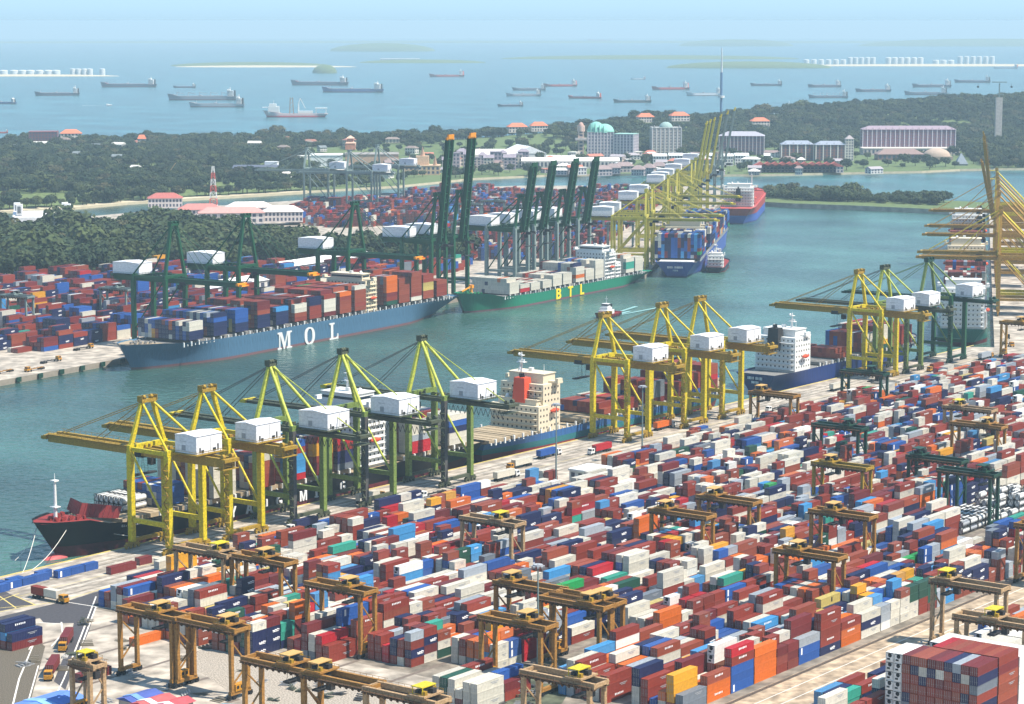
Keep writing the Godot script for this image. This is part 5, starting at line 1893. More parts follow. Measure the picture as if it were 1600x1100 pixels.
	for q in [[662, -597, 0, "yellow truck with a navy container under the left slim-masted crane", 5], [716, -611, 1, "yellow truck with a cream container between the slim-masted cranes' legs", 3], [742, -598, 0, "pale empty trailer truck behind the middle slim-masted crane", -1], [786, -596, 1, "yellow truck with a white container beside the rightmost slim-masted crane", 3],
		[812, -607, 0, "truck with a cream container on the open apron below the blue ship's stern", 3], [838, -612, 1, "truck with a blue container on the open apron below the blue ship", 6], [862, -600, 0, "truck with a bright red container standing on the open apron", 9], [930, -612, 1, "truck with an orange container between the row-of-three cranes", 8],
		[1010, -598, 0, "truck with an empty trailer right of the row-of-three cranes", -1], [1085, -606, 1, "truck with a white container on the apron under the navy ship", 3], [1180, -598, 0, "truck with a rust red container behind the dark green quay crane", 0], [1236, -596, 1, "truck with a grey container at the far end of the apron", 4]]:
		var turn: float = YAW + (PI if q[2] else 0.0)
		truck(q[3], P(q[0], q[1]), turn, cabs[int(q[0]) % 4], tg)
		if q[4] >= 0: loaded(P(q[0], q[1]), turn, [[0.4, q[4], 12.19]], [q[3].replace("yellow truck with a ", "").replace("truck with a ", "").replace("truck with an ", "").replace("container ", "forty-foot container on the truck ")])
	var hg := "hatch covers laid on the apron"
	for q in [[646, -596, M.deck_grey, "pale grey hatch cover laid on the apron near the first slim-masted crane"], [696, -595, M.tan_pale, "tan hatch cover on the apron behind the middle slim-masted crane"], [730, -594, M.deck_grey, "grey hatch cover on the apron between the middle and right slim-masted cranes"],
		[1026, -597, M.deck_grey, "grey hatch cover on the apron beside a dark green container"], [1122, -598, M.deck_grey, "pale hatch cover at the foot of the low-boomed yellow crane"], [1196, -598, M.deck_grey, "hatch cover under the dark green quay crane"]]:
		flat_rack(q[3], P(q[0], q[1]), YAW, q[2], hg)
	# sheds at the lower left
	for q in [[438, -490, 16, 10, srgb(96, 132, 206), "wide blue-roofed shed at the lower left edge", srgb(128, 172, 226)], [456, -473.4, 11, 5.4, srgb(74, 92, 160), "narrow blue-roofed shed at the lower edge, left of two striped ones", srgb(110, 150, 206)], [455, -467, 11, 5.2, srgb(196, 92, 92), "red and white striped shed roof, left of a pair at the lower edge", srgb(226, 222, 220)],
		[456, -460.8, 11, 5.2, srgb(200, 84, 90), "red and white striped shed roof, right of a pair at the lower edge", srgb(228, 226, 224)], [458, -443, 12, 12, srgb(134, 190, 218), "light blue shed roof at the lower edge between the tan cranes", srgb(150, 200, 226)]]:
		building({"called": "shed", "w": q[2], "d": q[3], "h": 3.6, "wall": srgb(190, 186, 180), "roof": q[4], "top": "gable", "rise": 0.9, "extra": [["roof_stripe", Vector3(-q[2] * 0.22, 4.25, 0), Vector3(q[2] * 0.2, 0.9, q[3] + 1.7), q[6], "gable"]]}, q[5], P(q[0], q[1]), YAW)
	clutter()

func name_strokes(o: Node3D, a: Vector3, b: Vector3, high: float, words: Array, m: Material):   # ship names too small to read: letter-sized strokes
	var n := 0
	for w in words: n += w + 1
	var d := (b - a) / float(n)
	var out := d.normalized().cross(Vector3.UP) * -0.12
	var s := MB.new()
	var r := RandomNumberGenerator.new()
	r.seed = int(a.x * 10)
	var i := 0
	for w in words:
		for k in w:
			var q := a + d * (i + 0.5) - out
			s.beam(q - Vector3(0, high / 2, 0), q + Vector3(0, high / 2, 0), d.length() * r.randf_range(0.25, 0.6))
			i += 1
		i += 1
	part("ship_name", s.mesh(m), o)

func bulb(o: Node3D, c: Dictionary):
	var b := MB.new()
	b.dome(Vector3.ZERO, 8.0, 3.2, 3.4, 14, 6)
	var x := part("bulbous_bow", b.mesh(), o, paint_of(srgb(190, 82, 84)))
	x.position = Vector3(-c.length / 2 + 11.5, -1.4, 0)

func tanks(at: Vector3, x0: float, y: float):
	var xs := []
	var cs := []
	var f := Transform3D(Basis(Vector3.UP, YAW), at)
	for i in 2:
		for j in 6:
			for k in 2:
				xs.append(f * Transform3D(Basis(), Vector3(x0 + i * 6.4, y + k * 2.6, -9 + j * 2.6)))
				cs.append(Color(0.75, 0.75, 0.73))
	many("tank_containers", box_mesh.tank, xs, cs, "white tank containers on the black ship's foredeck", "tank containers")

func loaded(at: Vector3, turn: float, boxes: Array, labels: Array):
	for i in boxes.size():
		var q: Array = boxes[i]
		var big := "40" if q[2] > 9 else "20"
		var o := thing("shipping_container", labels[i], "shipping container", at + Basis(Vector3.UP, turn) * Vector3(q[0] + 0.2, 1.42, 0), turn, "shipping containers on trucks")
		var m := paint_of((pal_lin[q[1]] * 1.0).linear_to_srgb().clamp())
		part("body", box_mesh["body" + big], o, m)
		for s in [-1, 1]:
			part("door", box_mesh["door%s%d" % [big, s]], o).set_surface_override_material(0, m)

func clutter():
	# loose gear on the ground at the lower left: pallets, frames, spreaders
	var r := RandomNumberGenerator.new()
	r.seed = 12
	var kinds := [M.dark, M.tan_pale, M.house_trim, M.engine, M.moss, M.hardware]
	var xs := []
	var cs := []
	var b := MB.new()
	for i in 4:
		b.box(Vector3(0, 0.3 + i * 0.28, -1.2 + i * 0.8), Vector3(2.4, 0.2, 0.5))
	b.box(Vector3(0, 0.1, 0), Vector3(2.6, 0.2, 3.0))
	for i in 120:
		var u := r.randf_range(440, 516)
		var v := r.randf_range(-566, -428)
		if r.randf() < 0.4:
			u = r.randf_range(520, 584)
			v = r.randf_range(-409, -388)
		if v > -520 and v < -508: continue
		xs.append(Transform3D(Basis(Vector3.UP, r.randf() * TAU).scaled(Vector3(r.randf_range(0.5, 1.6), r.randf_range(0.4, 1.2), r.randf_range(0.5, 1.5))), P(u, v, 0.02)))
		cs.append([Color(0.05, 0.05, 0.05), Color(0.2, 0.17, 0.12), Color(0.3, 0.3, 0.3), Color(0.08, 0.09, 0.06), Color(0.45, 0.43, 0.4)][r.randi() % 5])
	many("loose_gear", b.mesh(M.box), xs, cs, "scattered pallets, frames and gear on the ground at the lower left", "debris")
	# white tank stacks under the green yard crane
	xs = []
	cs = []
	var fx := []
	var fc := []
	for i in 6:
		for j in 6:
			for k in (2 if i < 5 else 1):
				xs.append(Transform3D(Basis(Vector3.UP, YAW), P(804 + i * 6.5, -408.0 + j * 2.7, 0.05 + k * 2.62)))
				cs.append(Color(0.72, 0.72, 0.70) if r.randf() < 0.85 else Color(0.4, 0.42, 0.45))
	many("tank_containers", box_mesh.tank, xs, cs, "white tank containers stacked under the green yard crane", "tank containers")
	xs = []
	cs = []
	for i in 5:
		for j in 6:
			for k in r.randi_range(1, 3):
				xs.append(Transform3D(Basis(Vector3.UP, YAW), P(846 + i * 6.5, -408.0 + j * 2.7, 0.05 + k * 2.62)))
				cs.append(Color(0.72, 0.72, 0.70))
	many("tank_containers", box_mesh.tank, xs, cs, "white tank containers stacked right of the green yard crane", "tank containers")

func yard_cranes():
	var col := {"tan": M.tan, "pale": M.tan_pale, "engine": M.ochre, "green": M.bottle_green, "brown": M.brown_steel}
	for q in [
["tan", 480.1, -492, 0.7, "leftmost tan yard crane on bare concrete, orange engine box on its leg", "the leftmost crane"],
["tan", 480.8, -469.4, 0.93, "tan yard crane on bare concrete, touching the one with the orange engine box", "the second crane"],
["tan", 460.9, -424.2, 0.75, "tan yard crane at the lower edge over pale ground, left of three in line", "the low left crane"],
["tan", 459.6, -401.6, 0.06, "tan yard crane at the lower edge, middle of three in line", "the low middle crane"],
["pale", 458.2, -379, 0.9, "pale tan yard crane at the lower edge beside the stack of cream containers", "the low right crane"],
["tan", 536.6, -469.4, 0.75, "tan yard crane with a yellow hoist roof standing alone over navy and cream containers", "the lone crane"],
["pale", 548.5, -537.2, 0.9, "pale yard crane under the leftmost yellow quay crane, over cream stacks", "the pale quayside crane"],
["tan", 550.9, -514.6, 0.6, "brown yard crane over a navy container, in front of the second yellow quay crane", "the brown quayside crane"],
["pale", 641.7, -492, 0.75, "pale yard crane in the rows in front of the rightmost green-legged quay crane", "the middle pale crane"],
["tan", 572.2, -424.2, 0.1, "tan yard crane behind the crane cluster, hoist at its left end", "the back cluster crane"],
["tan", 570, -401.6, 0.88, "long tan yard crane behind the crane cluster, hoist at its right end", "the long cluster crane"],
["tan", 564.5, -401.6, 0.85, "tan yard crane in the middle of the crane cluster, below the long back girder", "the middle cluster crane"],
["tan", 535.6, -401.6, 0.75, "tan yard crane at the left of the crane cluster beside orange containers", "the left cluster crane"],
["pale", 495.4, -356.4, 0.85, "pale yellow-roofed yard crane in front of the crane cluster, over dark green ground", "the front cluster crane"],
["tan", 691.5, -446.8, 0.1, "left one of twin tan yard cranes in mid yard, hoist at its left", "the left twin crane"],
["tan", 722.2, -446.8, 0.15, "tan yard crane just behind its twin in mid yard, over blue containers", "the right twin crane"],
["tan", 724.4, -401.6, 0.3, "tan yard crane right of the middle over green and orange containers", "the right middle crane"],
["tan", 662.5, -379, 0.25, "tan yard crane over straw yellow containers near the pale road", "the straw-stack crane"],
["pale", 654.7, -318.8, 0.06, "thin pale yard crane straddling the pale road at the right", "the roadway crane"],
["engine", 804.8, -446.8, 0.2, "slim golden-brown yard crane far back over orange and cream containers", "the slim golden crane"],
["tan", 922.1, -446.8, 0.75, "rust brown yard crane near the right edge in the far rows", "the far right brown crane"],
["pale", 959.5, -469.4, 0.2, "pale brown yard crane just behind the rust brown one at the far right", "the pale far right crane"],
["green", 1028.8, -559.8, 0.75, "dark green yard crane farthest back, next to the apron", "the farthest green crane"],
["green", 883.4, -492, 0.75, "dark green yard crane in the far rows left of the slim golden crane", "the second green crane"],
["green", 839.7, -424.2, 0.05, "dark green yard crane with a golden container on its left end, behind another green one", "the green crane behind the tanks"],
["green", 821.5, -401.6, 0.9, "dark green yard crane standing over stacked white tanks", "the green crane over the tanks"],
["tan", 943.2, -559.8, 0.1, "tan yard crane beside the apron below the navy ship's stern", "the crane below the navy stern"],
["tan", 746, -333.8, 0.6, "tan yard crane cut by the right edge, orange engine box at its foot", "the right edge crane"],
["pale", 618.7, -292.8, 0.5, "pale yard crane girder over the white refrigerated stacks at the right edge", "the crane over the white stacks"],
["brown", 1253.1, -582.4, 0.5, "brown gantry far right on the wide pale quay", "the brown gantry on the far quay"],
	]:
		var c := {"main": col[q[0]], "trolley": q[3], "engine": -1.0 if int(q[1]) % 2 else 1.0}
		if q[0] == "green": c.merge({"roof": M.bottle_green, "engine_mat": M.bottle_green})
		if q[0] == "pale": c.merge({"roof": M.yellow})
		var o := yard_crane(c, q[4], P(q[1], q[2]), "yard cranes over the stacks")
		cranes.append([o, q[5], q[1], q[2]])
	var small := yard_crane({"main": M.tan_pale, "span": 7.0, "base": 5.0, "height": 15.0, "trolley": 0.6, "roof": M.yellow}, "small narrow tan gantry at the lower left above a red trailer", P(441, -478), "yard cranes over the stacks")
	cranes.append([small, "the small lower-left gantry", 441, -478])

func far_terminal():
	var o2 := Vector2(-228.57, 1336.72)
	var bd := Vector2(0.51934, 0.85452)
	var nn := Vector2(-0.85452, 0.51934)
	var turn := atan2(bd.y, bd.x)
	var green := {"gauge": 24.0, "base": 18.0, "girder": 41.0, "leg": 2.1, "apex": 72.0, "apex_w": 2.4, "reach": 46.0, "back": 20.0, "boom_w": 2.6, "boom_h": 3.0, "frame_w": 1.5, "house": Vector3(12, 6.5, 20), "house_z": 8.0,
		"main": M.deep_green, "second": M.deep_green, "bright": M.deep_green, "rail": M.bottle_green, "tip": M.signal_orange, "stay": M.deep_green, "trolley": -20.0}
	var up := green.duplicate()
	up.merge({"raised": 84.0, "reach": 70.0}, true)
	var up2 := green.duplicate()
	up2.merge({"raised": 80.0, "reach": 46.0, "tip": M.deep_green, "main": M.grey_green, "apex": 64.0}, true)
	var grp := "dark green cranes across the channel"
	for q in [[66, green, "dark green quay crane behind the blue ship's bow, boom down with an orange tip"], [135, green, "dark green quay crane over the blue ship's middle, boom down with an orange tip"], [250, green, "dark green quay crane before the trees, boom down, nearest the blue ship's stern"],
		[348, up, "dark green crane with its boom raised and orange tip, left of two tall ones"], [376, up, "dark green crane with its boom raised and orange tip, right of two tall ones"],
		[458, up2, "grey-green crane with raised boom behind the green ship, first of four"], [485, up2, "grey-green crane with raised boom behind the green ship, second of four"], [518, up2, "grey-green crane with raised boom behind the green ship, third of four"], [549, up2, "grey-green crane with raised boom behind the green ship, last of four at the right"]]:
		var p = o2 + bd * q[0] + nn * 15.0
		quay_crane(q[1], q[2], W(p.x, p.y), turn + PI, grp)
	var lime := green.duplicate()
	lime.merge({"gauge": 26.0, "girder": 40.0, "apex": 60.0, "leg": 1.5, "reach": 50.0, "main": M.pale_lime, "second": M.pale_lime, "bright": M.pale_lime, "rail": M.moss, "tip": M.yellow, "stay": M.pale_lime, "boom_h": 2.0, "house": Vector3(12, 6.5, 16)}, true)
	var limeup := lime.duplicate()
	limeup.merge({"raised": 80.0, "reach": 56.0}, true)
	var greyup := limeup.duplicate()
	greyup.merge({"main": M.grey_green, "second": M.grey_green, "bright": M.grey_green, "stay": M.grey_green}, true)
	var e0 := Vector2(100, 1800)
	var qd := Vector2(0.163, 0.987)
	var qn := Vector2(-0.987, 0.163)
	for q in [[40, lime, "pale yellow-green crane left of the blue stack ship, nearest of its row"], [86, lime, "pale yellow-green crane second in the row beside the blue stack ship"], [210, lime, "pale yellow-green crane third in the row beside the blue stack ship"], [290, lime, "pale yellow-green crane fourth in the row, boom towards the red-decked ship"],
		[430, limeup, "pale yellow-green crane with raised boom, left of the raised group"], [470, limeup, "pale yellow-green crane with raised boom, second of the raised group"], [520, limeup, "pale yellow-green crane with raised boom, third of the raised group"], [600, limeup, "pale yellow-green crane with raised boom, rightmost and tallest of the raised group"], [690, greyup, "grey crane with raised boom at the far end of the quay, left one"], [790, greyup, "grey crane with raised boom at the far end of the quay, right one"]]:
		var p: Vector2 = e0 + qd * q[0] + qn * 16.0
		quay_crane(q[1], q[2], W(p.x, p.y), atan2(qd.y, qd.x) + PI, "pale cranes along the far side quay")
	var grey := lime.duplicate()
	grey.merge({"main": M.grey_green, "second": M.grey_green, "bright": M.grey_green, "rail": M.grey_green, "tip": M.grey_green, "stay": M.grey_green}, true)
	for q in [[-196, 2440, "grey-green crane far behind the trees, left of three"], [-150, 2400, "grey-green crane far behind the trees, middle of three"], [-128, 2500, "grey-green crane far behind the trees, right of three"]]:
		quay_crane(grey, q[2], W(q[0], q[1]), deg_to_rad(75), "grey cranes on the back quay")

	# the two ships on the channel side
	var mt := turn
	var m0 := Vector3(-132.5, 0, 0)
	var mc := P(1082, -982, WATER)
	var c1 := {"length": 324.0, "beam": 40.0, "deck": 12.2, "sheer": 2.6, "hull": hull_paint(srgb(80, 120, 150)), "boot_h": 1.3, "boot": paint_of(srgb(118, 84, 86)), "deck_mat": M.deck_grey, "fc": 0.08, "fc_rise": 0.6, "fc_mat": M.deck_tan, "fore_mast": false, "rake": 10.0, "counter": 22.0, "winch": M.deck_grey,
		"posts": [[-130.0, 150.0]], "hatches": [[-120.0, 52.0, 12, M.deck_grey], [74.0, 148.0, 5, M.deck_grey]],
		"houses": [{"x": 61.0, "size": Vector3(12, 24, 30), "mat": M.cream, "wing": 40.0}], "letters": []}
	for q in [["M", 1045], ["O", 1070], ["L", 1095]]:
		c1.letters.append([q[0], (q[1] - 1082) * 1.005, 4.6, 10.2, M.ship_white, "Droid Serif", 700, 1.1])
	ship(c1, "huge light blue container ship lettered in white, loaded with brick red containers across the channel", mc, mt)
	cargo(c1, mc, mt, [[-128, -108, 3, 4, "blue", 2.2], [-106, -66, 4, 5, "blue", 2.2], [-64, -28, 4, 6, "ship_red", 2.2], [-26, 20, 5, 6, "ship_red", 2.2], [20, 52, 6, 6, "ship_red", 2.2], [72, 128, 5, 7, "ship_red", 2.2], [128, 146, 3, 4, "ship_red", 2.2]], "brick red containers stacked high on the light blue ship", 41)
	var gc := P(1367, -994, WATER)
	var c2 := {"length": 250.0, "beam": 32.0, "deck": 7.6, "sheer": 4.0, "hull": hull_paint(srgb(34, 138, 106)), "boot_h": 0.9, "boot": paint_of(srgb(120, 78, 88)), "deck_mat": M.deck_grey, "fc": 0.09, "fc_rise": 2.2, "fc_mat": M.deck_green, "fore_mast": false, "winch": M.deck_green, "counter": 16.0,
		"hatches": [[-96.0, 40.0, 9, M.deck_grey], [78.0, 106.0, 2, M.deck_grey]], "posts": [[-90.0, 106.0]],
		"houses": [{"x": 62.0, "size": Vector3(16, 24, 24), "wing": 32.0}, {"x": 72.0, "size": Vector3(8, 14, 26), "wing": 20.0, "boats": false}], "deck_cranes": [[-108.0, 0.0, 9.0, M.signal_orange]], "letters": []}
	for q in [["B", 1347], ["T", 1364], ["L", 1380]]:
		c2.letters.append([q[0], q[1] - 1367, 3.9, 7.4, M.letter_yellow, "Droid Sans", 700, 1.3])
	ship(c2, "green container ship lettered in yellow, with white refrigerated boxes and a white bridge", gc, mt)
	cargo(c2, gc, mt, [[-84, -40, 2, 4, "white", 2.0], [-40, 4, 2, 3, "white", 2.0], [6, 50, 3, 5, "white", 2.0], [80, 108, 3, 5, "white", 2.0]], "white and orange containers on the green ship", 42)
	# the stern-on blue ship and the red-decked one
	var bc := Vector2(124, 1809) + qd * 172.0
	var qt := atan2(qd.y, qd.x) + PI
	var c3 := {"length": 346.0, "beam": 36.0, "deck": 12.0, "sheer": 2.0, "hull": hull_paint(srgb(78, 104, 184)), "boot_h": 0.8, "boot": paint_of(srgb(60, 70, 120)), "deck_mat": M.deck_grey, "fc": 0.07, "fc_rise": 1.0, "counter": 6.0,
		"houses": [{"x": 96.0, "size": Vector3(16, 26, 30), "mat": M.cream, "wing": 36.0}], "posts": [[-120.0, 160.0]]}
	var s3 := ship(c3, "blue ship seen stern-on, packed high with blue and red containers", W(bc.x, bc.y, WATER), qt)
	name_strokes(s3, Vector3(172.4, 7.8, 6.5), Vector3(172.4, 7.8, -6.5), 1.5, [5, 7], M.ship_white)
	name_strokes(s3, Vector3(171.8, 5.4, 2.4), Vector3(171.8, 5.4, -2.4), 1.2, [6], M.ship_white)
	part("mooring_deck", bx(Vector3(160, 11.6, 0), Vector3(20, 1.2, 26), M.ship_white), s3)
	cargo(c3, W(bc.x, bc.y, WATER), qt, [[-150, 84, 5, 6, "blue", 2.2], [108, 162, 7, 7, "blue", 1.6]], "blue and purple containers stacked on the stern-on ship", 43)
	var rc := Vector2(214, 2290) + qd * 118.0
	var c4 := {"length": 236.0, "beam": 34.0, "deck": 15.0, "sheer": 3.0, "hull": hull_paint(srgb(70, 98, 176)), "boot_h": 0.8, "boot": paint_of(srgb(60, 70, 120)), "deck_mat": paint_of(srgb(190, 84, 76)), "fc": 0.08, "fc_rise": 2.0, "fc_mat": paint_of(srgb(176, 72, 64)), "band": paint_of(srgb(70, 98, 176)), "band_h": 8.0, "counter": 6.0,
		"hatches": [[-96.0, 56.0, 8, paint_of(srgb(190, 84, 76))]], "houses": [{"x": 78.0, "size": Vector3(16, 22, 28)}], "funnels": [{"at": Vector3(90, 20, 0), "size": Vector3(5, 12, 5), "mat": M.black}]}
	c4.hull = hull_paint(srgb(186, 76, 70))
	ship(c4, "empty ship with a red deck and blue hull beyond the stern-on one", W(rc.x, rc.y, WATER), qt)
	var bk := {"called": "bunker_barge", "category": "barge", "length": 74.0, "beam": 15.0, "deck": 4.0, "sheer": 1.0, "hull": hull_paint(srgb(52, 64, 78)), "boot_h": 0.6, "deck_mat": M.deck_red, "stations": 14, "rake": 3.0, "counter": 2.0,
		"houses": [{"x": 22.0, "size": Vector3(10, 11, 12), "wing": 14.0, "boats": false}], "deck_cranes": [[-14.0, 0.0, 9.0, M.ship_white], [2.0, 3.0, 7.0, M.deck_red]], "masts": [Vector3(18, 12, 0)]}
	ship(bk, "small dark bunker barge with white cranes lying beside the stern-on blue ship", W(162, 1880, WATER), qt)
	tug("red-hulled tugboat with a white wheelhouse alone in the channel", P(1290, -893, WATER), YAW + 0.15)
	# quay furniture across the channel
	var fr := MB.new()
	for i in 46:
		var p := o2 + bd * (-190.0 + i * 17.0) - nn * 0.4
		fr.obox(Transform3D(Basis(Vector3.UP, turn), W(p.x, p.y, -1.2)), Vector3(3.4, 2.6, 0.9))
	var ft := part(numbered("quay_fenders"), fr.mesh(M.bottle_green), self)
	tag(ft, "row of dark green rubber fenders along the quay wall across the channel", "fenders", "", "stuff")
	for q in [[-20, 24, 0, "yellow-brown trailer truck on the far apron left of the blue ship's bow"], [-62, 18, 1, "yellow truck by the quay edge at the left, across the channel"], [-46, 10, 1, "yellow truck nearest the quay edge, across the channel"], [30, 44, 0, "grey trailer truck below the container rows across the channel"]]:
		var p: Vector2 = o2 + bd * q[0] + nn * q[1]
		truck(q[3], W(p.x, p.y), turn + (0.1 if q[2] else PI), M.engine, "trucks across the channel", q[2] == 0)
	# container rows
	far_rows([[-322, 1359], [-264, 1381], [-236, 1414], [-162, 1632], [-39, 1826], [-33, 1885], [-179, 1807], [-274, 1826], [-329, 1753], [-402, 1703]], o2 + nn * 58.0, bd, nn, 12, 25.0, -240, 620, "far", "rows of navy and rust red containers across the channel", 51, 2, 5, 0.05)
	far_rows([[-51, 1905], [83, 1936], [115, 2109], [208, 2683], [116, 2724], [22, 2745], [-44, 2724], [-134, 2513], [-209, 2443], [-227, 2294], [-166, 2215], [-96, 2243], [-37, 2109]], o2 + bd * 600.0 + nn * 40.0, Vector2(0.163, 0.987), Vector2(-0.987, 0.163), 26, 22.0, -60, 760, "far", "hazy pink and blue container rows on the far terminal", 52, 2, 5, 0.04)
	var steel := {"main": M.grey_green, "roof": M.house_trim, "engine_mat": M.grey_green}
	var k := 0
	for q in [[-10, 96, "pale grey yard crane in the rows at the left edge across the channel"], [12, 150, "pale grey yard crane behind the first one across the channel"], [86, 146, "pale grey yard crane over blue containers left of the dark green crane"], [150, 120, "pale grey yard crane between the dark green quay cranes"], [96, 220, "grey yard crane at the wood's edge across the channel"], [36, 200, "grey yard crane in the upper left rows across the channel"]]:
		var p: Vector2 = o2 + bd * q[0] + nn * q[1]
		steel.trolley = 0.2 + 0.12 * k
		k += 1
		yard_crane(steel, q[2], W(p.x, p.y), "grey yard cranes across the channel", turn)
	for i in 14:
		var x := -40.0 + (i % 7) * 22.0
		var d := 2030.0 + (i / 7) * 170.0 + (i % 3) * 40.0
		var o := yard_crane({"main": M.grey_green, "roof": M.house_trim, "engine_mat": M.grey_green, "trolley": 0.3 + 0.05 * i}, "hazy grey yard crane among the far pink container rows", W(x, d), "hazy grey yard cranes", 1.4)
	for q in [["low white warehouse roof behind the light blue ship", 300, 150, 90, 26], ["long white shed roof among the trees behind the dark green cranes", 470, 190, 110, 24]]:
		var p: Vector2 = o2 + bd * q[1] + nn * q[2]
		building({"called": "warehouse", "w": q[3], "d": q[4], "h": 8.0, "wall": srgb(206, 204, 200), "roof": srgb(236, 234, 232), "top": "gable", "rise": 3.0, "floors": 1, "bays": 12}, q[0], W(p.x, p.y), turn)

func right_quay():
	var q0 := Vector2(283, 1395)
	var qd := Vector2(0.19, 0.982)
	var qn := Vector2(-0.982, 0.19)
	var turn := atan2(qd.y, qd.x)
	var base := {"gauge": 26.0, "base": 18.0, "girder": 38.0, "leg": 2.0, "apex": 66.0, "apex_w": 2.4, "reach": 48.0, "back": 26.0, "boom_w": 2.4, "boom_h": 2.4, "frame_w": 1.3, "house": Vector3(13, 7, 14), "house_z": 8.0,
		"main": M.brown_steel, "second": M.brown_steel, "bright": M.brown_steel, "rail": M.brown_steel, "tip": M.brown_steel, "stay": M.brown_steel, "trolley": -26.0}
	var yel := base.duplicate()
	yel.merge({"main": M.yellow, "second": M.ochre, "bright": M.yellow, "tip": M.ochre, "stay": M.yellow}, true)
	var up := yel.duplicate()
	up.merge({"raised": 82.0, "reach": 58.0}, true)
	var upb := base.duplicate()
	upb.merge({"raised": 78.0, "reach": 44.0}, true)
	for q in [[165, base, "brown crane on the right-hand quay, its low boom nearest of the stack of booms"], [200, yel, "yellow crane on the right-hand quay with an ochre boom over the red containers"], [335, base, "brown crane on the right-hand quay, third boom up"], [410, base, "brown crane on the right-hand quay, fourth boom up"], [470, upb, "brown crane on the right-hand quay with its boom raised"], [510, up, "yellow crane on the right-hand quay with raised boom, nearer of two"], [560, base, "brown crane on the right-hand quay, topmost low boom"], [620, up, "yellow crane on the right-hand quay with raised boom, farther and taller of two"]]:
		var p: Vector2 = q0 + qd * q[0] - qn * 16.0
		quay_crane(q[1], q[2], W(p.x, p.y), turn, "cranes on the right-hand quay")
	var hulls := [[20, 150, hull_paint(srgb(40, 116, 104)), "teal-hulled ship at the corner of the right-hand quay, mostly hidden by cranes", "blue", 40.0, 1, 2], [190, 230, hull_paint(srgb(60, 74, 120)), "ship with red and blue container stacks at the right-hand quay", "ship_red", -30.0, 4, 5], [440, 260, hull_paint(srgb(150, 60, 66)), "red ship with a broad white bridge at the far right-hand quay", "ship_red", -40.0, 4, 5]]
	var k := 0
	for h in hulls:
		var p: Vector2 = q0 + qd * (h[0] + h[1] / 2.0) + qn * 19.0
		var c := {"length": float(h[1]), "beam": 30.0, "deck": 11.0, "hull": h[2], "deck_mat": M.deck_grey, "fc": 0.08, "fc_rise": 1.5, "posts": [[-h[1] * 0.36, h[1] * 0.44]], "houses": [{"x": h[5] + 20.0, "size": Vector3(15, 29, 26), "wing": 31.0, "mat": M.cream if k == 1 else M.ship_white}]}
		ship(c, h[3], W(p.x, p.y, WATER), turn + PI)
		cargo(c, W(p.x, p.y, WATER), turn + PI, [[-h[1] * 0.38, h[5] + 9.0, h[6], h[7], h[4], 2.0], [h[5] + 31.0, h[1] * 0.46, h[6], h[7], h[4], 2.0]], ["blue containers on the teal ship", "red and blue containers on the ship at the right-hand quay", "red containers on the ship with the broad white bridge"][k], 61 + k)
		k += 1
	far_rows([[355, 1460], [520, 1460], [760, 2500], [560, 2500]], Vector2(360, 1460), qd, Vector2(0.982, -0.19), 7, 26.0, 60, 950, "", "container rows behind the right-hand quay", 62, 2, 4, 0.1)
	truck("dark truck on the wide pale quay at the far right", W(300, 1440), turn, M.dark, "trucks on the right-hand quay")
	truck("yellow truck on the wide pale quay near the corner", W(292, 1405), turn + 0.4, M.engine, "trucks on the right-hand quay")

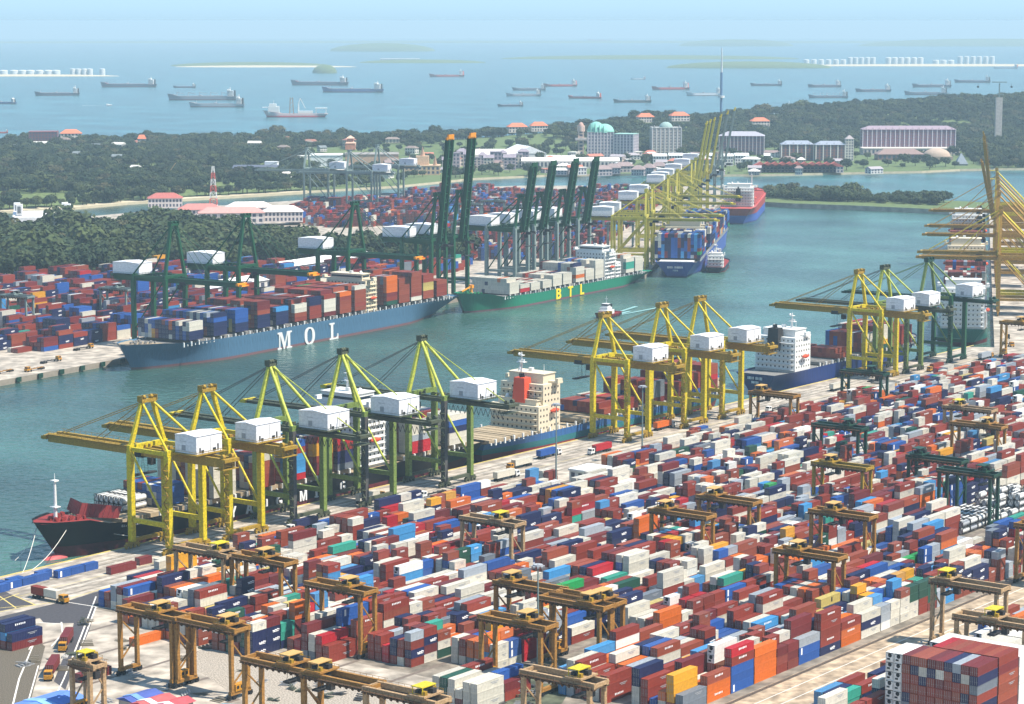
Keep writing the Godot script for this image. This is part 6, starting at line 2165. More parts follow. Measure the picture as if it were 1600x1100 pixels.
func far_shore():
	sentosa = poly2([[-606, 2362], [-518, 2427], [-461, 2469], [-408, 2549], [-329, 2624], [-232, 2714], [-134, 2799], [-47, 2937], [40, 2999], [129, 3025], [224, 2999], [313, 3012], [363, 3025], [431, 3050], [525, 3077], [581, 3117], [634, 3131], [799, 3158], [1248, 4947], [895, 4814], [585, 4401], [468, 4401], [351, 4401], [220, 4147], [105, 3963], [0, 3920], [-207, 3899], [-412, 3877], [-612, 3836], [-739, 3755], [-921, 3604]])
	slab("island_ground", [[-606, 2362], [-518, 2427], [-461, 2469], [-408, 2549], [-329, 2624], [-232, 2714], [-134, 2799], [-47, 2937], [40, 2999], [129, 3025], [224, 2999], [313, 3012], [363, 3025], [431, 3050], [525, 3077], [581, 3117], [634, 3131], [799, 3158], [1248, 4947], [895, 4814], [585, 4401], [468, 4401], [351, 4401], [220, 4147], [105, 3963], [0, 3920], [-207, 3899], [-412, 3877], [-612, 3836], [-739, 3755], [-921, 3604]], -0.9, -6.0, M.woodfloor, "wooded island shore beyond the terminals", M.sand)
	island_buildings()
	var t := MB.new()
	var rows := []
	for i in 46:
		var line := []
		for j in 60:
			var x := -1000.0 + j * 42.0
			var d := 2700.0 + i * 42.0
			var g := ground(x, d)
			line.append(W(x, d, g if g - sink(x, d) > 2.2 and Geometry2D.is_point_in_polygon(Vector2(x, d), sentosa) else -7.0))
		rows.append(line)
	t.grid(rows)
	struct("hills", t.mesh(M.woodfloor), "low wooded hills of the island")
	slab("causeway", [[260, 2521], [293, 2495], [349, 2469], [403, 2435], [449, 2402], [501, 2347], [529, 2478], [473, 2530], [422, 2549], [364, 2576], [310, 2643], [279, 2683]], 1.4, -6.0, M.woodfloor, "low causeway with trees and a pale sea wall", M.concrete)
	var lawns := [[[-602, 2624], [-577, 2703], [-497, 2663], [-442, 2549], [-466, 2495], [-524, 2452], [-554, 2410]],
[[-389, 2595], [-399, 2673], [-347, 2766], [-240, 2810], [-233, 2735], [-331, 2643]],
[[-270, 2937], [-278, 3025], [-195, 3050], [-189, 2962]],
[[-393, 1703], [-421, 1826], [-380, 1817], [-355, 1736]],
[[-488, 2693], [-416, 2735], [-401, 2663], [-448, 2586]],
[[-378, 2832], [-264, 2913], [-251, 2855], [-354, 2766]],
[[-613, 2950], [-528, 3050], [-499, 2974], [-586, 2855]],
[[-517, 3131], [-424, 3187], [-405, 3103], [-484, 3025]],
[[-350, 3131], [-283, 3215], [-269, 3103], [-330, 3025]],]
	for l in lawns: slab("lawn", l, -0.2, -0.2, M.grass, "pale green golf lawn on the island shore")
	slab("beach", [[-543, 2362], [-517, 2419], [-460, 2460], [-407, 2539], [-328, 2614], [-231, 2703], [-232, 2719], [-330, 2633], [-411, 2567], [-465, 2486], [-522, 2443], [-550, 2394]], -0.6, -4.0, M.sand, "sandy strip along the island shore")
	var built := poly2([[-256, 2913], [-275, 3131], [-301, 3533], [-174, 3641], [-61, 3795], [69, 3717], [184, 3465], [273, 3533], [387, 3641], [520, 3622], [671, 3604], [605, 3131], [516, 3025], [424, 2999], [307, 2950], [125, 2937], [-46, 2878], [-132, 2745]])
	var holes := [[built, 0.10]]
	for l in lawns: holes.append([poly2(l), 0.05])
	forest("island_wood", sentosa, holes, 11.0, Vector2(0.5, 1.15), "dense dark woodland covering the island", 71)
	var cw := poly2([[270, 2558], [298, 2539], [355, 2513], [411, 2486], [445, 2469], [456, 2530], [420, 2539], [363, 2567], [309, 2633], [284, 2663]])
	forest("causeway_trees", cw, [], 9.0, Vector2(0.6, 1.0), "line of trees along the causeway", 72, 0.1, 1)
	slab("wood_floor", [[-409, 1715], [-491, 2060], [-446, 2084], [-375, 2122], [-331, 2174], [-284, 2122], [-258, 2148], [-204, 2060], [-148, 1969], [-83, 1947], [-34, 1936], [-31, 1895], [-100, 1865], [-180, 1817], [-276, 1840], [-332, 1767], [-356, 1736], [-378, 1807], [-409, 1817], [-396, 1715]], 0.02, 0.02, M.woodfloor, "ground of the wood across the channel")
	var bw := poly2([[-409, 1715], [-491, 2060], [-446, 2084], [-375, 2122], [-331, 2174], [-284, 2122], [-258, 2148], [-204, 2060], [-148, 1969], [-83, 1947], [-34, 1936], [-31, 1895], [-100, 1865], [-180, 1817], [-276, 1840], [-332, 1767], [-356, 1736], [-378, 1807], [-409, 1817], [-396, 1715]])
	var clear := poly2([[-332, 2257], [-199, 2257], [-186, 2109], [-226, 2109], [-308, 2135]])
	forest("terminal_wood", bw, [[clear, 0.15]], 10.5, Vector2(0.8, 1.6), "dense green wood behind the container rows across the channel", 73, 0.05, 1)
	var r := RandomNumberGenerator.new()
	r.seed = 8
	for q in [[-409, 1773], [-402, 1763], [-399, 1768], [-394, 1761], [-389, 1760], [-389, 1778], [-385, 1780], [-375, 1754], [-375, 1772], [-371, 1773],
[-362, 1749], [-361, 1765], [-355, 1754], [-353, 1765], [-347, 1760], [-346, 1775], [-339, 1760], [-334, 1753], [-331, 1764], [-328, 1768],
[-325, 1775], [-326, 1805], [-318, 1781], [-316, 1793], [-314, 1810], [-313, 1826], [-303, 1796], [-303, 1818], [-297, 1812], [-293, 1810],
[-290, 1822], [-286, 1819], [-285, 1846], [-279, 1834], [-185, 1869], [-178, 1856], [-172, 1862], [-168, 1894], [-162, 1897], [-155, 1898],
[-147, 1876], [-142, 1899], [-135, 1897], [-130, 1913], [-123, 1910], [-117, 1919], [-110, 1924], [-103, 1920], [-97, 1925], [-90, 1917],
[-84, 1930], [-77, 1925], [-70, 1932], [-64, 1932], [-57, 1948], [-51, 1972], [-44, 1950], [-37, 1951],]:
		tree(W(q[0], q[1]), r.randf_range(1.0, 1.8), r.randi() % 4, Color(0.026, 0.058, 0.024).lerp(Color(0.105, 0.135, 0.045), pow(r.randf(), 1.4)), "at the wood's edge " + ("behind the leftmost container rows" if q[0] < -330 else ("left of the first dark green crane" if q[0] < -285 else ("behind the first dark green crane" if q[0] < -235 else ("behind the second dark green crane" if q[0] < -180 else ("between two dark green cranes" if q[0] < -120 else ("behind the third dark green crane" if q[0] < -70 else "left of the tall raised booms")))))), "broad trees at the front of the wood")

func hotel_windows(w, d, h, floors, bays, wall, roof, top := "flat", rise := 4.0) -> Dictionary:
	return {"w": w, "d": d, "h": h, "floors": floors, "bays": bays, "wall": wall, "roof": roof, "top": top, "rise": rise}

func island_buildings():
	var g := func(x, d): return W(x, d, maxf(-0.9, ground(x, d)) - 0.3)
	var pinkgrey := srgb(186, 176, 180)
	var a := hotel_windows(36.0, 34.0, 36.0, 8, 8, pinkgrey, srgb(140, 190, 176))
	a.merge({"called": "hotel", "ribs": 8, "glass": srgb(104, 102, 120), "extra": [["green_roof", Vector3(-6, 42.5, 0), Vector3(25, 15, 35), srgb(132, 196, 180), "dome"], ["green_roof", Vector3(6, 41, 1), Vector3(27, 12, 34), srgb(140, 200, 184), "dome"],
		["fin", Vector3(-14, 42, 15), Vector3(2.2, 14, 4), srgb(120, 180, 168), "dome"], ["fin", Vector3(-8, 42, 16), Vector3(2.2, 14, 4), srgb(120, 180, 168), "dome"], ["fin", Vector3(-2, 41, 16), Vector3(2.2, 12, 4), srgb(120, 180, 168), "dome"], ["fin", Vector3(4, 40, 16), Vector3(2.2, 10, 4), srgb(120, 180, 168), "dome"]]})
	building(a, "tall pinkish hotel block crowned by curved pale green roofs", g.call(124, 3380), 0.0)
	var a2 := hotel_windows(28.0, 30.0, 33.0, 8, 6, srgb(176, 170, 178), srgb(150, 190, 180))
	a2.merge({"called": "hotel", "ribs": 6, "glass": srgb(104, 102, 120)})
	building(a2, "lower hotel wing on the right of the green-roofed block", g.call(160, 3372), -0.3)
	var bb := hotel_windows(42.0, 30.0, 38.0, 9, 7, srgb(196, 186, 178), srgb(170, 170, 168))
	bb.merge({"called": "hotel", "ribs": 7, "glass": srgb(118, 112, 120), "extra": [["cupola", Vector3(0, 42, 0), Vector3(20, 9, 20), srgb(150, 176, 170), "dome"], ["turret", Vector3(-18, 40, 12), Vector3(5, 5, 5), srgb(186, 182, 178), "cone"], ["turret", Vector3(18, 40, 12), Vector3(5, 5, 5), srgb(186, 182, 178), "cone"]]})
	building(bb, "cream hotel block with a small green cupola", g.call(221, 3460), 0.05)
	var cc := hotel_windows(64.0, 30.0, 27.0, 6, 12, srgb(140, 104, 110), srgb(168, 166, 176), "hip", 6.0)
	cc.merge({"called": "hotel", "ribs": 12, "glass": srgb(96, 84, 104)})
	building(cc, "maroon hotel block with a grey hipped roof right of the cream one", g.call(330, 3455), -0.12)
	for q in [[392, 3310, 44, "red-brown apartment row with grey dormered roof, left end"], [436, 3300, 40, "red-brown apartment row with grey dormered roof, right end"]]:
		var e := hotel_windows(q[2], 18.0, 22.0, 6, 8, srgb(144, 100, 92), srgb(150, 158, 172), "hip", 5.0)
		e.merge({"called": "apartment_building", "ribs": 4, "dormers": 4, "rib_col": srgb(220, 214, 206)})
		building(e, q[3], g.call(q[0], q[1]), 0.0)
	var tw := hotel_windows(11.0, 11.0, 30.0, 8, 3, srgb(222, 212, 200), srgb(170, 160, 160), "pyramid", 5.0)
	building(tw, "cream corner tower with a red-brown top beside the apartment rows", g.call(462, 3296), 0.0)
	var ff := hotel_windows(134.0, 24.0, 26.0, 6, 40, srgb(128, 92, 100), srgb(156, 138, 150), "hip", 5.0)
	ff.merge({"called": "hotel", "ribs": 20, "dormers": 14, "glass": srgb(100, 88, 110)})
	building(ff, "very long purple-brown hotel with many bays before the wooded hill", W(574, 3490, 8.0), 0.0)
	building({"called": "podium", "w": 138.0, "d": 40.0, "h": 9.0, "wall": srgb(206, 190, 180), "roof": srgb(206, 196, 186), "floors": 1, "bays": 24}, "pale terrace podium under the long purple-brown hotel", W(572, 3462, -0.9), 0.0)
	building({"called": "pavilion", "w": 64.0, "d": 26.0, "h": 8.0, "wall": srgb(142, 112, 104), "roof": srgb(146, 122, 116), "top": "hip", "rise": 7.0, "floors": 1, "bays": 10}, "brown-roofed pavilion in front of the long hotel", W(536, 3330, -0.9), 0.05)
	building({"called": "shell_hall", "w": 40.0, "d": 30.0, "h": 5.0, "wall": srgb(170, 150, 134), "roof": srgb(186, 164, 146), "top": "dome", "rise": 11.0}, "pale shell-roofed hall in front of the long hotel", W(588, 3330, -0.9), 0.0)
	building({"called": "glass_pyramid", "w": 15.0, "d": 15.0, "h": 2.0, "wall": srgb(130, 134, 140), "roof": srgb(138, 148, 158), "top": "pyramid", "rise": 14.0}, "small pale glass pyramid by the shore left of the tall yellow booms", W(598, 3200, -0.9), 0.0)
	for i in 11:
		building({"called": "boathouse", "w": 8.6, "d": 22.0, "h": 8.0, "wall": srgb(214, 196, 186), "roof": srgb(196, 96, 84), "top": "gable", "rise": 6.0, "floors": 2, "bays": 2}, "red-roofed gabled boathouse, %s from the left in the long waterfront row" % ORDINAL[i], W(314 + i * 9.4, 3040, -0.9), PI / 2, "row of red-roofed boathouses")
	for q in [[-245, 3180, 42, 26, 15, srgb(232, 232, 232), srgb(222, 222, 220), "white box warehouse at the left end of the tan hall"], [-186, 3188, 70, 34, 16, srgb(200, 164, 138), srgb(150, 144, 138), "long tan hall with a sloping grey roof"]]:
		building({"called": "warehouse", "w": q[2], "d": q[3], "h": q[4], "wall": q[5], "roof": q[6], "top": "gable", "rise": 2.0}, q[7], W(q[0], q[1], -0.9), 0.08)
	building({"called": "pagoda", "w": 14.0, "d": 14.0, "h": 9.0, "wall": srgb(216, 140, 110), "roof": srgb(222, 176, 150), "top": "pyramid", "rise": 5.0, "extra": [["upper_storey", Vector3(0, 13, 0), Vector3(9, 6, 9), srgb(206, 130, 104), "box"], ["upper_roof", Vector3(0, 18, 0), Vector3(12, 4, 12), srgb(226, 184, 160), "hip"]]}, "small orange tiered tower among the island trees", g.call(-233, 3470), 0.0)
	building({"called": "castle", "w": 44.0, "d": 30.0, "h": 11.0, "wall": srgb(214, 180, 144), "roof": srgb(206, 176, 146), "floors": 2, "bays": 8, "extra": [["keep", Vector3(0, 16, 0), Vector3(16, 14, 14), srgb(218, 184, 150), "box"], ["spire", Vector3(0, 29, 0), Vector3(7, 12, 7), srgb(206, 168, 140), "cone"], ["spire", Vector3(-16, 18, 8), Vector3(6, 14, 6), srgb(206, 168, 140), "cone"], ["spire", Vector3(16, 18, 8), Vector3(6, 14, 6), srgb(206, 168, 140), "cone"], ["tower", Vector3(-16, 6, 8), Vector3(7, 12, 7), srgb(216, 184, 150), "drum"], ["tower", Vector3(16, 6, 8), Vector3(7, 12, 7), srgb(216, 184, 150), "drum"]]}, "tan castle-like building with pointed spires left of the raised booms", W(-112, 3010, -0.9), 0.0)
	var rr := RandomNumberGenerator.new()
	rr.seed = 15
	for i in 12:
		var wcol: Color = [srgb(206, 186, 180), srgb(190, 170, 176), srgb(216, 200, 186), srgb(176, 160, 170)][i % 4]
		building({"called": "park_house", "w": rr.randf_range(9, 16), "d": 12.0, "h": rr.randf_range(12, 24), "wall": wcol, "roof": srgb(150, 140, 150), "top": ["gable", "flat", "hip"][i % 3], "floors": 4, "bays": 3}, "narrow pastel house, %s from the left behind the castle-like building" % ORDINAL[i], W(-84 + i * 9.0, 3100 + (i % 3) * 40, -0.9), 0.0, "pastel houses behind the castle")
	building({"called": "hall", "w": 66.0, "d": 40.0, "h": 12.0, "wall": srgb(222, 208, 190), "roof": srgb(226, 220, 214), "top": "vault", "rise": 7.0, "extra": [["roof_vent", Vector3(-16, 19, 0), Vector3(4, 3, 4), srgb(226, 180, 160), "cone"]]}, "wide cream hall with a low curved roof", W(-28, 3250, -0.9), 0.0)
	building({"called": "hall", "w": 60.0, "d": 46.0, "h": 12.0, "wall": srgb(206, 206, 208), "roof": srgb(232, 234, 236), "top": "gable", "rise": 10.0}, "white gabled hall right of the curved-roof one", W(16, 3290, -0.9), PI / 2 + 0.3)
	building({"called": "terminal_hall", "w": 128.0, "d": 30.0, "h": 10.0, "wall": srgb(210, 202, 196), "roof": srgb(238, 234, 230), "top": "vault", "rise": 4.0, "floors": 1, "bays": 26}, "very long low white-roofed hall in front of the green-roofed hotel", W(76, 3140, -0.9), 0.0)
	for i in 8:
		building({"called": "market_building", "w": rr.randf_range(14, 24), "d": 14.0, "h": 8.0, "wall": srgb(186, 176, 176), "roof": srgb(150, 132, 130) if i != 6 else srgb(176, 84, 84), "top": "hip", "rise": 5.0, "floors": 2, "bays": 5}, "low hipped-roof building, %s from the left in the waterfront market" % ORDINAL[i], W(112 + i * 15.0, 2985 + (i % 3) * 34, -0.9), rr.randf_range(-0.4, 0.4), "waterfront market buildings")
	for i in 6:
		building({"called": "white_building", "w": 18.0, "d": 14.0, "h": 13.0, "wall": srgb(232, 228, 226), "roof": srgb(236, 236, 236), "top": "gable", "rise": 3.0, "floors": 3, "bays": 5}, "white low-rise block, %s from the left in the row below the hotels" % ORDINAL[i], W(196 + i * 22.0, 3190 + (i % 2) * 16, -0.9), 0.0, "white blocks below the hotels")
	building({"called": "tower", "w": 8.5, "d": 8.5, "h": 40.0, "wall": srgb(212, 184, 166), "roof": srgb(196, 160, 146), "top": "dome", "rise": 6.0, "floors": 8, "bays": 1, "extra": [["balcony", Vector3(0, 22, 0), Vector3(16, 3, 14), srgb(206, 196, 190), "box"], ["head", Vector3(0, 37, 0), Vector3(11, 8, 11), srgb(222, 190, 176), "drum"]]}, "slender tan tower with a rounded head left of the green-roofed hotel", W(98, 3420, 1.0), 0.0)
	for q in [[8, 3810, 30, "red-roofed villa on the hill left of the tan tower, left one"], [42, 3790, 26, "red-roofed villa on the hill left of the tan tower, right one"], [216, 3905, 26, "orange-roofed villa behind the cream hotel, left one"], [272, 3920, 30, "orange-roofed villa behind the cream hotel, right one"], [-676, 3690, 32, "orange-roofed white house among the trees at the upper left"], [-560, 3640, 12, "tiny orange roof deep in the trees at the upper left"], [415, 4040, 30, "pale-roofed villa on the hill right of the thin tower"]]:
		building({"called": "villa", "w": q[2], "d": q[2] * 0.6, "h": 9.0, "wall": srgb(226, 214, 204), "roof": srgb(216, 122, 88), "top": "hip", "rise": 6.0, "floors": 2, "bays": 6}, q[3], W(q[0], q[1], ground(q[0], q[1]) + 4.0), 0.2)
	building({"called": "house", "w": 42.0, "d": 24.0, "h": 13.0, "wall": srgb(132, 84, 92), "roof": srgb(150, 92, 96), "floors": 3, "bays": 9, "ribs": 9, "rib_col": srgb(112, 70, 80)}, "flat-topped red-brown house among the trees at the upper left", W(-708, 3640, ground(-708, 3640) + 3.0), 0.1)
	building({"called": "resort_hall", "w": 56.0, "d": 26.0, "h": 8.0, "wall": srgb(230, 230, 230), "roof": srgb(90, 96, 112), "top": "vault", "rise": 5.0, "extra": [["tower_block", Vector3(18, 8, -6), Vector3(16, 18, 10), srgb(236, 236, 236), "box"]]}, "dark arched roof with a white block on the island shore", W(-318, 2990, -0.9), -0.1)
	for i in 24:
		var x := rr.randf_range(-860, -120)
		var d := rr.randf_range(2960, 3700)
		if d < absf(x) * 4.3: continue
		building({"called": "island_house", "w": rr.randf_range(9, 22), "d": rr.randf_range(8, 14), "h": rr.randf_range(5, 11), "wall": [srgb(222, 216, 206), srgb(206, 190, 170), srgb(176, 140, 130)][i % 3], "roof": [srgb(160, 108, 92), srgb(214, 210, 202), srgb(140, 124, 116), srgb(120, 128, 130)][i % 4], "top": ["hip", "gable"][i % 2], "rise": 3.0, "floors": 2, "bays": 4}, "%s house half hidden in the island wood, %s, %s" % [["red-roofed", "white-roofed", "brown-roofed", "grey-roofed"][i % 4], "near the shore" if d < 3200 else ("midway up" if d < 3450 else "near the sea"), "at the far left" if x < -600 else ("left of the lattice mast" if x < -420 else ("above the lattice mast" if x < -300 else "behind the grey-green cranes"))], W(x, d, maxf(0.0, ground(x, d)) + 1.5), rr.randf_range(-0.6, 0.6), "houses in the island woodland")
	for i in 5:
		building({"called": "garden_pavilion", "w": 16.0, "d": 10.0, "h": 5.0, "wall": srgb(222, 220, 214), "roof": srgb(214, 206, 196), "top": "hip", "rise": 3.0}, "small pale garden pavilion, %s from the left among the shore trees" % ORDINAL[i], W(-400 + i * 62.0, 2935 + (i % 2) * 50, -0.9), 0.3 * i, "garden pavilions on the island shore")
	for i in 80:
		var x := rr.randf_range(-330, 470)
		var d := rr.randf_range(2990, 3400)
		if x < -60 and rr.randf() < 0.6: continue
		building({"called": "low_building", "w": rr.randf_range(8, 24), "d": rr.randf_range(8, 16), "h": rr.randf_range(4, 11), "wall": [srgb(226, 222, 218), srgb(206, 188, 176), srgb(190, 176, 178), srgb(216, 206, 196)][i % 4], "roof": [srgb(230, 228, 226), srgb(150, 128, 124), srgb(168, 160, 164), srgb(196, 120, 100), srgb(226, 220, 212)][i % 5], "top": ["hip", "flat", "gable"][i % 3], "rise": 3.0, "floors": 2, "bays": 4}, "%s low building %s, %s" % [["white-roofed", "brown-roofed", "grey-roofed", "red-roofed", "cream-roofed"][i % 5], "by the far shore" if d < 3090 else ("in the middle of the resort" if d < 3250 else "at the back of the resort"), "near the castle-like building" if x < -60 else ("near the curved-roof hall" if x < 60 else ("before the green-roofed hotel" if x < 180 else ("below the cream hotel" if x < 280 else ("by the maroon hotel" if x < 380 else "by the apartment rows"))))], W(x, d, -0.9), rr.randf_range(-0.5, 0.5), "low buildings of the resort on the far shore")
	# masts and towers
	var ob := thing("observation_tower", "very thin blue-grey observation tower with a ring cabin and white tip", "tower", W(380, 4380, ground(380, 4380)))
	var m := MB.new()
	m.tube(Vector3(0, 0, 0), Vector3(0, 84, 0), 2.3, -1, 10)
	part("shaft", m.mesh(mat(srgb(86, 118, 152), 0.6)), ob)
	var m2 := MB.new()
	m2.tube(Vector3(0, 84, 0), Vector3(0, 128, 0), 1.8, 0.8, 8)
	part("tip", m2.mesh(M.ship_white), ob)
	var m3 := MB.new()
	m3.tube(Vector3(0, 38, 0), Vector3(0, 42, 0), 6.0, -1, 14)
	part("ring_cabin", m3.mesh(M.ship_white), ob)
	var ct := thing("cable_tower", "tall pale concrete cable tower on the wooded hill at the right", "tower", W(727, 3600, 2.0))
	var n1 := MB.new()
	n1.box(Vector3(0, 37, 0), Vector3(9.5, 74, 6.5))
	part("shaft", n1.mesh(mat(srgb(196, 186, 176), 0.8, M.box.albedo_texture, 0.03)), ct)
	var n2 := MB.new()
	n2.box(Vector3(0, 84, 0), Vector3(1.6, 22, 1.6))
	n2.box(Vector3(0, 79, 0), Vector3(14, 1.2, 2.0))
	n2.box(Vector3(0, 97, 0), Vector3(22, 1.4, 3.0))
	part("cable_head", n2.mesh(M.grey_green), ct)
	for q in [[727 - 32, "small dark cable car cabin left of the cable tower"], [727 + 18, "small dark cable car cabin right of the cable tower"]]:
		var cc2 := thing("cable_car", q[1], "cable car", W(q[0], 3600, 92.0))
		part("cabin", bx(Vector3(0, 0, 0), Vector3(2.6, 2.8, 2.4), M.dark), cc2)
		part("hanger", bx(Vector3(0, 3.0, 0), Vector3(0.25, 3.4, 0.25), M.dark), cc2)
	lattice_mast("red and white lattice mast rising from the trees across the channel", W(-290, 2330), 50.0, 9.0, [mat(srgb(196, 92, 84), 0.6), M.ship_white])
	var sl := thing("slanted_tower", "tan slanted lattice chute in the island trees at the left", "tower", W(-414, 2890, -0.9))
	var sm := MB.new()
	for i in 8:
		for e in [-1.0, 1.0]:
			sm.beam(Vector3(-6 + i * 1.9, i * 2.6, e * 1.5), Vector3(-6 + (i + 1) * 1.9, (i + 1) * 2.6, -e * 1.5), 0.7)
			sm.beam(Vector3(-6 + i * 1.9, i * 2.6, e * 1.5), Vector3(-6 + (i + 1) * 1.9, (i + 1) * 2.6, e * 1.5), 0.8)
	part("lattice", sm.mesh(M.tan_pale), sl)
	# buildings in the wood across the channel
	var arch := {"called": "arched_hall", "w": 52.0, "d": 24.0, "h": 8.0, "wall": srgb(232, 232, 232), "roof": srgb(240, 240, 242), "top": "vault", "rise": 5.0, "extra": []}
	for x in [-24, 20]:
		for z in [-9, 9]:
			arch.extra.append(["roof_tower", Vector3(x + (4 if z > 0 else 0), 15, z), Vector3(5.5, 10, 5.5), srgb(240, 240, 240), "box"])
			arch.extra.append(["opening", Vector3(x + (4 if z > 0 else 0), 15, z + 2.8), Vector3(3.0, 6, 0.3), srgb(110, 116, 122), "box"])
	building(arch, "white arched hall with square roof towers among the trees at the left", W(-436, 2225, 2.0), 0.1)
	building({"called": "monument", "w": 2.2, "d": 2.2, "h": 24.0, "wall": srgb(222, 210, 200), "roof": srgb(226, 216, 206), "top": "pyramid", "rise": 3.0, "extra": [["collar", Vector3(0, 15, 0), Vector3(4, 2, 4), srgb(226, 214, 204), "box"]]}, "slim white column poking out of the wood at the left", W(-393, 2060), 0.0)
	for q in [[-296, 2275, 40, srgb(196, 124, 116), "red-roofed hall in the wood left of the lattice mast"], [-262, 2235, 60, srgb(206, 150, 142), "long pink-roofed white hall in the wood below the lattice mast"], [-252, 2300, 44, srgb(232, 220, 212), "white roofed hall in the wood right of the lattice mast"], [-350, 2420, 34, srgb(176, 100, 92), "small dark red roof by the water channel at the left"], [-215, 2250, 36, srgb(228, 224, 218), "pale roofed hall in the wood behind the second green crane"]]:
		building({"called": "hall", "w": q[2], "d": 20.0, "h": 10.0, "wall": srgb(222, 210, 204), "roof": q[3], "top": "hip", "rise": 5.0, "floors": 2, "bays": 10}, q[4], W(q[0], q[1], 3.0), 0.15)

func roadstead():
	var hullc := {"dark": srgb(70, 82, 100), "blue": srgb(70, 100, 150), "grey": srgb(120, 128, 138), "pale": srgb(166, 172, 178), "red": srgb(176, 70, 66), "green": srgb(62, 86, 84), "white": srgb(216, 222, 226)}
	for q in [
[-1209, 5714, 75, "blue", "bulk", "blue-hulled ship cut by the left edge, tall white bridge"],
[-1201, 6370, 119, "dark", "tanker", "low dark tanker on the left, apart from the others in calm water"],
[-1143, 7197, 169, "dark", "tanker", "long dark tanker with a white bridge below the white storage tanks"],
[-967, 7124, 68, "dark", "small", "small grey coaster in front of the flat sandy island"],
[-770, 5997, 173, "grey", "crane", "long grey ship with pale deck cranes behind a paler hull"],
[-673, 5495, 128, "pale", "tanker", "pale-hulled tanker lying in front of the grey crane ship"],
[-591, 7417, 180, "dark", "tanker", "dark tanker behind another one under the small round islet"],
[-440, 6661, 174, "blue", "tanker", "large blue-grey tanker right of the round islet"],
[-232, 8570, 128, "red", "small", "faded red coaster alone in the middle of the strait"],
[-4, 5536, 61, "dark", "small", "small dark ship with a white wheelhouse, nearest of the middle group"],
[30, 6311, 94, "pale", "tanker", "pale ship second in the middle group, white bridge"],
[48, 6851, 97, "grey", "tanker", "grey ship half hidden behind the pale one in the middle group"],
[145, 7266, 107, "red", "tanker", "red-grey tanker at the back right of the middle group"],
[184, 6097, 88, "red", "small", "small red ship with a white bridge, right of the middle group"],
[289, 5803, 94, "green", "tanker", "dark green-grey tanker below the red one, left of the thin tower"],
[454, 6917, 116, "red", "tanker", "long red tanker left of the thin tower"],
[507, 6367, 102, "white", "tanker", "white tanker behind the thin tower"],
[773, 7342, 98, "dark", "small", "thin dark ship just right of the thin tower"],
[931, 7195, 107, "dark", "tanker", "dark tanker below the right-hand storage tanks, upper of two"],
[806, 6151, 102, "grey", "crane", "grey ship with short cranes, lower of two below the storage tanks"],
[1006, 6725, 104, "dark", "tanker", "dark tanker in the gap between two pairs of ships at the right"],
[1102, 6426, 115, "grey", "tanker", "grey tanker, lower of the pair above the wooded hill"],
[1251, 7197, 121, "dark", "tanker", "dark tanker, upper of the pair above the wooded hill"],
[1476, 7742, 116, "dark", "tanker", "dark ship left of the cable tower"],
[2079, 10178, 103, "white", "small", "faint white coaster near the right edge by the far tanks"],
[1323, 6206, 71, "dark", "small", "dark ship cut by the right edge behind the cable tower"],
[427, 8178, 52, "white", "small", "tiny faint white boat in the middle of the strait"],
[1107, 30558, 310, "red", "tanker", "faintest reddish ship near the horizon"],
[-890, 4191, 25, "red", "small", "small red and white vessel at the left edge by the wooded shore"],
	]:
		var L: float = q[2]
		var k := clampf(L / 110.0, 0.25, 1.2)
		var c := {"called": "anchored_ship", "length": L, "beam": L * 0.16, "deck": maxf(2.2, L * 0.052), "sheer": L * 0.02, "fc": 0.09, "fc_rise": L * 0.018, "hull": paint_of(hullc[q[3]]), "boot_h": L * 0.012, "stations": 14, "rake": L * 0.03, "counter": L * 0.02,
			"deck_mat": M.deck_red if q[3] in ["red", "dark"] else M.deck_grey}
		var at := W(q[0], q[1], WATER + sink(q[0], q[1]))
		var o := ship(c, q[5], at, rng.randf_range(-0.32, 0.32), "ships at anchor in the strait")
		var dk: float = c.deck
		var hx := L * 0.40
		var b := MB.new()
		b.box(Vector3(hx, dk + 5 * k, 0), Vector3(L * 0.09, 12 * k, L * 0.12))
		b.box(Vector3(hx - L * 0.02, dk + 12.5 * k, 0), Vector3(L * 0.05, 3.4 * k, L * 0.155))
		b.box(Vector3(hx, dk + 15.6 * k, 0), Vector3(1.4 * k, 6 * k, 1.4 * k))
		var h := part("deckhouse", b.mesh(M.ship_white), o)
		var wn := MB.new()
		for i in 4:
			wn.box(Vector3(hx, dk + (1.6 + i * 2.8) * k, L * 0.06 + 0.05), Vector3(L * 0.075, 0.9 * k, 0.1))
		part("windows", wn.mesh(M.dark), h)
		var f := MB.new()
		f.tube(Vector3(hx + L * 0.065, dk, 0), Vector3(hx + L * 0.065, dk + 12 * k, 0), 2.4 * k, 2.0 * k, 8)
		part("funnel", f.mesh(M.funnel_red if q[3] in ["red", "white"] else M.dark), o)
		var d := MB.new()
		d.box(Vector3(-L * 0.06, dk + 0.6 * k, 0), Vector3(L * 0.72, 1.2 * k, L * 0.03))
		d.box(Vector3(-L * 0.02, dk + 1.6 * k, 0), Vector3(L * 0.03, 3.0 * k, L * 0.12))
		for i in (5 if q[4] == "crane" else 2):
			var x := -L * 0.36 + i * L * (0.16 if q[4] == "crane" else 0.36)
			d.tube(Vector3(x, dk, 0), Vector3(x, dk + (9 if q[4] == "crane" else 7) * k, 0), 0.8 * k, 0.5 * k, 6)
			if q[4] == "crane": d.beam(Vector3(x, dk + 8 * k, 0), Vector3(x + L * 0.1, dk + 5 * k, 0), 0.9 * k)
		part("deck_gear", d.mesh(M.house_trim), o)
